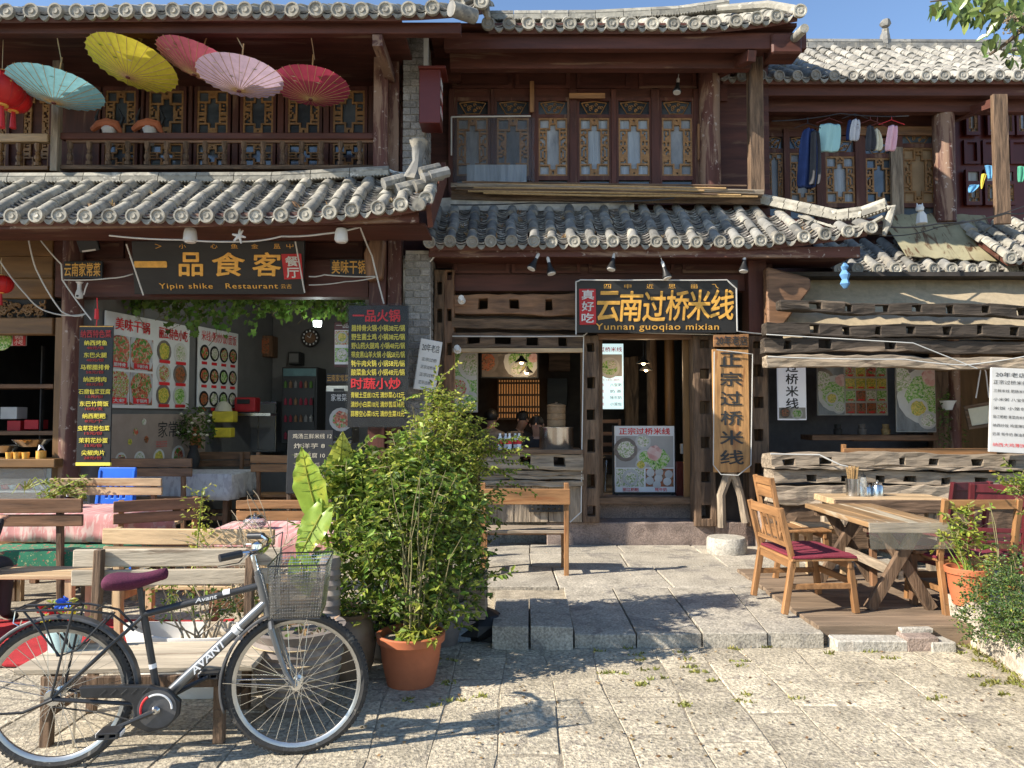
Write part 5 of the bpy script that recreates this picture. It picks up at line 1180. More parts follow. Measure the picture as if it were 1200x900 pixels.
for _ in range(60):
    a=rr(0,6.28);r0=rr(0,.045); x,y=r0*math.cos(a),r0*math.sin(a); q.tube([(x*.7,y*.7,.02),(x*1.75,y*1.75,.28+rr(-.015,.015))],.0035,4)
q.build('chopsticks','bamboo',t,kind='stuff')
for px,s,lb,m in ((1019,.9,'lidded steel jar nearest the chopsticks','steel'),(1030,1.1,'wider steel canister at the right of the jars','steel'),(1011,1.0,'slim glass bottle with a dark lid between chopsticks and steel jars','glass')):
    t=thing('condiment_jar',lb,'jar',(P(px,560,7.3).x,7.28+rr(0,.1),tz+.71)); h=.10*s if m=='steel' else .19; r_=.05*s if m=='steel' else .03
    MB().lathe((0,0,0),[(r_,0),(r_,h*.85),(r_*.8,h),(0,h)],16).build('jar',m,t,True); MB().lathe((0,0,h*.98),[(r_*.8,0),(r_*.82,.02),(r_*.2,.03),(r_*.2,.045),(0,.05)],14).build('lid','chrome' if m=='steel' else 'black',t,True)
# side chair with slatted back and red seat, facing right
def chair(label,loc,rz,m='orangeZ',mx='orangeX',seatm='maroon',w=.42,d=.42,sh=.46,bh=.95,style='slat',cat='chair',group=None):
    t=thing('chair',label,cat,loc,rz,group)          # faces +y, back at y=0
    for s in (-1,1):
        bevel(MB().beam((s*(w/2-.02),-.07,0),(s*(w/2-.02),.0,sh),.04,.045,up=(0,1,0)).build('leg',m,t),.004)
        bevel(MB().beam((s*(w/2-.02),.0,sh-.02),(s*(w/2-.02),-.09,bh),.04,.04,up=(0,1,0)).build('back_post',m,t),.004)
        bevel(MB().beam((s*(w/2-.02),d+.02,0),(s*(w/2-.03),d-.02,sh-.03),.045,.045,up=(0,1,0)).build('leg',m,t),.004)
        bevel(MB().beam((s*(w/2-.02),-.03,.20),(s*(w/2-.02),d,.20),.025,.04).build('stretcher',mx,t),.003)
    for y in (0,d-.03): bevel(MB().box((-w/2,y-.015,sh-.07),(w/2,y+.015,sh-.01)).build('seat_rail',mx,t),.003)
    bevel(MB().box((-w/2+.02,d+.01,.19),(w/2-.02,d+.035,.24)).build('stretcher',mx,t),.003)
    bevel(MB().box((-w/2-.01,-.02,sh-.012),(w/2+.01,d+.03,sh+.008)).build('seat',mx,t),.004)
    if seatm:
        q=MB(); n=6; q.cells([-w/2-.015+(w+.03)*i/n for i in range(n+1)],[0,.25,.5,.75,1],lambda i,k:True,0,.018)
        q.v=[(x,-.01+z*(d+.03),sh+.01+y+.005*math.sin(x*30+z*7)) for x,y,z in q.v]; bevel(q.build('seat_cover',seatm,t,True),.004)
    Y=lambda z: -.09*(z-sh)/(bh-sh)
    for z,h in ((bh-.04,.07),(sh+.10,.035)): bevel(MB().beam((-w/2+.03,Y(z),z),(w/2-.03,Y(z),z),.022,h).build('back_rail',mx,t),.003)
    if style=='slat':
        for i in range(5): x=-w/2+.08+i*(w-.16)/4; bevel(MB().beam((x,Y(sh+.11),sh+.11),(x,Y(bh-.07),bh-.07),.012,.022,up=(1,0,0)).build('back_slat',m,t),.002)
    elif style=='panel':
        bevel(MB().beam((-w/2+.03,Y(bh-.12),bh-.12),(w/2-.03,Y(bh-.12),bh-.12),.02,.14).build('back_panel',mx,t),.004)
    return t
p=on(962,722,dz); chair('honey coloured slatted bench chair with dark red seat nearest the terrace edge',(PX(912,5.75),5.85,dz),R(-86),w=.62,d=.46,sh=.40,bh=.78)
chair('orange chair with solid back panel and bare seat behind the slatted bench chair',(PX(908,6.9),7.0,tz),R(-88),seatm=None,style='panel',w=.45,sh=.45,bh=.93)
chair('light orange bench chair with its back to the potted sprig, right of the long table',(PX(1145,5.55),5.62,tz),R(2),w=.60,m='orangeZ',mx='orangeX',seatm='maroon',sh=.42,bh=.88,style='open')
chair('dark red chair peeping over the light bench chair on its left side',(PX(1126,6.5),6.5,tz),R(14),w=.42,m='maroonwood',mx='maroonwood',seatm=None,style='panel',sh=.45,bh=.93)
chair('dark red chair at the far right beyond the light bench chair',(PX(1172,6.1),6.2,tz),R(-14),w=.44,m='maroonwood',mx='maroonwood',seatm=None,style='panel',sh=.45,bh=.94)
t=bench('low bench with dark red cushion tucked under the right side of the long table',.8,(PX(1098,6.0)-.0,6.15,dz),R(90),'brownX','brownZ',sh=.42,bh=.42,sd=.3,planks=(),posts=.08,group=None,cushion='maroon')
t=bench('small pine stool bench standing between orange chair and the tables',.42,(PX(962,7.0),6.95,tz),R(0),'pineX','pineZ',sh=.45,bh=.45,sd=.30,planks=(),posts=.05,group=None)
p=P(1075,527,8.6); bench('orange bench behind the timber rail whose top board shows',1.75,(P(1077,520,8.5).x,8.55,.55),0,'orangeX','orangeZ',sh=.3,bh=.72,planks=((.60,.68),),posts=.02,group=None,seat=False)
# red carpet under the left tables
q=MB(); q.cells([-4.3+.27*i for i in range(9)],[0,1,2,3,4],lambda i,k:True,0,.012,j=.01); q.v=[(x,4.75+z*.26,.012+y+rr(0,.006)) for x,y,z in q.v]
tag(q.build('carpet','carpet',None,True),'bright red carpet laid on the paving under the left benches','carpet')
# ================= bicycle =================
BK=thing('bicycle','black and silver city bicycle with purple saddle cover and wire basket in the left foreground','bicycle',(-2.07,3.43,0),R(8.0))
U=lambda px,py: ((px-74)/264, .333+(812-19*(px-74)/280-py)/249)
def pt(px,py,y=0): u,z=U(px,py); return Vector((u,y,z))
WR=.333
def wheel(u,label):
    w=MB(); n=48
    vs=[];fs=[];r0,rt=WR-.020,.020
    for i in range(n):
        a=2*math.pi*i/n
        for k in range(8):
            b=2*math.pi*k/8; r=r0+rt*math.cos(b)*(1.0); vs.append((u+r*math.cos(a),rt*.95*math.sin(b),WR+r*math.sin(a)))
    for i in range(n):
        for k in range(8): fs.append((i*8+k,i*8+(k+1)%8,((i+1)%n)*8+(k+1)%8,((i+1)%n)*8+k))
    ty=MB().add(vs,fs)
    # tread knobs
    for i in range(96):
        a=2*math.pi*i/96
        for s in (-1,1): c=Vector((u+(WR-.003)*math.cos(a),s*.010,WR+(WR-.003)*math.sin(a))); t_=Vector((-math.sin(a),0,math.cos(a))); ty.beam(c-t_*.006,c+t_*.006,.008,.006,up=(math.cos(a),0,math.sin(a)))
    wh=thing_part('wheel',BK)
    ty.build('tyre','rubber',wh,True)
    rm=MB(); vs=[];fs=[]; prof=[(WR-.036,-.014),(WR-.036,.014),(WR-.047,.011),(WR-.054,.006),(WR-.054,-.006),(WR-.047,-.011)]
    for i in range(n):
        a=2*math.pi*i/n
        for r,y in prof: vs.append((u+r*math.cos(a),y,WR+r*math.sin(a)))
    for i in range(n):
        for k in range(6): fs.append((i*6+k,i*6+(k+1)%6,((i+1)%n)*6+(k+1)%6,((i+1)%n)*6+k))
    rm.add(vs,fs).build('rim','rimsteel',wh,True)
    MB().lathe((u,0,WR),[(0,-.06),(.008,-.06),(.008,-.042),(.024,-.040),(.024,-.034),(.012,-.03),(.012,.03),(.024,.034),(.024,.04),(.008,.042),(.008,.06),(0,.06)],14,axis='y').build('hub','steel',wh,True)
    for i in range(36):
        a=2*math.pi*i/36; s=1 if i%2 else -1; b=a+ (1 if (i//2)%2 else -1)*1.15
        key='sp%d%d'%(i%2,(i//2)%2)
        if key not in SP: SP[key]=MB().tube([(.022*math.cos(b-a),s*.036,.022*math.sin(b-a)),(WR-.050,0,0)],.0016,4).mesh('spoke','steel')
        link('spoke',SP[key],wh,loc=(u,0,WR),rot=(0,-a,0))
    return wh
SP={}
def thing_part(n,par): 
    o=bpy.data.objects.new(n,None); COL.objects.link(o); o.parent=par; o.empty_display_size=.05; return o
UF=1.06
w1=wheel(0,'rear'); w2=wheel(UF,'front')
# frame
hb=pt(318,712); hb=Vector((.925,0,.655)); ht=Vector((.875,0,.845)); bb=Vector((.44,0,.272)); st=Vector((.362,0,.69))
q=MB(); q.tube([st-Vector((0,0,.012)),Vector((.885,0,.795))],.0165,10,0); q.tube([st,bb],.0165,10,0)
q.tube([ht,hb],.022,12,1); q.tube([bb,hb+Vector((-.012,0,.06))],.024,12,1)
for s in (-1,1): q.tube([st+Vector((0,s*.012,-.02)),Vector((0,s*.062,WR))],.008,8,0); q.tube([bb+Vector((-.03,s*.025,0)),Vector((0,s*.062,WR))],.010,8,0)
q.lathe(bb,[(.024,-.04),(.024,.04)],14,axis='y',mi=0)
q.build('frame',['bikeblack','bikegrey'],BK,True)
for s,p0,p1,w,h,off in (('AVANT',bb,hb+Vector((-.012,0,.06)),.20,.034,.47),('Avant',st,Vector((.885,0,.795)),.10,.02,.54)):
    d=(p1-p0); c=p0+d*off; a=math.atan2(d.z,d.x); text(s,w,h,'white',BK,(c.x,-.026 if h>.03 else -.019,c.z),rot=(math.pi/2,-a,0),bold=.03,sh=.2)
for f,w in ((.70,.02),(.745,.008)):
    p0,p1=bb,hb+Vector((-.012,0,.06)); d=p1-p0; MB().tube([p0+d*f,p0+d*(f+w/d.length*1.2)],.0247,12).build('frame_stripe','white',BK,True)
d=Vector((.885,0,.795))-st; MB().tube([st+d*.68,st+d*.74],.0172,10).build('frame_stripe','white',BK,True)
d=st-bb; MB().tube([bb+d*.38,bb+d*.43],.0172,10).build('frame_stripe','white',BK,True)
# fork
q=MB(); cr=Vector((.935,0,.63))
for s in (-1,1): q.tube([cr,cr+Vector((.012,s*.05,-.03)),Vector((.985,s*.055,.48)),Vector((1.015,s*.056,.40)),Vector((UF,s*.058,WR))],[.016,.015,.013,.011,.009],8)
q.tube([ht+Vector((-.006,0,.02)),hb+Vector((.008,0,-.02))],.017,10); q.build('fork','bikegrey',BK,True)
# stem and handlebar
s0=ht+Vector((-.005,0,.01)); s1=s0+Vector((-.022,0,.085)); 
MB().tube([s0,s1,s1+Vector((.05,0,.02))],[.014,.014,.013],10).build('stem','chrome',BK,True)
h0=s1+Vector((.05,0,.02)); HBp=[]
q=MB(); q.tube([h0+Vector((-.11,-.285,.025)),h0+Vector((-.05,-.24,.03)),h0+Vector((.0,-.15,.02)),h0+Vector((0,-.06,0)),h0,h0+Vector((0,.06,0)),h0+Vector((.0,.15,.02)),h0+Vector((-.05,.24,.03)),h0+Vector((-.11,.285,.025))],.011,8); q.build('handlebar','chrome',BK,True)
for s in (-1,1):
    MB().tube([h0+Vector((-.13,s*.30,.022)),h0+Vector((-.05,s*.247,.03))],.017,10).build('grip','bikeblack',BK,True)
    MB().tube([h0+Vector((-.03,s*.22,.02)),h0+Vector((-.06,s*.25,-.012)),h0+Vector((-.14,s*.285,-.018))],[.009,.006,.004],6).build('brake_lever','chrome',BK,True)
MB().lathe(h0+Vector((-.01,-.11,.03)),[(0,0),(.028,0),(.026,.02),(.01,.03),(0,.031)],14).build('bell','chrome',BK,True)
for s,a in ((-1,.02),(1,-.01)): MB().tube([h0+Vector((-.03,s*.21,.01)),h0+Vector((.06,s*.16,.06)),h0+Vector((.07,s*.04,-.02)),cr+Vector((.0,s*.02,.05))],.003,5).build('brake_cable','cableblack',BK,True)
# basket
bx0,bx1,bz0,bz1=.945,1.175,.665,.915; bw=.165
bs=thing_part('basket',BK)
def wires(pts,r): MB().tube([Vector(p) for p in pts],r,5).build('rim_wire','bikeblack',bs,True)
wires([(bx0,-bw,bz1),(bx1+.03,-bw,bz1),(bx1+.03,bw,bz1),(bx0,bw,bz1),(bx0,-bw,bz1)],.004)
wires([(bx0+.01,-bw+.03,bz0),(bx1,-bw+.03,bz0),(bx1,bw-.03,bz0),(bx0+.01,bw-.03,bz0),(bx0+.01,-bw+.03,bz0)],.003)
q=MB()
def face(A,B,C,D_,nu,nv):
    A,B,C,D_=map(Vector,(A,B,C,D_))
    for i in range(nu+1): t=i/nu; q.tube([A+(B-A)*t,D_+(C-D_)*t],.0013,3,cap=False)
    for i in range(nv+1): t=i/nv; q.tube([A+(D_-A)*t,B+(C-B)*t],.0013,3,cap=False)
a=[(bx0+.01,-bw+.03,bz0),(bx1,-bw+.03,bz0),(bx1,bw-.03,bz0),(bx0+.01,bw-.03,bz0)]; b=[(bx0,-bw,bz1),(bx1+.03,-bw,bz1),(bx1+.03,bw,bz1),(bx0,bw,bz1)]
for i in range(4): face(a[i],a[(i+1)%4],b[(i+1)%4],b[i],20,16)
face(a[0],a[1],a[2],a[3],12,12); q.build('wire_mesh','steel',bs,kind='stuff')
q=MB(); q.cells([bx0+.012,bx0+.08,bx0+.15,bx1-.003],[bz0+.003,bz0+.09,bz0+.16],lambda i,k:True,-bw+.045,bw-.05,j=.008); q.build('basket_lining','dirtyfilm',bs,True)
# basket stays
MB().tube([(UF,-.07,WR),(UF+.01,-.075,.5),(bx1-.06,-.10,bz0)],.003,5).build('basket_stay','steel',BK,True)
# saddle
q=MB(); prof=[(.19,.835,.062),(.215,.845,.092),(.27,.842,.098),(.33,.838,.07),(.39,.848,.038),(.44,.862,.030),(.47,.862,.02)]
vs=[];fs=[];n=12
for x,z,w in prof:
    for k in range(n):
        t=2*math.pi*k/n; h=.028 if math.sin(t)>0 else .045*(w/.098)**.6+.008; vs.append((x,w*math.cos(t),z+h*math.sin(t)))
for i in range(len(prof)-1):
    for k in range(n): fs.append((i*n+k,i*n+(k+1)%n,(i+1)*n+(k+1)%n,(i+1)*n+k))
fs+= [tuple(range(n-1,-1,-1)),tuple((len(prof)-1)*n+k for k in range(n))]
q.add(vs,fs); o=q.build('saddle','plum',BK,True); s_=o.modifiers.new('s','SUBSURF'); s_.levels=1; s_.render_levels=2
q=MB(); q.tube([st-Vector((0,0,.02)),Vector((.345,0,.80))],.0135,10); q.build('seat_post','bikeblack',BK,True)
# rack
q=MB(); z=.725
for s in (-1,1): q.tube([(-.17,s*.05,z),(.10,s*.055,z-.002),(.24,s*.04,z-.03),(.33,s*.02,.61)],.006,6); q.tube([(-.13,s*.05,z),(.03,s*.058,.52),(.10,s*.058,.545),(.22,s*.05,.68)],.005,6); q.tube([(.08,s*.055,z),(.0,s*.066,WR)],.006,6); q.tube([(-.06,s*.055,z),(.025,s*.066,.52)],.004,6)
for x in (-.17,-.05,.07,.18): q.tube([(x,-.055,z),(x,.055,z)],.005,6)
q.build('rear_rack','bikeblack',BK,True)
MB().tube([(-.16,-.055,z),(-.165,-.06,z-.05),(-.14,-.06,z-.065),(-.13,-.06,z-.04)],.003,5).build('rack_hook','chrome',BK,True)
# mudguards
def guard(u,a0,a1,r,name):
    q=MB(); n=26; vs=[]
    for i in range(n+1):
        a=a0+(a1-a0)*i/n
        for y,dr in ((-.027,-.012),(-.018,0),(.018,0),(.027,-.012)): vs.append((u+(r+dr)*math.cos(a),y,WR+(r+dr)*math.sin(a)))
    q.add(vs,[(i*4+k,i*4+k+1,i*4+k+5,i*4+k+4) for i in range(n) for k in range(3)]); o=q.build(name,'mudguard',BK,True); m=o.modifiers.new('s','SOLIDIFY'); m.thickness=.002
guard(0,R(190),R(0),WR+.022,'rear_mudguard'); guard(UF,R(92),R(200),WR+.022,'front_mudguard')
q=MB()
for s in (-1,1): q.tube([(0,s*.05,WR),(-.345,s*.02,WR+.08)],.003,5); q.tube([(UF,s*.05,WR),(UF-.335,s*.02,WR+.02)],.003,5)
q.build('mudguard_stay','steel',BK,kind='stuff')
MB().lathe((-.352,0,WR+.12),[(0,-.016),(.026,-.014),(.03,.0),(0,.004)],12,axis='x').build('rear_reflector','bikeblack',BK,True)
# chain guard, chainring, crank, pedals
q=MB(); y0,y1=-.078,-.05; pts=[(.12,.385),(.20,.385),(.30,.382),(.42,.375),(.50,.355),(.555,.30),(.55,.235),(.50,.185),(.42,.165),(.34,.205),(.355,.25),(.345,.30),(.30,.325),(.13,.335)]
pts=[(x+.0,z) for x,z in pts]; q.prism(pts,y0,y1); bevel(q.build('chain_guard','bikeblack',BK),.006,2)
for i in range(5): MB().beam((.21+i*.045,-.079,.345),(.235+i*.045,-.079,.368),.003,.003).build('guard_slot','mudguard',BK)
q=MB(); cx,cz=.455,.272; q.lathe((cx,-.082,cz),[(0,0),(.085,0),(.085,.01)],26,axis='y'); q.build('guard_disc','mudguard',BK,True)
for a0,a1,m,r in ((R(0),R(120),'white',.066),(R(125),R(200),'redtxt',.068)):
    MB().tube([(cx+r*math.cos(a0+(a1-a0)*i/12),-.084,cz+r*math.sin(a0+(a1-a0)*i/12)) for i in range(13)],.005,5).build('guard_ring',m,BK,True)
c0=Vector((cx,-.10,cz)); pa=Vector((.285,-.105,.205)); pb2=Vector((.63,.10,.345))
MB().tube([c0,c0+(pa-c0)*.5,pa],[.014,.010,.010],8).build('crank','bikeblack',BK,True); MB().lathe(c0,[(.012,-.012),(.02,0),(.012,.02)],12,axis='y').build('crank_bolt','steel',BK,True)
MB().tube([Vector((cx,.06,cz)),pb2],[.014,.010],8).build('crank','bikeblack',BK,True)
for c,y in ((Vector((.17,-.15,.20)),-1),(pb2,1)):
    c=pa if y<0 else pb2; q=MB(); q.cells([-.045,-.035,-.01,.01,.035,.045],[-.014,-.006,.006,.014],lambda i,k: not(k==1 and i in(1,3)),0,.085); q.v=[(c.x+x,(c.y+yy*y+ (0 if y>0 else -0)),c.z+z) for x,yy,z in q.v]; bevel(q.build('pedal','bikeblack',BK),.002)
    for s in (-1,1): MB().box((c.x+s*.05-.003,c.y+y*.02,c.z-.008),(c.x+s*.05+.003,c.y+y*.07,c.z+.008)).build('pedal_reflector','tub',BK)
# kickstand, chain, freewheel
MB().tube([(0.01,-.07,WR),(-.10,-.09,.29),(-.24,-.12,.30)],[.008,.007,.005],6).build('kick_stand','bikeblack',BK,True)
MB().lathe((0,-.045,WR),[(0,-.006),(.035,-.006),(.038,.0),(.035,.006),(0,.006)],18,axis='y').build('freewheel','steel',BK,True)
MB().tube([(0,-.046,WR-.04),(.2,-.05,.26),(.42,-.05,.19)],.004,5).build('chain','rubber',BK,True)
# keep it standing: a prop stand on the far side
MB().tube([(.05,.07,WR-.02),(.02,.14,.17),(-.01,.20,.012)],[.008,.007,.007],6).build('side_stand','steel',BK,True)
# ================= plants =================
def pot(t,r,h,m,rim=True,c=(0,0,0),name='pot',taper=.72):
    pr=[(r*taper,0),(r*(taper+.16),h*.45),(r*.94,h*.82)]+([(r*.95,h*.83),(r*1.04,h*.84),(r*1.06,h*.98),(r*1.02,h),(r*.94,h*.99),(r*.9,h*.86),(0,h*.86)] if rim else [(r,h),(r*.93,h),(r*.9,h*.88),(0,h*.88)])
    return MB().lathe(c,pr,28).build(name,m,t,True)
def soil(t,r,z): return MB().lathe((0,0,z),[(r,0),(r*.5,.012),(0,.015)],16,jit=.02).build('soil','dirt',t)
def stems(t,n,h,r0,spread,z0=.2,m='stem',name='stem',joined=False,seed=3,lean=(0,0)):
    rg=random.Random(seed); q=MB(); tips=[]
    for i in range(n):
        a=rg.uniform(0,6.28); b=(rg.uniform(0,r0)*math.cos(a),rg.uniform(0,r0)*math.sin(a)); hh=h*rg.uniform(.7,1.05); sx=rg.uniform(-spread,spread)+lean[0]; sy=rg.uniform(-spread,spread)*.7+lean[1]
        pts=[(b[0]+sx*(k/5)**1.4+rg.uniform(-.015,.015),b[1]+sy*(k/5)**1.4+rg.uniform(-.015,.015),z0+(hh-z0)*k/5) for k in range(6)]
        q.tube(pts,[.007,.006,.005,.004,.003,.0015],5); tips+=pts[2:]
        if not joined: q.build(name,m,t,True); q=MB()
    if joined: q.build(name,m,t,True,kind='stuff')
    return tips
def blob(ells,rg):
    """random point in a union of ellipsoids, mostly near their surface"""
    tot=sum(e[6] for e in ells); u=rg.uniform(0,tot)
    for e in ells:
        u-=e[6]
        if u<=0: break
    while True:
        v=Vector((rg.gauss(0,1),rg.gauss(0,1),rg.gauss(0,1)))
        if v.length>.01: break
    v.normalize(); r=rg.uniform(.25,1)**.5*(1+.12*math.sin(9*v.x+5*v.z)+.1*math.sin(13*v.z+7*v.y))
    return (e[0]+v.x*r*e[3],e[1]+v.y*r*e[4],e[2]+v.z*r*e[5])
def foliage(t,n,ells,size,mats,asp=.5,seed=1,name='foliage',zmin=.02):
    rg0=random.Random(seed)
    def pt(rg):
        for _ in range(6):
            p=blob(ells,rg)
            if p[2]>zmin: return p
        return None
    return leafcloud(n,pt,size,asp,.25,seed,mi=lambda: rg0.choices(range(len(mats)),[6,2,1][:len(mats)])[0]).build(name,mats,t,kind='stuff')
# clusters: twig tips with leaves so the outline is ragged
def sprays(t,n,base,size,mats,seed,length=(.15,.4),asp=.42,dirbias=(0,0,.4),step=.03,name='leafy_shoots',lm='stem'):
    rg=random.Random(seed); q=MB(); w=MB()
    for _ in range(n):
        p=Vector(base(rg)); d=Vector((rg.gauss(0,1)+dirbias[0],rg.gauss(0,.8)+dirbias[1],rg.gauss(0,.6)+dirbias[2])).normalized(); L=rg.uniform(*length); k=int(L/step); pts=[p.copy()]
        for i in range(k):
            d=(d+Vector((rg.gauss(0,.12),rg.gauss(0,.12),rg.gauss(0,.1)-.03))).normalized(); p=p+d*step; pts.append(p.copy())
            if i%1==0 and i>0:
                for sgn in (-1,1):
                    l=rg.uniform(*size); sd=d.cross(Vector((0,0,1))+Vector((rg.gauss(0,.4),rg.gauss(0,.4),0)))
                    if sd.length<.01: continue
                    sd.normalize(); ax=(sd*sgn+d*.6+Vector((0,0,rg.uniform(-.5,.25)))).normalized(); nn=ax.cross(d).normalized()*sgn if ax.cross(d).length>.01 else Vector((0,0,1)); b=ax.cross(nn).normalized()
                    ww=l*asp; a=p; 
                    q.add([a,a+ax*l*.35+b*ww*.5+nn*.004,a+ax*l*.75+b*ww*.35,a+ax*l-nn*l*.1,a+ax*l*.75-b*ww*.35,a+ax*l*.35-b*ww*.5+nn*.004,a+ax*l*.5-nn*.008],[(0,1,6),(1,2,6),(2,3,6),(3,4,6),(4,5,6),(5,0,6)],rg.choices(range(len(mats)),[6,2,1][:len(mats)])[0])
        w.tube(pts,.0022,3,cap=False)
    w.build('twig',lm,t,kind='stuff'); return q.build(name,mats,t,kind='stuff')
LM=['leaf','leafdark','leafyellow']
# terracotta pot with the tall leafy plant
p=on(483,790); t=thing('potted_bush','tall leafy bush with small pointed leaves growing from the terracotta pot beside the bicycle','plant',(p[0]+.01,4.52,0))
pot(t,.195,.30,'terracotta'); soil(t,.17,.262); stems(t,16,1.25,.12,.24,.25,seed=4)
E1=[(.0,.1,.62,.32,.26,.34,3),(-.3,.1,.55,.22,.2,.3,2),(.26,.15,.55,.22,.2,.3,2),(-.12,.12,.98,.34,.26,.28,3),(.16,.15,.95,.34,.26,.3,3),(.0,.12,.36,.24,.2,.14,1)]
foliage(t,1900,E1,(.025,.075),LM,seed=11); sprays(t,230,lambda rg:blob(E1,rg),(.028,.065),LM,12,step=.026,length=(.08,.24))
q=MB(); 
# broad rosette leaves hanging over the rim
foliage(t,90,[(.05,-.10,.31,.15,.08,.05,1)],(.05,.09),['leafyellow','leaf'],.45,seed=8,name='rim_leaves',zmin=.26)
# big bush behind it, in a dark plastic bucket
t=thing('potted_bush','broad bright green bush in a dark bucket filling the middle of the planting','plant',(PX(452,5.0),5.0,0))
pot(t,.2,.32,'black'); soil(t,.17,.28); stems(t,14,1.3,.12,.4,.25,seed=5)
E2=[(-.24,-.02,1.18,.2,.2,.18,1.6),(-.05,0,1.16,.34,.3,.24,3),(.20,.05,1.12,.32,.3,.30,3),(.0,.0,.75,.36,.3,.34,3),(.18,0,.75,.26,.26,.36,2),(-.25,-.05,.75,.18,.2,.25,1)]
foliage(t,2200,E2,(.035,.085),['leaf','leafyellow','leafdark'],seed=21); sprays(t,330,lambda rg:blob(E2,rg),(.035,.085),['leaf','leafyellow','leafdark'],22,length=(.1,.3),step=.030,dirbias=(0,-.2,.35))
# tall airy shrub reaching up to the menu
t=thing('potted_shrub','airy yellowish shrub rising highest, up to the hotpot menu','plant',(PX(515,5.3),5.3,0))
pot(t,.19,.3,'potgrey'); soil(t,.16,.26); stems(t,10,1.72,.1,.22,.25,seed=6,lean=(-.02,0))
E3=[(.2,0,1.36,.17,.18,.18,1.5),(.02,0,1.45,.21,.22,.25,3),(.06,.0,1.22,.27,.24,.26,3),(.0,0,1.70,.12,.12,.12,.8),(.14,0,.95,.22,.2,.3,2)]
foliage(t,2000,E3,(.022,.045),['leafyellow','leaf','leafdark'],seed=31); sprays(t,300,lambda rg:blob(E3,rg),(.025,.045),['leafyellow','leaf'],32,step=.026,dirbias=(.05,-.1,.7),length=(.1,.28))
sprays(t,16,lambda rg:(.30+rg.uniform(-.05,.1),0,1.30+rg.uniform(-.25,.1)),(.03,.05),['leaf','leafyellow'],33,dirbias=(2.2,0,.5),length=(.2,.4),name='long_shoots')
# dark drooping plants at the right of the group
t=thing('crate_bush','darker drooping shrub in a wooden crate on blocks at the right of the planting','plant',(PX(534,5.35),5.5,0))
for i in range(4): bevel(MB().box((-.22,-.2,.16+i*.07),(.22,-.175,.225+i*.07),j=.003).build('crate_slat','greyX',t),.003)
for i in range(4): bevel(MB().box((.20,-.17,.16+i*.07),(.222,.2,.225+i*.07),j=.003).build('crate_slat','greyX',t),.003)
MB().box((-.20,-.17,.15),(.195,.2,.40)).build('soil','dirt',t); bevel(MB().box((-.26,-.22,0),(.12,.2,.10),j=.005).build('block','blueblock',t),.008); bevel(MB().box((-.2,-.2,.105),(.2,.2,.148),j=.005).build('block','step',t),.008)
E4=[(.0,0,.62,.22,.24,.26,3),(.02,-.05,.88,.20,.22,.22,2),(.08,-.1,.45,.15,.18,.18,1)]
foliage(t,1200,E4,(.03,.065),['leafdark','leaf'],seed=41); sprays(t,120,lambda rg:blob(E4,rg),(.03,.055),['leafdark','leaf'],42,dirbias=(.2,0,-.2),length=(.1,.22))
# black bin bag heap by the blocks
t=thing('black_bag','crumpled black plastic sheet lying between the crate and the stone blocks','bag',(PX(566,5.4),5.45,0))
MB().lathe((0,0,0),[(.16,0),(.20,.05),(.17,.12),(.12,.17),(.05,.2),(0,.2)],11,jit=.14).build('sheet','black',t)
# elephant ear
t=thing('elephant_ear_plant','elephant ear plant with four huge glossy yellow green leaves left of the bush','plant',(PX(392,4.85),4.95,0))
pot(t,.17,.34,'urn',False); soil(t,.14,.29)
def bigleaf(t,tip,base,w,m='leafbig',curl=.12,nrm=(0,-1,.3)):
    tip=Vector(tip); base=Vector(base); ax=(tip-base); L=ax.length; ax.normalize(); n=Vector(nrm); n=(n-ax*n.dot(ax)).normalized(); b=ax.cross(n); q=MB(); vs=[]; K=12
    for k in range(K+1):
        s=k/K; prof=(.45+.55*(s/.22)**.6 if s<.22 else max(.02,1-((s-.22)/.78)**1.7)); cen=base+ax*L*s-n*curl*L*(s-.3)**2
        lob=-ax*L*.20*max(0,1-s*4)
        for j,u in enumerate((-1,-.66,-.33,0,.33,.66,1)):
            wv=.018*math.sin(k*2.1+j*2.5)*abs(u); vs.append(cen+b*u*w*prof+n*(abs(u)*.06*w*4*.3+wv)+lob*abs(u)*1.6)
    fs=[(k*7+j,k*7+j+1,(k+1)*7+j+1,(k+1)*7+j) for k in range(K) for j in range(6)]
    q.add(vs,fs); o=q.build('leaf',m,t,True); m_=o.modifiers.new('s','SUBSURF'); m_.levels=1; m_.render_levels=1
    q=MB(); q.tube([base+n*.002,base+ax*L*.5+n*.006-n*curl*L*.04,tip+n*.002-n*curl*L*.45],[.007,.005,.001],5); 
    for s in (.2,.35,.5,.65,.8):
        for sg in (-1,1):
            c=base+ax*L*s-n*curl*L*(s-.3)**2; q.tube([c+n*.003,c+b*sg*w*.75*(1-.35*s)+ax*L*.10+n*(.02)],[.003,.0008],4)
    q.build('vein','leafyellow',t,kind='stuff'); return o
O=Vector((PX(392,4.85),4.95,0))
def rel(px,py,D): return P(px,py,D)-O
for (b,tp,w,m,D,nr) in (((368,588),(352,524),.125,'leafbig',4.75,(-.35,-1,.1)),((398,560),(402,506),.10,'leafyellow',4.95,(.4,-1,.2)),((376,603),(346,660),.10,'leafbig',4.7,(-.2,-1,.3)),((352,660),(362,700),.09,'leafbig',4.6,(0,-1,.8)),((372,655),(404,648),.06,'leaf',4.65,(0,-1,1))):
    B=rel(*b,D); bigleaf(t,rel(*tp,D-.05),B,w,m,nrm=nr); MB().tube([Vector((rr(-.03,.03),rr(-.03,.03),.28)),Vector((B.x*.4,B.y*.5,(.28+B.z)*.6)),B],[.014,.011,.007],7).build('leaf_stalk','leafbig',t,True)
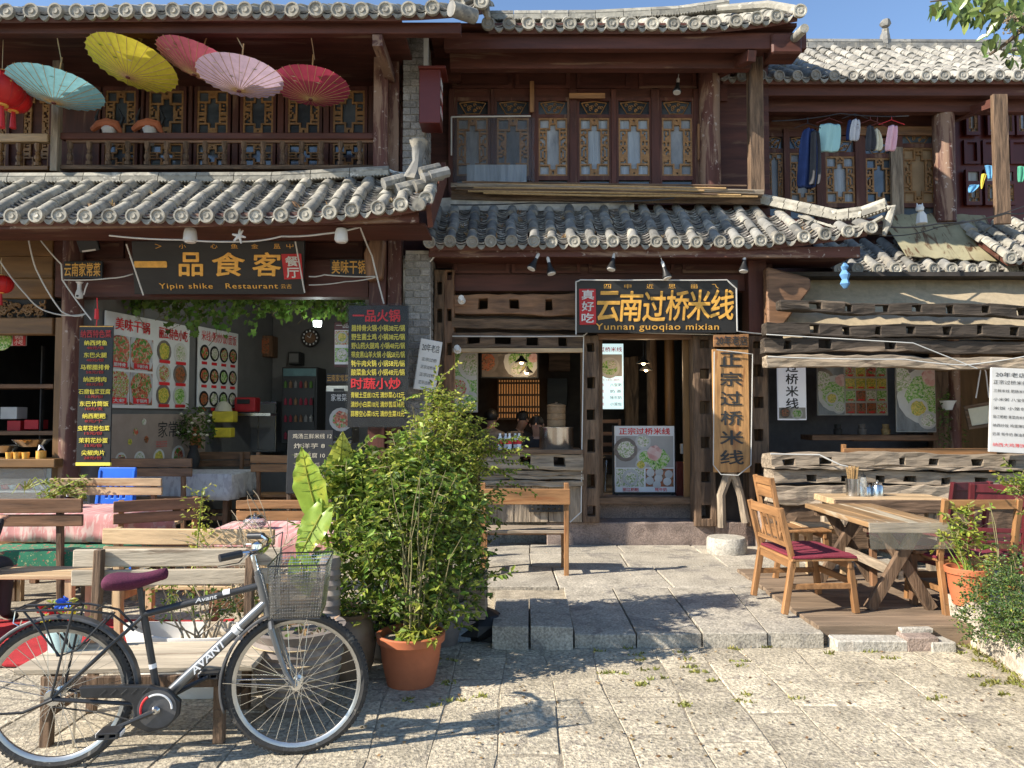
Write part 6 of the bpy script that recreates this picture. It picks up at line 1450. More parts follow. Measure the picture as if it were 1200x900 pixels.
for i in range(7): MB().tube([(-.02,-.02,.29),(-.05-.03*i%.1,-.05,.42),(-.06+.03*i,-.12,.40+rr(-.05,.05))],[.03,.025,.006],6).build('dry_sheath','dryleaf',t,True) if i<3 else None
# grey ridged pots behind the front wheel, brown jar
t=thing('ridged_pot','large grey ridged clay pot standing behind the front bicycle wheel','pot',(PX(348,4.05),4.12,0))
pr=[(.13,0)]
for i in range(9): z=.03+i*.042; r_=.15+.085*math.sin(min(1,i/7)*1.5); pr+=[(r_,z),(r_+.014,z+.018),(r_,z+.038)]
pr+=[(.25,.43),(.26,.45),(.22,.45),(.2,.40),(0,.39)]; MB().lathe((0,0,0),pr,30).build('pot','potgrey',t,True)
for i in range(4): z=.13+i*.084; r_=.15+.085*math.sin(min(1,(i*2+2.4)/7)*1.5)+.012; MB().lathe((0,0,z),[(r_,-.004),(r_+.006,0),(r_,.004)],30).build('rope_band','rope',t,True)
foliage(t,60,[(.05,0,.45,.16,.16,.04,1)],(.03,.07),['dryleaf','leafdark'],seed=51,zmin=.38)
t=thing('clay_jar','round brown clay jar between the ridged pot and the terracotta pot','pot',(PX(413,4.6),4.62,0))
MB().lathe((0,0,0),[(.10,0),(.14,.08),(.155,.2),(.135,.32),(.10,.36),(.12,.39),(.1,.39),(.08,.34),(0,.33)],24).build('jar','urn',t,True); foliage(t,160,[(0,0,.5,.14,.12,.14,1)],(.025,.05),LM,seed=52,zmin=.36)
# grey driftwood-like pipe post by the ear plant
t=thing('clay_pipe','stubby grey ridged clay pipe rising from the pots beside the basket','pipe',(PX(387,4.45),4.5,0)); q=MB(); pr=[(.06,0)]
for i in range(12): pr+=[(.055,.02+i*.06),(.066,.05+i*.06)]
pr+=[(.055,.75),(0,.75)]; MB().lathe((0,0,0),pr,18).build('pipe','potgrey',t,True)
# old bath tub planter with a dry shrub behind the bicycle
t=thing('tub_planter','white oval tub planter holding a half dry shrub on the grey bench behind the bicycle','planter',(PX(205,3.95),4.38,0))
q=MB(); vs=[];n=28; prof=[(.80,.0),(.92,.05),(1.0,.30),(1.05,.33),(1.05,.35),(.97,.35),(.93,.30),(.9,.26)]
for f,z in prof:
    for k in range(n): a=2*math.pi*k/n; vs.append((.44*f*math.cos(a),.17*f*math.sin(a),z+.04*(abs(math.cos(a))**3)*(z>.3)))
fs=[(i*n+k,i*n+(k+1)%n,(i+1)*n+(k+1)%n,(i+1)*n+k) for i in range(len(prof)-1) for k in range(n)]+[tuple(range(n-1,-1,-1)),tuple((len(prof)-1)*n+k for k in range(n))]
q.add(vs,fs).build('tub','tub',t,True); tips=stems(t,14,.68,.12,.34,.25,m='twig',seed=7)
E5=[(-.05,0,.5,.36,.13,.12,1),(.2,0,.52,.2,.12,.1,1)]
foliage(t,420,E5,(.02,.04),['leafdark','dryleaf','leaf'],seed=53,zmin=.33)
MB().lathe((0,0,0),[(.001,0),(.001,.001)],3)
# dead twigs above the second pink table
t=thing('dry_twigs','bare tangled dry branches spreading above the front benches near the handlebar','plant',(PX(300,4.6),4.62,0)); rg=random.Random(9)
pot(t,.15,.3,'potgrey')
def grow(p,d,L,r,dep,q):
    pts=[p.copy()]; 
    for i in range(4): d=(d+Vector((rg.gauss(0,.22),rg.gauss(0,.16),rg.gauss(0,.16)))).normalized(); p=p+d*L/4; pts.append(p.copy())
    q.tube(pts,[r,r*.9,r*.8,r*.7,r*.55],5)
    if dep: 
        for _ in range(3): grow(pts[rg.choice((2,3,4))],(d+Vector((rg.gauss(0,.7),rg.gauss(0,.3),rg.gauss(0,.4)))).normalized(),L*.7,r*.55,dep-1,q)
for i in range(6): q=MB(); grow(Vector((rg.uniform(-.05,.05),0,.28)),Vector((rg.uniform(-.8,.25),0,1.1)).normalized(),.42,.009,2,q); q.build('branch','twig',t,True)
# thin upright weed and small herb in front of benches
t=thing('tall_weed','single upright stem with small round leaves rising in front of the pale bench','plant',(PX(232,4.75),4.78,0)); MB().tube([(0,0,0),(-.02,0,.4),(0,0,.75),(.03,0,1.14)],[.008,.007,.005,.002],5).build('stem','leaf',t,True)
rg=random.Random(4); leafcloud(230,lambda rg:(.01*rg.gauss(0,1)+.02+.045*rg.gauss(0,1),.03*rg.gauss(0,1),rg.uniform(.62,1.15)),(.02,.038),.6,.2,7,mi=lambda:0).build('foliage','leafyellow',t,kind='stuff')
t=thing('herb_plant','low sprig with a few pale leaves at the left of the tall weed','plant',(PX(205,4.8),4.8,0)); sprays(t,14,lambda rg:(rg.uniform(-.04,.04),0,.55+rg.uniform(0,.1)),(.02,.035),['leaf','leafyellow'],61,length=(.1,.25)); MB().tube([(0,0,0),(.01,0,.3),(0,0,.6)],[.006,.005,.003],5).build('stem','leaf',t,True)
# spring onion like bunch on the left table
c=P(68,576,7.2); t=thing('vegetable_bunch','bunch of leafy green stalks lying across the table at the left','vegetables',(c.x,c.y,c.z-.1)); rg=random.Random(12)
for i in range(10): a=rg.uniform(-.3,.3); MB().tube([(-.18+rg.uniform(-.05,.05),0,.0+a*.1),(0,rg.uniform(-.04,.04),.06+a*.2),(.26,rg.uniform(-.05,.05),.14+a*.35)],[.006,.008,.004],5).build('stalk','leafyellow',t,True)
sprays(t,60,lambda rg:(rg.uniform(-.15,.25),rg.uniform(-.05,.05),rg.uniform(.02,.2)),(.03,.05),['leaf','leafyellow'],62,length=(.08,.15))
for i in range(6): q=MB(); q.tube([(-.32,0,.12),(-.36+.05*i,-.02,.24-.02*abs(i-3)),(-.42+.12*i,-.04,.08)],[.008,.006,.002],5).build('grass_blade','leafyellow',t,True)
# plastic flowers on the rear rack side
t=thing('flower_bunch','artificial bunch of red, yellow and one blue flower behind the bicycle rack','flowers',(PX(70,3.85),3.95,.36)); 
MB().lathe((0,0,0),[(.07,0),(.09,.12),(.08,.12),(0,.1)],14).build('pot','aqua',t,True)
for i,(px,py,m,s) in enumerate(((77,706,'flowerblue',.045),(55,712,'flowerred',.035),(75,722,'flowerred',.045),(58,724,'floweryellow',.03),(88,716,'floweryellow',.02),(66,718,'flowerred',.03))):
    c=P(px,py,3.95)-Vector((PX(70,3.85),3.95,.36)); q=MB()
    for k in range(14): a=k*2.4; r_=s*(.35+.65*k/14); q.add([c,c+Vector((r_*math.cos(a-.5),-.02,r_*math.sin(a-.5))),c+Vector((r_*1.15*math.cos(a),-.025-.001*k,r_*1.15*math.sin(a))),c+Vector((r_*math.cos(a+.5),-.012,r_*math.sin(a+.5)))],[(0,1,2,3)])
    q.build('flower',m,t); MB().tube([(0,0,.1),(c.x*.5,0,c.z*.6),c],.004,4).build('stem','leaf',t,True)
foliage(t,70,[(0,0,.2,.12,.06,.12,1)],(.03,.05),['leafyellow','leaf'],seed=63,zmin=.08)
# ivy garland under the restaurant beam
t=thing('ivy_garland','ivy garland with large green leaves trailing along the inside of the restaurant opening','ivy',(PX(275,9.2),9.3,PZ(350,9.2)),world=True)
rg=random.Random(14); q=MB(); vm=MB(); 
for i in range(26):
    px=rg.uniform(128,425); y=rg.uniform(347,362); L=rg.uniform(8,38)*(1.3 if 230<px<300 else .8); pts=[P(px+rg.uniform(-4,4)*k,y+L*k/4,9.2+rg.uniform(-.1,.1)) for k in range(5)]; vm.tube(pts,.004,4)
vm.tube([P(x,350+6*math.sin(x*.07),9.25) for x in range(125,430,12)],.008,5); vm.build('vine','stem',t,kind='stuff')
for i in range(880):
    px=rg.uniform(126,428); d=rg.random()**1.6; lim=(12 if px<195 else 22)+ (26 if 190<px<300 else 8)*math.sin(px*.09)**2; py=346+d*lim; p=P(px,py,9.15+rg.uniform(-.25,.25)); l=rg.uniform(.045,.09); e=Euler((rg.uniform(-.9,.4),rg.uniform(-.6,.6),rg.uniform(-.9,.9))).to_matrix()
    pts=[(0,0,0),(.45,0,.12),(.38,0,-.25),(.5,0,-.55),(.18,0,-.6),(0,0,-1),(-.18,0,-.6),(-.5,0,-.55),(-.38,0,-.25),(-.45,0,.12)]
    q.add([p]+[p+e@(Vector((a,-.08*abs(a),c))*l) for a,_,c in pts[1:]],[(0,k,k+1) for k in range(1,9)],0)
q.build('ivy_leaves','ivy',t,kind='stuff')
# right foreground planter wall
pw=thing('planter_wall','rough pale stone planter wall at the right edge of the street','planter',(3.6,5.0,0),world=True)
a=gnd(1117,745,0); b=gnd(1200,797,0); n=6; d=Vector((b.x-a.x,b.y-a.y,0)); d=Vector((a.x,a.y,0)),Vector((b.x,b.y,0)),
A,B=d; dirv=(B-A).normalized(); far=A-dirv*.0; nearp=B+dirv*1.6; L=(nearp-far).length; nrm_=Vector((-dirv.y,dirv.x,0)); nrm_=nrm_ if nrm_.x>0 else -nrm_
q=MB(); k0=12; vs=[]
for i in range(k0+1):
    for j in range(4):
        c=far+dirv*L*i/k0+nrm_*(.02+.03*j*.3)+nrm_*rr(-.02,.02); vs.append((c.x,c.y,[0,.1,.2,.27][j]+(rr(-.015,.015) if j else -.03)))
m0=len(vs)
for i in range(k0+1):
    for j in range(2): c=far+dirv*L*i/k0+nrm_*(.16+.1*j); vs.append((c.x,c.y,[.28,.0][j]+rr(-.01,.01)))
fs=[(i*4+j,(i+1)*4+j,(i+1)*4+j+1,i*4+j+1) for i in range(k0) for j in range(3)]+[(i*4+3,(i+1)*4+3,m0+(i+1)*2,m0+i*2) for i in range(k0)]+[(m0+i*2,m0+(i+1)*2,m0+(i+1)*2+1,m0+i*2+1) for i in range(k0)]+[(0,1,2,3,m0,m0+1)]
q.add(vs,fs); q.build('wall_face','rock',pw,False)
fa=far+nrm_*.02; q=MB(); vs=[(fa.x,fa.y,-.03),(fa.x+.9,fa.y+.1,-.03),(fa.x+.9,fa.y+.1,.27),(fa.x,fa.y,.28)]; q.add(vs+[(x,y+.14,z) for x,y,z in vs],[(0,1,2,3),(7,6,5,4),(0,4,5,1),(3,2,6,7),(0,3,7,4),(1,5,6,2)]); q.build('wall_end','rock',pw)
q=MB(); q.add([tuple(far+nrm_*.2+Vector((0,.1,.22))),tuple(nearp+nrm_*.2+Vector((0,0,.22))),tuple(nearp+nrm_*1.6+Vector((0,0,.22))),tuple(far+nrm_*1.4+Vector((0,.4,.22)))],[(0,1,2,3)]); q.build('soil','dirt',pw)
t=thing('box_bush','dense small leaved grey green bush spilling over the stone planter wall','bush',(PX(1180,4.75),4.75,.27))
E6=[(.0,0,.18,.27,.36,.20,3),(.35,.2,.22,.35,.4,.26,3),(-.08,-.25,.06,.17,.3,.16,2),(.25,-.5,.12,.3,.4,.25,3),(-.13,.15,.0,.14,.2,.16,1)]
foliage(t,9500,E6,(.012,.026),['shrub','leafdark','leafyellow'],.6,seed=71,zmin=-.16); sprays(t,260,lambda rg:blob(E6,rg),(.014,.024),['shrub','leaf'],72,step=.014,length=(.06,.14),asp=.6)
for i in range(8): MB().tube([(rr(-.1,.3),rr(-.3,.2),-.02),(rr(-.1,.3),rr(-.3,.2),.12)],[.008,.004],5).build('stem','bark',t,True)
cp=P(1136,708,5.45); t=thing('potted_plant','terracotta pot with a fresh yellow green sprig standing on the end of the planter wall','plant',(cp.x,cp.y-.0,cp.z)); pot(t,.15,.27,'terracotta'); soil(t,.12,.23); stems(t,6,.62,.05,.16,.22,m='leaf',seed=8,lean=(-.03,0))
sprays(t,46,lambda rg:(rg.uniform(-.14,.12),rg.uniform(-.08,.08),rg.uniform(.3,.6)),(.035,.06),['leafyellow','leaf'],74,length=(.06,.16),asp=.5)
sprays(t,12,lambda rg:(rg.uniform(-.04,.02),0,rg.uniform(.5,.66)),(.04,.06),['leafyellow','leaf'],75,length=(.1,.2),dirbias=(0,0,1.5))
for i,(px,py,lb) in enumerate(((1180,560,'loose leafy shrub branch at the right edge above the red chairs'),)):
    c=P(px,py,5.0); t=thing('leafy_shrub',lb,'shrub',(c.x+.12,5.2,.2)); sprays(t,36,lambda rg:(rg.uniform(.05,.35),rg.uniform(-.1,.1),rg.uniform(.75,1.0)),(.03,.05),['leaf','leafyellow'],76,length=(.1,.25)); stems(t,2,.8,.05,.1,.0,seed=9)
tufts([(a.x+dirv.x*s-.03+rr(-.05,.02),a.y+dirv.y*s,0) for s in [i*.045 for i in range(26)]],'wall_weeds','weeds growing at the foot of the planter wall',(.01,.035),8,'grass')
# hanging pot and creeper inside the right window
c=P(1112,475,9.6); t=thing('hanging_pot','small white pot with trailing creeper hung on the post inside the right window','plant',tuple(c)); MB().lathe((0,0,-.06),[(.07,0),(.1,.1),(.11,.12),(.09,.12),(0,.1)],16).build('pot','offwhite',t,True)
foliage(t,340,[(0,0,.1,.16,.1,.12,1),(-.05,0,-.25,.12,.1,.35,2),(.1,0,-.4,.12,.1,.25,1)],(.03,.06),['ivy','leafdark'],seed=81,zmin=-1)
# vase of artificial flowers inside restaurant
c=P(227,520,10.0); t=thing('flower_vase','dark vase with pale flowers and leaves standing by the wall inside the restaurant','flowers',(c.x,c.y,.9)); MB().lathe((0,0,0),[(.06,0),(.09,.12),(.05,.25),(.06,.3),(0,.3)],14).build('vase','dark',t,True); foliage(t,420,[(0,0,.55,.3,.16,.28,1)],(.04,.08),['leafdark','ivy'],seed=82,zmin=.2)
q=MB(); rg=random.Random(5)
for i in range(16): q.lathe((rg.uniform(-.28,.28),-.12,rg.uniform(.4,.75)),[(0,-.02),(.03,0),(0,.02)],6)
q.build('blossoms','creamfab',t,kind='stuff')
# ================= tree branch hanging in at the upper right =================
t=thing('street_tree','broad leaved tree whose lit branches hang into the upper right corner','tree',(3.3,2.2,0))
MB().tube([(0,0,0),(.03,0,1.2),(-.02,.05,2.4),(-.1,.1,3.4),(-.2,.2,4.4)],[.16,.13,.11,.09,.06],12).build('trunk','bark',t,True)
def TR(px,py,D): return P(px,py,D)-Vector((3.3,2.2,0))
for pts in (((1290,-80,3.0),(1230,-30,3.1),(1175,-8,3.15),(1120,-2,3.2),(1090,2,3.2)),((1250,-20,3.0),(1215,20,3.1),(1180,50,3.2),(1160,64,3.2)),((1290,0,3.0),(1230,25,3.1),(1190,20,3.15),(1160,30,3.2))):
    pp=[TR(*a) for a in pts]; MB().tube([Vector((-.12,.12,3.3))]+pp,[.04,.022,.014,.009,.006,.003][:len(pp)+1],6).build('limb','bark',t,True)
rg=random.Random(21); q=MB()
def bleaf(q,p,l,down):
    ax=Vector((rg.gauss(0,.5),rg.gauss(0,.4),-1 if down else rg.gauss(-.3,.5))).normalized(); n=Vector((rg.gauss(0,.6),-1,rg.gauss(.3,.5))); n=(n-ax*n.dot(ax)).normalized(); b=ax.cross(n); w=l*.24
    vs=[p]; 
    for s,f in ((.2,.75),(.45,1),(.7,.75),(.88,.35)): c=p+ax*l*s-n*.08*l*s*s; vs+=[c+b*w*f+n*w*.3*f,c,c-b*w*f+n*w*.3*f]
    vs.append(p+ax*l-n*l*.1)
    fs=[(0,1,2),(0,2,3)]
    for k in range(3): a=1+3*k; fs+=[(a,a+3,a+4,a+1),(a+1,a+4,a+5,a+2)]
    fs+=[(10,13,11),(11,13,12)]; q.add(vs,fs,0)
for _ in range(230):
    u=rg.random()
    if u<.36: px,py=rg.uniform(1085,1210),rg.uniform(-14,14)+ (rg.random()**2)*20
    elif u<.62: px,py=rg.uniform(1150,1215),rg.uniform(20,70)
    elif u<.8: px,py=rg.uniform(1110,1210),rg.uniform(-20,22)
    else: px,py=rg.uniform(1190,1300),rg.uniform(-60,70)
    bleaf(q,TR(px,py,3.15+rg.uniform(-.2,.25)),rg.uniform(.045,.075),rg.random()<.75)
q.build('crown','tree_leaf',t,kind='stuff')
q=MB(); rg=random.Random(22)
for _ in range(90): c=TR(rg.uniform(1175,1200),rg.uniform(12,40),3.1+rg.uniform(-.08,.08)); q.lathe(c,[(0,-.004),(.0045,0),(0,.004)],5)
q.build('seed_clusters','twig',t,kind='stuff')
# rest of the crown, above and to the right of the picture
leafcloud(5200,lambda rg:(lambda v:(-.1+v[0]*1.5,-.2+v[1]*1.4,4.6+v[2]*.9) )(blob([(0,0,0,1,1,1,1)],rg)),(.05,.085),.45,.2,23,mi=lambda:0).build('crown','tree_leaf',t,kind='stuff')

rp=[]
for _ in range(34):
    x=rr(-4.5,-.9); p=Sl(x,rr(.03,1)); rp.append((p.x,p.y,p.z+.02))
for _ in range(34):
    x=rr(-.8,3.4); p=Sm(x,rr(.03,.9)); rp.append((p.x,p.y,p.z+.02))
tufts(rp,'roof_weeds','dry weeds and moss tufts growing between the tiles of the lower roofs',(.02,.07),6,'dryleaf')
# ================= parasols, lanterns =================
def parasol(label,px,py,D,r,m,rollx,rolly,cordpx):
    c=P(px,py,D); t=thing('paper_parasol',label,'parasol',tuple(c),group='paper parasols hung under the balcony eave'); t.rotation_euler=(R(rollx),R(rolly),rr(0,.4)); n=28; q=MB(); vs=[(0,0,0)]; h=.17*r/.49; rg=random.Random(int(px))
    rings=5
    for k in range(1,rings+1):
        s=k/rings
        for i in range(n*2): a=math.pi*i/n; rad=r*s*(1 if i%2==0 else 1-.022*s); vs.append((rad*math.cos(a),rad*math.sin(a),h*s**1.15+(0 if i%2==0 else .010*s)+rg.uniform(-.003,.003)))
    N_=2*n; fs=[(0,1+(i+1)%N_,1+i) for i in range(N_)]
    for k in range(rings-1):
        for i in range(N_): a=1+k*N_+i; b=1+k*N_+(i+1)%N_; fs.append((a,b,b+N_,a+N_))
    q.add(vs,fs).build('canopy',m,t,True)
    rb=MB().tube([(.02,0,-.004),(r*.5,0,h*.42),(r*1.015,0,h*1.01)],.0028,4).mesh('rib','bamboo')
    for i in range(n): link('rib',rb,t,rot=(0,0,2*math.pi*i/n))
    MB().lathe((0,0,-.02),[(0,0),(.022,.005),(.026,.02),(.01,.04)],12).build('cap','redbox',t,True)
    MB().tube([(0,0,-.01),(0,0,.52)],.008,6).build('shaft','bamboo',t,True)
    for i in range(0,n,4): a=2*math.pi*i/n; MB().tube([(r*.45*math.cos(a),r*.45*math.sin(a),h*.4),(.012*math.cos(a),.012*math.sin(a),.2)],.0025,4).build('stretcher','bamboo',t)
    for i in range(5): # painted sprig
        a=rg.uniform(3.6,5.6); rd=r*rg.uniform(.4,.8); s=rd/r; x,y,z=rd*math.cos(a),rd*math.sin(a),h*s**1.15-.004
        MB().add([(x-.03,y,z),(x,y-.012,z-.004),(x+.03,y+.004,z-.001),(x,y+.014,z+.001)],[(0,1,2,3)]).build('painted_sprig','ivy' if i%2 else 'creamfab',t)
    top=t.matrix_basis@Vector((0,0,.50)); hk=P(cordpx,41,7.57); o=MB().tube([c+Euler((R(rollx),R(rolly),0)).to_matrix()@Vector((0,0,.46)),Vector((hk.x,hk.y,hk.z+.02))],.006,5).build('parasol_cord','rope',None,True)
    tag(o,'cord tied to the beam above the '+label.split(' paper')[0]+' parasol','cord','cords holding the parasols')
    return t
parasol('light blue paper parasol hung leftmost under the eave',63,120,7.72,.465,'paper_azure',-5,6,66)
parasol('yellow paper parasol tilted between the blue and the rose one',150,90,7.68,.46,'paper_lemon',-10,13,150)
parasol('rose pink paper parasol half hidden behind the lilac one',228,87,7.66,.43,'paper_rose',-4,14,233)
parasol('pale lilac paper parasol in front of the rose one',280,106,7.5,.435,'paper_lilac',-5,3,275)
parasol('crimson paper parasol with painted birds hung rightmost',364,116,7.8,.41,'paper_crimson',-6,3,364)
def lantern(label,px,py,D,r):
    c=P(px,py,D); t=thing('red_lantern',label,'lantern',tuple(c),group='red lanterns at the left edge'); n=12
    MB().lathe((0,0,0),[(.25*r,-.78*r)]+[(r*math.cos(a)**.7,.8*r*math.sin(a)) for a in [(-1.2+i*.3) for i in range(9)]]+[(.25*r,.78*r)],20).build('body','lantern',t,True)
    rib=MB().tube([(r*1.01*math.cos(a)**.7,0,.8*r*math.sin(a)) for a in [(-1.25+i*.25) for i in range(11)]],.003,4).mesh('rib','redpaint')
    for i in range(n): link('rib',rib,t,rot=(0,0,6.283*i/n))
    for s in (-1,1): MB().lathe((0,0,s*.8*r),[(.3*r,-.05*r),(.3*r,.05*r),(0,.05*r)],14).build('ring','goldtxt',t,True)
    MB().tube([(0,0,-.8*r),(0,0,-1.9*r)],[.12*r,.2*r],8).build('tassel','redpaint',t,True); MB().tube([(0,0,.8*r),(0,0,2.4*r)],.004,4).build('hanger','rope',t)
lantern('large red lantern with gold flecks cut by the left edge under the balcony',2,104,7.7,.22); lantern('large red lantern tucked behind the other beside the blue parasol',16,116,7.9,.17); lantern('small red lantern hanging low at the left edge before the golden boards',1,333,8.0,.12)
# ================= meter box, vents and lamps =================
t=thing('meter_box','dark red metal meter box with white notices fixed to the brick pier','meter box',(PX(505,8.05),8.05,PZ(120,8.05)),world=True)
A,B=P(491,144,8.0),P(516,81,8.0); bevel(MB().box((A.x,8.0,A.z),(B.x,8.30,B.z)).build('box','redbox',t),.006); bevel(MB().box((A.x-.01,7.97,B.z),(B.x+.06,8.33,B.z+.03)).build('lid','redbox',t),.006)
for z in (.12,.3,.44): MB().box((B.x,8.05,A.z+z),(B.x+.004,8.25,A.z+z+.09)).build('notice','offwhite',t)
text('电力\n安全\n用电',.12,.3,'redtxt',t,(B.x+.008,8.15,A.z+.28),rot=(math.pi/2,0,math.pi/2))
MB().beam((A.x+.05,8.2,B.z),(A.x+.05,8.2,B.z+.5),.05,.05,up=(0,1,0)).build('cable_duct','cable',t)
c=P(475,185,8.2); 
def spot(px,py,D,label,ry=20,grp='clip-on spotlights over the signs'):
    c=P(px,py,D); t=thing('spotlight',label,'lamp',tuple(c),group=grp); t.rotation_euler=(R(-12),R(ry),0)
    MB().lathe((0,0,0),[(0,-.10),(.052,-.10),(.055,-.09),(.032,-.035),(.024,-.0),(.022,.03),(0,.03)],16).build('shade','black',t,True); MB().lathe((0,0,-.108),[(0,0),(.046,0),(.046,.012)],16).build('lens','offwhite',t,True)
    MB().lathe((0,0,.028),[(.018,0),(.02,.06),(.012,.075),(0,.075)],12).build('socket','offwhite',t,True); MB().tube([(0,0,.1),(0,0,.16)],.005,5).build('wire','cable',t)
for px,py,lb,ry in ((627,306,'clip-on spotlight leftmost of the pair left of the noodle sign',25),(644,311,'clip-on spotlight right of the leftmost one, left of the noodle sign',-12),(718,306,'clip-on spotlight over the third character of the noodle sign',12),(779,316,'clip-on spotlight hanging lowest near the middle of the noodle sign',-14),(872,308,'clip-on spotlight at the right end of the noodle sign',8)): spot(px,py,8.2,lb,ry)
spot(794,100,9.0,'dim flood lamp hanging above the upper lattice windows',8,None)
for px,py,D,lb in ((93,338,8.1,'white surveillance camera under the small plaque at the left pillar'),):
    c=P(px,py,D); t=thing('camera_unit',lb,'camera',tuple(c)); MB().lathe((0,0,-.12),[(0,0),(.035,.01),(.04,.05),(.03,.09),(.022,.11),(.022,.17),(.04,.19),(0,.2)],14).build('body','offwhite',t,True); MB().lathe((0,-.035,-.085),[(0,-.008),(.016,0),(0,.008)],10,axis='y').build('lens','black',t,True); MB().tube([(.05,0,-.07),(.08,-.02,-.0),(.09,0,.06)],.008,5).build('bracket','tub',t,True)
for px,lb in ((223,'white bell shaped lamp above the big restaurant sign'),(400,'white caged lamp on the beam right of the restaurant sign')):
    c=P(px,275,7.3); t=thing('eave_lamp',lb,'lamp',tuple(c)); MB().lathe((0,0,-.07),[(.06,0),(.068,.02),(.06,.1),(.05,.13),(0,.135)],16).build('shade','offwhite',t,True); MB().lathe((0,0,-.08),[(0,0),(.05,0),(.05,.015)],14).build('lens','tub',t,True); MB().tube([(0,0,.06),(0,0,.12)],.01,6).build('stem','offwhite',t)
c=P(104,287,8.1); t=thing('solar_lamp','black flat solar lamp with white edge under the eave at the left','lamp',tuple(c)); t.rotation_euler=(R(20),R(-8),0); bevel(MB().box((-.11,-.02,-.07),(.11,.02,.08)).build('panel','black',t),.006); MB().box((-.08,-.024,-.068),(.07,-.02,-.05)).build('light_strip','offwhite',t)
# cat bow on beam
c=P(281,277,7.25); t=thing('rope_knot','knotted pale rag tied round the cables above the restaurant sign','rope',tuple(c)); 
for a,b in (((-.07,0,.02),(.06,0,-.01)),((-.05,-.02,-.05),(.03,0,.06)),((.0,0,.07),(.015,0,-.07))): MB().tube([a,(0,-.02,0),b],[.01,.018,.008],7).build('rag','tub',t,True)
# ================= cables =================
cable('pipe',[P(-30,203,8.15),P(240,206,8.15),P(455,199,8.15),P(478,203,8.1)],.016,'cable','pale pipe running along the foot of the balcony',cat='pipe',sag=.02)
cable('cable',[P(-30,206,8.12),P(200,210,8.12),P(455,203,8.12)],.007,'cableblack','black cable running under the pale balcony pipe',sag=.03)
cable('cable',[P(128,276,7.3),P(210,281,7.3),P(290,283,7.3),P(330,277,7.3)],.008,'cable','white cable draped over the top of the restaurant sign',sag=.01)
cable('cable',[P(148,286,7.68),P(168,346,7.9)],.008,'cable','white cable down the left end of the restaurant sign'); cable('cable',[P(346,283,7.68),P(357,343,7.9)],.008,'cable','white cable down the right end of the restaurant sign')
cable('cable',[P(33,278,7.9),P(42,315,8.0),P(72,365,8.05),P(98,369,8.1)],.008,'cable','cable looping from the eave down across the left pillar',sag=.03)
cable('cable',[P(-10,290,7.9),P(30,345,8.0),P(55,365,8.1),P(100,368,8.1)],.008,'cable','lower cable crossing the carved golden boards',sag=.03)
cable('cable',[P(45,278,7.95),P(72,310,8.0),P(73,328,8.0),P(107,375,8.0)],.008,'cable','cable running past the small left plaque to the hanging menu',sag=.01)
cable('cable',[P(75,328,8.05),P(130,326,8.05),P(156,321,8.1)],.007,'cable','thin cable under the small left plaque',sag=.01)
cable('cable',[P(330,277,7.3),P(380,274,7.3),P(422,266,7.3),P(436,300,7.8),P(450,356,7.9)],.009,'cable','white cable dropping beside the right pillar to the hotpot menu',sag=.01)
cable('cable',[P(362,324,8.0),P(380,322,8.0),P(440,324,8.0)],.007,'cable','white cable below the small right plaque',sag=.01); cable('cable',[P(362,334,8.0),P(405,330,8.0),P(440,325,8.0)],.006,'cable','thin lower cable below the small right plaque',sag=.01)
cable('cable',[P(520,287,8.2),P(503,308,8.3),P(504,395,8.3),P(505,420,8.3)],.009,'cable','pale cable running down beside the brick pier')
cable('cable',[P(675,392,8.3),P(675,330,8.25),P(680,328,8.25),P(770,328,8.25),P(852,328,8.25),P(863,338,8.25),P(864,388,8.28),P(900,392,8.4)],.008,'cable','pale cable framing the noodle shop sign',sag=.004)
cable('cable',[P(530,394,8.5),P(683,394,8.5),P(690,388,8.5),P(840,392,8.5)],.007,'cable','pale cable along the timber beneath the noodle shop sign',sag=.003)
cable('cable',[P(684,392,8.55),P(682,520,8.55),P(681,600,8.55),P(668,612,8.5)],.007,'cable','pale cable down the left door post')
cable('cable',[P(837,412,8.38),P(836,545,8.38),P(845,556,8.38),P(865,557,8.38),P(880,545,8.38),P(882,415,8.38),P(840,410,8.38)],.006,'cable','pale cable framing the tall orange board',sag=0)
cable('cable',[P(900,418,7.95),P(1060,421,7.95),P(1130,428,7.95),P(1215,415,7.95)],.007,'cable','pale cable with small clips along the lowest timber',sag=.01)
cable('cable',[P(898,392,7.95),P(1070,402,7.95),P(1145,432,7.95)],.006,'cable','slanting pale cable across the right timbers',sag=.0)
cable('cable',[P(1030,265,8.2),P(1100,262,8.6),P(1180,250,8.9),P(1215,245,9)],.010,'cableblack','black cable swagged over the tarpaulin',sag=.03)
cable('cable',[P(1030,276,8.2),P(1100,266,8.6),P(1215,236,9)],.006,'cableblack','thin black cable over the tarpaulin',sag=.04)
cable('cable',[P(903,532,7.75),P(960,533,7.75),P(985,545,7.7),P(1000,548,7.7)],.008,'cable','pale cable lying on the timber rail')
cable('clothes_line',[P(905,142,9.0),P(985,133,9.0),P(1065,136,9.0)],.006,'cableblack','laundry line strung across the upper gallery',cat='clothes line',sag=.02)
for i,(x,y,D) in enumerate(((585,240,8.85),(470,178,8.1))): pass
cable('cable',[P(528,240,8.7),P(620,238,8.7),P(735,236,8.7),P(790,232,8.7)],.008,'cableblack','black cable lying along the boards above the middle roof',sag=.01)
# blue rag under the corner
c=P(990,322,8.1); t=tag(MB().lathe(c,[(.012,.13),(.035,.09),(.022,.05),(.045,.0),(.03,-.05),(.05,-.10),(.02,-.15)],9,jit=.35).build('blue_rag','bluerag',None,True),'faded blue rag knotted under the corner of the middle roof','rag')
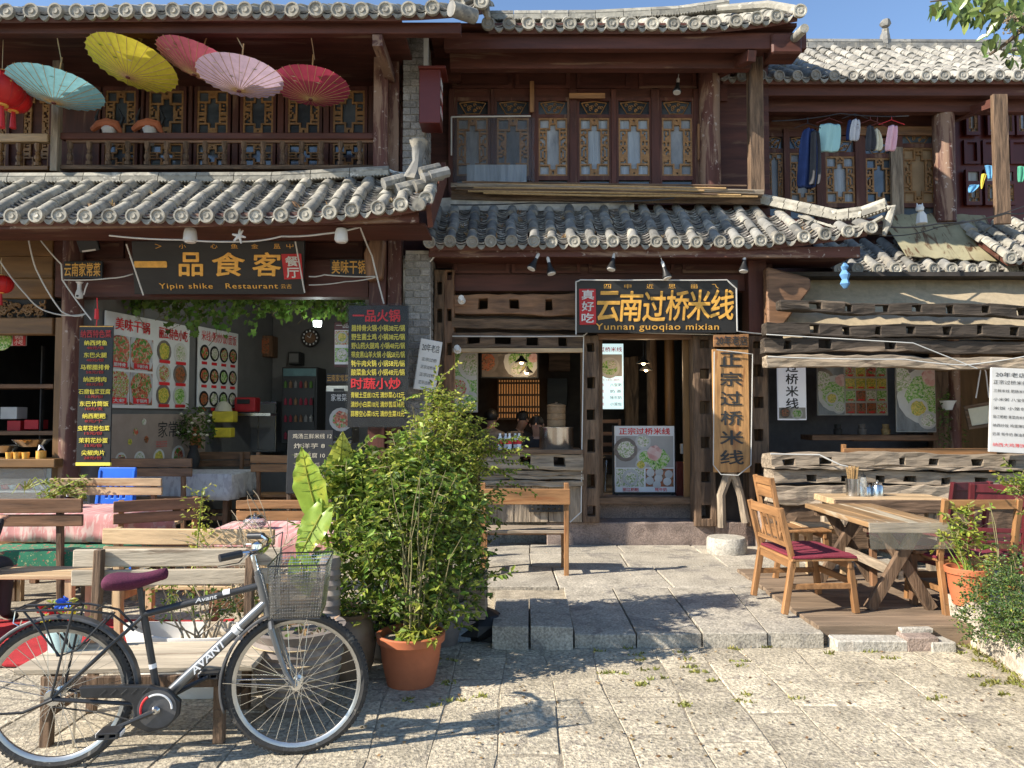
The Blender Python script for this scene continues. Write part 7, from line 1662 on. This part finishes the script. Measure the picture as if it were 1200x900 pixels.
# ================= laundry =================
def hang(name,label,pts,D,m,cat,extra=None,hanger=None,bulge=.03):
    """cloth hung at pixel outline given as rows (xl,xr,y)"""
    cx=sum(a[0]+a[1] for a in pts)/2/len(pts); c=P(cx,pts[0][2],D); t=thing(name,label,cat,tuple(c)); q=MB(); n=6; vs=[]
    for k,(a,b,y) in enumerate(pts):
        for i in range(n+1): p=P(a+(b-a)*i/n,y+(i%2)*.6,D)-c; vs.append((p.x,bulge*math.sin(i*1.7+k*.6),p.z))
    q.add(vs,[(k*(n+1)+i,k*(n+1)+i+1,(k+1)*(n+1)+i+1,(k+1)*(n+1)+i) for k in range(len(pts)-1) for i in range(n)]); o=q.build('cloth',m,t,True); s=o.modifiers.new('s','SOLIDIFY'); s.thickness=.008; s2=o.modifiers.new('b','SUBSURF'); s2.levels=1; s2.render_levels=1
    if hanger:
        q=MB(); h=P(cx,137,D)-c; q.tube([(-.16,0,.0),(0,0,.06),(.16,0,.0)],.005,5); q.tube([(0,0,.06),h],.004,5); q.build('hanger',hanger,t,True)
    return t
hang('jacket','navy blue jacket hanging leftmost on the laundry line',[(943,952,150),(938,956,158),(937,957,190),(934,956,222)],9.0,'navy','jacket',hanger='black',bulge=.05)
hang('trousers','charcoal trousers hanging right beside the navy jacket',[(950,960,152),(950,961,175),(950,962,205),(948,960,217)],8.95,'charcoal','trousers',bulge=.04)
hang('towel','pale mint towel hanging on the laundry line',[(960,985,144),(959,985,160),(959,983,179)],9.0,'mint','towel',hanger='redbox')
hang('vest','white and dark vest on a hanger right of the mint towel',[(999,1007,139),(996,1008,150),(996,1006,166)],9.0,'whitecloth','vest',hanger='black'); hang('dark_top','small dark top hung between the mint towel and the white vest',[(994,999,140),(992,998,152),(992,997,165)],9.05,'navy','top')
hang('bra','black and beige bra on a hanger left of the yellowish one',[(1016,1023,146),(1014,1027,165),(1015,1025,177)],9.0,'charcoal','bra',hanger='redbox'); hang('bra','yellowish and white bra hanging beside the pink cloth',[(1025,1029,150),(1024,1035,166),(1023,1033,177)],9.02,'creamfab','bra',hanger='redbox')
hang('towel','pale pink cloth hanging rightmost on a red hanger',[(1041,1052,146),(1039,1051,160),(1037,1049,178)],9.0,'pinkfab','towel',hanger='redpaint')
# prayer flags
for i,(pts,m,lb) in enumerate(((((1153,1163,193),(1156,1163,202),(1158,1162,210)),'azureflag','blue pennant left of the bare gallery post'),(((1150,1157,203),(1149,1153,212),(1150,1151,222)),'lemonflag','yellow pennant below the blue pennant'),(((1136,1148,216),(1134,1147,220),(1135,1139,226)),'azureflag','pale blue pennant lowest at the right gallery'),(((1192,1200,194),(1192,1202,204),(1193,1198,214)),'greenflag','green pennant at the right edge of the gallery'))): hang('pennant',lb,pts,9.4,m,'flag',bulge=.01)
# ================= restaurant interior =================
c=P(364,396,12.3); t=thing('wall_clock','round dark clock with white numeral ring on the restaurant back wall','clock',tuple(c)); MB().lathe((0,0,0),[(0,-.02),(.05,-.02),(.14,-.03),(.15,-.02),(.15,.02),(0,.02)],28,axis='y').build('case','dark',t,True); MB().lathe((0,-.024,0),[(0,-.002),(.09,-.002),(.09,.002)],24,axis='y').build('dial','brownX',t)
for i in range(12): a=i*math.pi/6; MB().box((.115*math.sin(a)-.010,-.036,.115*math.cos(a)-.014),(.115*math.sin(a)+.010,-.03,.115*math.cos(a)+.014)).build('numeral_plate','white',t)
MB().beam((0,-.034,0),(-.05,-.034,.03),.008,.01).build('hand','white',t); MB().beam((0,-.034,0),(.02,-.034,.07),.006,.008).build('hand','white',t)
c=P(372,378,9.6); t=thing('ceiling_lamp','small lit greenish white lamp hanging from the restaurant ceiling','lamp',tuple(c)); MB().lathe((0,0,-.05),[(.05,0),(.055,.07),(0,.075)],16).build('bulb','tube',t,True); MB().tube([(0,0,.02),(0,0,.4)],.006,5).build('cord','cableblack',t)
def fridge(name,label,px0,py0,px1,py1,D,m,parts,cat):
    A,B=P(px0,py1,D),P(px1,py0,D); t=thing(name,label,cat,((A.x+B.x)/2,D,A.z),world=True); bevel(MB().box((A.x,D+.02,A.z),(B.x,D+.55,B.z)).build('body',m,t),.01)
    for nm,a,b,c_,d,mm in parts: bevel(MB().box((A.x+(B.x-A.x)*a,D,A.z+(B.z-A.z)*b),(A.x+(B.x-A.x)*c_,D+.018,A.z+(B.z-A.z)*d)).build(nm,mm,t),.003)
    return t
t=fridge('drinks_fridge','tall dark glass fronted drinks fridge inside the restaurant',329,430,372,520,11.6,'black',(('door',.06,.05,.94,.85,'black'),('header',.04,.88,.96,.98,'dullaqua'),('handle',.88,.3,.92,.6,'steel')),'fridge')
for k in range(4):
    for i in range(6): c=P(334+i*6,450+k*20,11.56); MB().lathe((c.x,11.585,c.z-.06),[(.025,0),(.025,.08),(.01,.1),(0,.12)],8).build('bottle',random.choice(['maroon','ivy','wallgrey','brownX']),t,True)
fridge('cooler_cabinet','white upright cabinet behind the hotpot menu',381,452,412,520,10.2,'offwhite',(('door',.06,.05,.94,.6,'blackboard'),('vent',.3,.85,.7,.95,'black')),'cabinet')
fridge('freezer_cabinet','grey steel cabinet at the left of the drinks fridge',281,470,324,530,11.9,'steel',(('door',.05,.05,.48,.95,'wallgrey'),('door',.52,.05,.95,.95,'wallgrey')),'cabinet')
t=fridge('cd_frame','dark carved picture frame high on the restaurant back wall',294,393,319,418,12.2,'brownZ',(('picture',.15,.15,.85,.85,'dish_brown'),),'picture')
fridge('note_frame','small black framed note on the restaurant back wall',337,412,351,427,12.2,'black',(('paper',.1,.15,.9,.85,'wallgrey'),),'picture')
c=P(262,490,10.8); t=thing('wall_basket','yellow plastic wall basket with gloves in the restaurant corner','basket',tuple(c)); bevel(MB().box((-.13,-.1,-.06),(.17,.1,.1)).build('basket','floweryellow',t),.01); bevel(MB().box((-.10,-.1,-.28),(.14,.08,-.14)).build('basket','floweryellow',t),.01); MB().lathe((0,0,.1),[(.12,0),(.1,.08),(.05,.14),(0,.15)],9,jit=.1).build('gloves','creamfab',t,True)
c=P(290,475,11.3); t=thing('red_appliance','glossy red machine on the shelf inside the restaurant','appliance',tuple(c)); bevel(MB().box((-.16,-.12,-.1),(.16,.12,.12)).build('body','redpaint',t),.02,2); bevel(MB().box((-.11,-.14,.02),(.08,-.12,.09)).build('window','black',t),.004); MB().box((-.4,-.15,-.16),(.4,.2,-.12)).build('shelf','steel',t)
t=thing('prep_counter','pale prep counter along the back of the restaurant','counter',(PX(300,12.0),12.0,.14),world=True); bevel(MB().box((PX(270,12),11.9,.9),(PX(350,12),12.45,.95)).build('counter_top','steel',t),.006); MB().box((PX(272,12),11.95,.14),(PX(348,12),12.4,.9)).build('cabinet','wallgrey',t)
# glass jars on pink tables
for px,py,D,lb in ((79,588,6.9,'clear glass bowl with a lid on the left pink table'),(299,610,5.75,'clear glass jar by the dry twigs on the second pink table')):
    c=P(px,py,D); t=thing('glass_jar',lb,'jar',(c.x,D,.75 if D>6 else .73)); MB().lathe((0,0,0),[(.05,0),(.085,.03),(.09,.06),(.07,.08),(.065,.08),(.08,.055),(.05,.01),(0,.01)],20).build('jar','glass',t,True); MB().lathe((0,0,.082),[(.07,0),(.05,.02),(.012,.025),(.012,.04),(0,.042)],18).build('lid','chrome',t,True)
# ================= noodle shop interior =================
c=P(652,516,8.75); t=thing('steel_pot','wide steel stock pot standing on the noodle counter','pot',(c.x,8.75,PZ(528,8.7))); MB().lathe((0,0,0),[(.19,0),(.20,.02),(.20,.255),(.207,.265),(.207,.275),(.19,.275),(.185,.1),(0,.1)],36).build('pot','steel',t,True); MB().lathe((0,0,.272),[(.2,0),(.13,.012),(.12,.012),(0,.012)],30).build('lid','steel',t,True)
for i in range(2): pass
t=thing('bamboo_steamer','stack of bamboo steamer baskets on top of the steel stock pot','steamer',(c.x,8.75,PZ(528,8.7)+.287))
for i in range(3): MB().lathe((0,0,i*.075),[(.105,0),(.108,.01),(.108,.065),(.104,.072),(0,.072)],24).build('basket_tier','steamerwood',t,True)
MB().lathe((0,0,.226),[(.11,0),(.11,.02),(.06,.035),(0,.04)],24).build('lid','steamerwood',t,True); MB().lathe((0,0,.262),[(.012,0),(.02,.02),(0,.03)],10).build('knob','steel',t,True)
t=thing('bamboo_steamer','low single bamboo steamer at the left behind the water bottles','steamer',(P(603,500,8.85).x,8.95,PZ(520,8.9))); MB().lathe((0,0,0),[(.1,0),(.1,.1),(.08,.12),(0,.12)],20).build('basket_tier','steamerwood',t,True); MB().lathe((0,0,.12),[(.1,0),(.09,.02),(0,.03)],20).build('lid','steamerwood',t,True)
bt=None
for i in range(5):
    c=P(586+i*5.6+(i%2),528,8.55+.07*(i%2)); lb='water bottle with white cap on the noodle counter, '+('leftmost','second from left','middle','fourth from left','rightmost')[i]+' of the five'
    if bt is None:
        bt=thing('water_bottle',lb,'bottle',tuple(c),group='water bottles on the noodle counter'); MB().lathe((0,0,0),[(.024,0),(.026,.01),(.024,.05),(.026,.1),(.026,.14),(.012,.175),(.012,.18),(0,.18)],14).build('bottle','waterglass',bt,True); MB().lathe((0,0,.18),[(.014,0),(.014,.018),(0,.019)],12).build('cap','white',bt,True); MB().lathe((0,0,.075),[(.0268,0),(.0268,.045)],14).build('label','redtxt',bt,True)
    else: copy_tree(bt,tuple(c),label=lb)
# lattice screen lit from behind
t=thing('lattice_screen','wooden lattice screen with warm light behind it at the back of the noodle shop','screen',(PX(607,12.4),12.4,PZ(465,12.4)),world=True); A,B=P(583,492,12.4),P(632,443,12.4); q=MB(); xs=[A.x+(B.x-A.x)*(i//2+(.55 if i%2 else 0))/16 for i in range(33)]; zs=[A.z+(B.z-A.z)*i/21 for i in range(22)]
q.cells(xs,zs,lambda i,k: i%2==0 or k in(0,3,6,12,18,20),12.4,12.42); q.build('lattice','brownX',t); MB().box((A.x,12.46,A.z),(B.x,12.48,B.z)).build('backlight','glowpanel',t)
for i,(px,py,D,grp) in enumerate(((611,424,9.6,0),(617,436,9.7,0),(754,425,9.7,0),(757,433,9.9,0))):
    c=P(px,py,D); t=thing('pendant_lamp',('lit pendant lamp with dark shade, upper of the two in the counter opening','lit pendant lamp with dark shade, lower of the two in the counter opening','lit pendant lamp, upper of the two in the doorway','lit pendant lamp, lower of the two in the doorway')[i],'lamp',tuple(c),group='pendant lamps inside the noodle shop'); MB().lathe((0,0,0),[(.09,-.01),(.085,0),(.03,.05),(.02,.08),(0,.08)],18).build('shade','black',t,True); MB().lathe((0,0,-.03),[(0,0),(.02,.005),(.027,.025),(.015,.045),(0,.05)],12).build('bulb','bulb',t,True); MB().tube([(0,0,.08),(0,0,.5)],.004,4).build('cord','cableblack',t)
    l=bpy.data.lights.new('bulb_light','POINT'); l.energy=2.2; l.color=(1,.72,.42); l.shadow_soft_size=.03; lo=bpy.data.objects.new('bulb_light',l); COL.objects.link(lo); lo.location=c+Vector((0,0,-.05))
l=bpy.data.lights.new('bulb_light','POINT'); l.energy=12; l.color=(.9,1,.95); l.shadow_soft_size=.06; lo=bpy.data.objects.new('bulb_light',l); COL.objects.link(lo); lo.location=P(372,378,9.6)+Vector((0,0,-.12))
# things on the noodle shop walls
for (nm,lb,cat,x0,y0,x1,y1,D,m) in (('wood_plaque','round carved wooden plaque on the dark noodle shop wall','decoration',643,410,668,435,12.5,'brownX'),('painting','dark painted panel with a red figure at the back of the noodle shop','picture',641,443,665,475,12.5,'blackboard'),('driftwood_panel','slab of dark driftwood standing right of the light box','decoration',733,418,748,500,11.5,'oldZ'),('red_cabinet','narrow dark red cabinet beside the standing sign','cabinet',793,541,805,588,9.3,'redbox'),('wall_card','small white card pinned on the right door board','card',810,452,813,464,8.88,'offwhite'),('wall_switch','white switch box on the wall behind the standing sign','switch',798,520,805,532,9.5,'offwhite')):
    A,B=P(x0,y1,D),P(x1,y0,D); t=thing(nm,lb,cat,((A.x+B.x)/2,D,A.z),world=True); q=MB(); q.cells([A.x+(B.x-A.x)*i/4 for i in range(5)],[A.z+(B.z-A.z)*i/5 for i in range(6)],lambda i,k:True,D,D+.06,j=.012 if 'driftwood' in nm else .002); bevel(q.build('panel',m,t),.006); MB().box((A.x+.02,D+.06,A.z+.02),(B.x-.02,D+.09,B.z-.02)).build('backing','dark',t)
for px,py,h,m,lb in ((765,500,1.9,'oldZ','rough bark covered post just inside the doorway'),(786,500,1.9,'goldZ','smooth tan post inside the doorway near the standing sign')):
    o=col(None,'inner_post',px-6,px+6,395,585,10.6,m); tag(o,lb,'post')
t=thing('stool','dark round stool standing inside the doorway left of the standing sign','stool',(PX(714,9.9),9.9,.6)); MB().lathe((0,0,.42),[(.16,0),(.17,.02),(.15,.05),(0,.05)],20).build('seat','black',t,True)
for i in range(3): a=i*2.09; MB().tube([(.1*math.cos(a),.1*math.sin(a),.42),(.16*math.cos(a),.16*math.sin(a),0)],.014,6).build('leg','steel',t)
t=thing('chair','wooden chair with open back inside the doorway','chair',(PX(711,10.3),10.3,.6)); 
for s in (-1,1): MB().beam((s*.17,0,0),(s*.17,-.04,.95),.035,.035,up=(0,1,0)).build('back_post','brownZ',t); MB().beam((s*.17,.36,0),(s*.17,.36,.45),.035,.035,up=(0,1,0)).build('leg','brownZ',t)
for z in (.6,.75,.92): MB().beam((-.17,-.03,z),(.17,-.03,z),.02,.05).build('back_rail','brownX',t)
MB().box((-.19,-.02,.44),(.19,.38,.47)).build('seat','brownX',t)
# right window interior furniture: frame board, hooks
c=P(1149,487,9.3); t=thing('framed_painting','tilted pale picture in a rough wooden frame beside the creeper','picture',tuple(c)); t.rotation_euler=(0,R(-10),R(-15)); q=MB(); q.cells([-.16,-.12,.12,.16],[-.15,-.11,.11,.15],lambda i,k: not(i==1 and k==1),0,.03,j=.004); q.build('frame','oldX',t); MB().box((-.12,.012,-.11),(.12,.02,.11)).build('picture','creamfab',t)
t=thing('drying_rack','white A shaped plastic rack hanging behind the white menu board','rack',tuple(P(1150,455,9.1))); MB().tube([(-.07,0,-.12),(.0,0,.25),(.02,0,.3)],.008,5).build('bar','white',t); MB().tube([(.09,0,-.12),(.06,0,.2),(.02,0,.3)],.008,5).build('bar','white',t)
for i in range(3): 
    c=P(980+i*28,508,10.2); tag(MB().lathe((c.x,10.15,c.z-.03),[(.05,0),(.06,.09),(.04,.1),(.045,.16),(0,.16)],12).build('spice_pot',('dark','potgrey','bamboo')[i],None,True),('squat dark pot on the shelf inside the right window','grey pot in the middle of the shelf inside the right window','bamboo pot of sticks on the shelf inside the right window')[i],'pot')
# ================= people =================
def person(label,loc,rz,J,mats,hair,group=None,face=True):
    """J: joints in local metres (facing -y). mats: (clothes, trousers, skin)"""
    t=thing('person',label,'person',loc,rz,group)
    V=[];Ed=[];Rd=[];Mt=[]
    def add(p,r,m,par=None):
        V.append(p); Rd.append(r); Mt.append(m); 
        if par is not None: Ed.append((par,len(V)-1))
        return len(V)-1
    pel=add(J['pelvis'],(.15,.11),1); wa=add(J['waist'],(.135,.10),0,pel); ch=add(J['chest'],(.165,.11),0,wa); sh=add(J['neckbase'],(.10,.075),0,ch); nk=add(J['neck'],(.052,.052),2,sh)
    h1=add(J['jaw'],(.066,.07),2,nk); h2=add(J['face'],(.082,.095),2,h1); h3=add(J['crown'],(.055,.065),2,h2)
    for s in ('l','r'):
        a=add(J[s+'shoulder'],(.062,.058),0,ch if False else sh); b=add(J[s+'elbow'],(.046,.046),0,a); c=add(J[s+'wrist'],(.03,.026),0,b)
        w=Vector(J[s+'wrist']); e=Vector(J[s+'elbow']); d=(w-e).normalized(); u=Vector((0,0,1)); sd=d.cross(u).normalized() if abs(d.z)<.95 else Vector((1,0,0)); up=sd.cross(d)
        pm=add(tuple(w+d*.055),(.034,.016),2,c); pe=add(tuple(w+d*.09),(.032,.013),2,pm)
        for i,(o,L) in enumerate(((-.026,.062),(-.009,.072),(.009,.066),(.026,.05))):
            f1=add(tuple(w+d*(.09+L*.5)+sd*o*1.15-up*.006),(.009,.009),2,pe); add(tuple(w+d*(.09+L*.9)+sd*o*1.2-up*.028),(.007,.007),2,f1)
        th=add(tuple(w+d*.07-sd*.04*(1 if s=='l' else -1)-up*.012),(.011,.011),2,pm); add(tuple(w+d*.105-sd*.048*(1 if s=='l' else -1)-up*.022),(.008,.008),2,th)
        h=add(J[s+'hip'],(.092,.09),1,pel); k=add(J[s+'knee'],(.065,.065),1,h); an=add(J[s+'ankle'],(.042,.042),1,k); add(J[s+'toe'],(.04,.03),3,an)
    me=bpy.data.meshes.new('body'); me.from_pydata([tuple(v) for v in V],Ed,[]); o=bpy.data.objects.new('body',me); COL.objects.link(o)
    o.modifiers.new('skin','SKIN'); sb=o.modifiers.new('sub','SUBSURF'); sb.levels=2; sb.render_levels=2
    for i,sv in enumerate(me.skin_vertices[0].data): sv.radius=Rd[i]; sv.use_root=(i==0)
    dg=bpy.context.evaluated_depsgraph_get(); dg.update(); m2=bpy.data.meshes.new_from_object(o.evaluated_get(dg)); m2.name='body'; bpy.data.objects.remove(o)
    m2.materials.clear()
    for m in mats: m2.materials.append(m_(m))
    Vv=[Vector(v) for v in V]; segs=[(a,b) for a,b in Ed]
    for p in m2.polygons:
        c=p.center; best=min(segs,key=lambda s:((c-Vv[s[0]]).length+(c-Vv[s[1]]).length-(Vv[s[0]]-Vv[s[1]]).length)); p.material_index=max(Mt[best[0]],Mt[best[1]]) if Mt[best[1]]==2 or Mt[best[0]]==2 and best[1]!=best[0] else Mt[best[1]]; p.use_smooth=True
    link('body',m2,t)
    f=Vector(J['face']); cr=Vector(J['crown']); up=(cr-Vector(J['jaw'])).normalized(); fw=Vector(J.get('look',(0,-1,0))).normalized(); fw=(fw-up*fw.dot(up)).normalized(); sd=up.cross(fw)
    # hair: a cap fitted over crown and back of the head
    q=MB(); vs=[];n=16;K=7
    for k in range(K+1):
        ph=k/K*2.0
        for i in range(n):
            a=2*math.pi*i/n; dirv=up*math.cos(ph)+(fw*math.cos(a)+sd*math.sin(a))*math.sin(ph); front=max(0,math.cos(a))*math.sin(ph)
            lim=1.0 if ph<1.0 or math.cos(a)<.35 else .80; c=f+up*.028+Vector((dirv.x*.092,dirv.y*.108,dirv.z*.10))*(1.03*lim+rr(-.02,.02)); vs.append(c)
    q.add(vs,[(k*n+i,k*n+(i+1)%n,(k+1)*n+(i+1)%n,(k+1)*n+i) for k in range(K) for i in range(n)]); q.build('hair',hair,t,True)
    if face:
        for s in (-1,1):
            MB().lathe(f+fw*.088+sd*s*.032+up*.008,[(0,-.006),(.012,0),(0,.006)],8).build('eye','black',t,True); MB().lathe(f+sd*s*.086,[(0,-.03),(.016,0),(0,.03)],8).build('ear','skin',t,True)
            MB().tube([f+fw*.092+sd*s*.018+up*.028,f+fw*.086+sd*s*.048+up*.026],.004,5).build('eyebrow','hair',t)
        MB().tube([f+fw*.088+up*.01,f+fw*.112-up*.025,f+fw*.09-up*.033],[.007,.013,.006],7).build('nose','skin',t,True); MB().tube([f+fw*.084-sd*.02-up*.055,f+fw*.092-up*.054,f+fw*.084+sd*.02-up*.055],[.003,.006,.003],6).build('mouth','lip',t,True)
    return t
sit=lambda lean=.08,head=(0,0,0): dict(pelvis=(0,.0,.50),waist=(0,-.01,.66),chest=(0,-lean,.88),neckbase=(0,-lean*1.3,1.02),neck=(head[0]*.3,-lean*1.5,1.08),jaw=(head[0]*.7,-lean*1.6-.03+head[1]*.5,1.15),face=(head[0],-lean*1.6-.03+head[1],1.22),crown=(head[0],-lean*1.6+head[1],1.31),
  lshoulder=(-.19,-lean*1.2,.99),rshoulder=(.19,-lean*1.2,.99),lelbow=(-.25,-lean-.12,.74),relbow=(.25,-lean-.12,.74),lwrist=(-.12,-lean-.36,.80),rwrist=(.12,-lean-.36,.80),
  lhip=(-.10,-.03,.48),rhip=(.10,-.03,.48),lknee=(-.12,-.44,.50),rknee=(.12,-.44,.50),lankle=(-.13,-.42,.10),rankle=(.13,-.42,.10),ltoe=(-.13,-.55,.05),rtoe=(.13,-.55,.05))
S1=sit(.10); S1['lelbow']=(-.22,-.2,.72); S1['relbow']=(.22,-.2,.72); S1['lwrist']=(-.08,-.42,.80); S1['rwrist']=(.08,-.42,.80); 
p=P(-74,640,5.3); person('person in dark padded jacket seated facing away, cut by the left edge',(p.x,5.35,-.02),R(172),S1,('jacket','charcoal','skin','black'),'hair',face=False)
st_=thing('stool','red topped stool under the seated person at the left edge','stool',(p.x,5.33,0)); MB().lathe((0,0,.36),[(.17,0),(.2,.02),(.2,.05),(.16,.065),(0,.07)],20).build('seat','redpaint',st_,True)
for i in range(4): a=.78+i*1.571; MB().tube([(.12*math.cos(a),.12*math.sin(a),.37),(.17*math.cos(a),.17*math.sin(a),0)],.014,6).build('leg','brownZ',st_)
zf=PZ(584,9.1)
for px,py,D,rz,hd,lb,cl in ((629,498,9.75,R(-8),(0,0,0),'small faced person with dark hair looking over the counter beside the steel pot','jacket'),(613,492,10.5,R(35),(.0,-.05,0),'person with short black hair bending over the table inside the noodle shop','jacket'),(576,490,10.0,R(165),(.0,.0,0),'person in a grey jacket facing away at the left of the counter opening','potgrey')):
    c=P(px,py,D); h=sit(.1,hd); off=Matrix.Rotation(rz,3,'Z')@Vector(h['face']); person(lb,(c.x-off.x,c.y-off.y,c.z-1.22),rz,h,(cl,'charcoal','skin','black'),'hair')
t=thing('dining_table','dark dining table inside the noodle shop in front of the seated people','table',(P(606,520,9.35).x,9.3,zf)); bevel(MB().box((-.55,-.25,.56),(.45,.2,.60)).build('table_top','brownX',t),.005)
for sx in (-.48,.38):
    for sy in (-.2,.15): MB().beam((sx,sy,0),(sx,sy,.56),.05,.05,up=(0,1,0)).build('leg','brownZ',t)
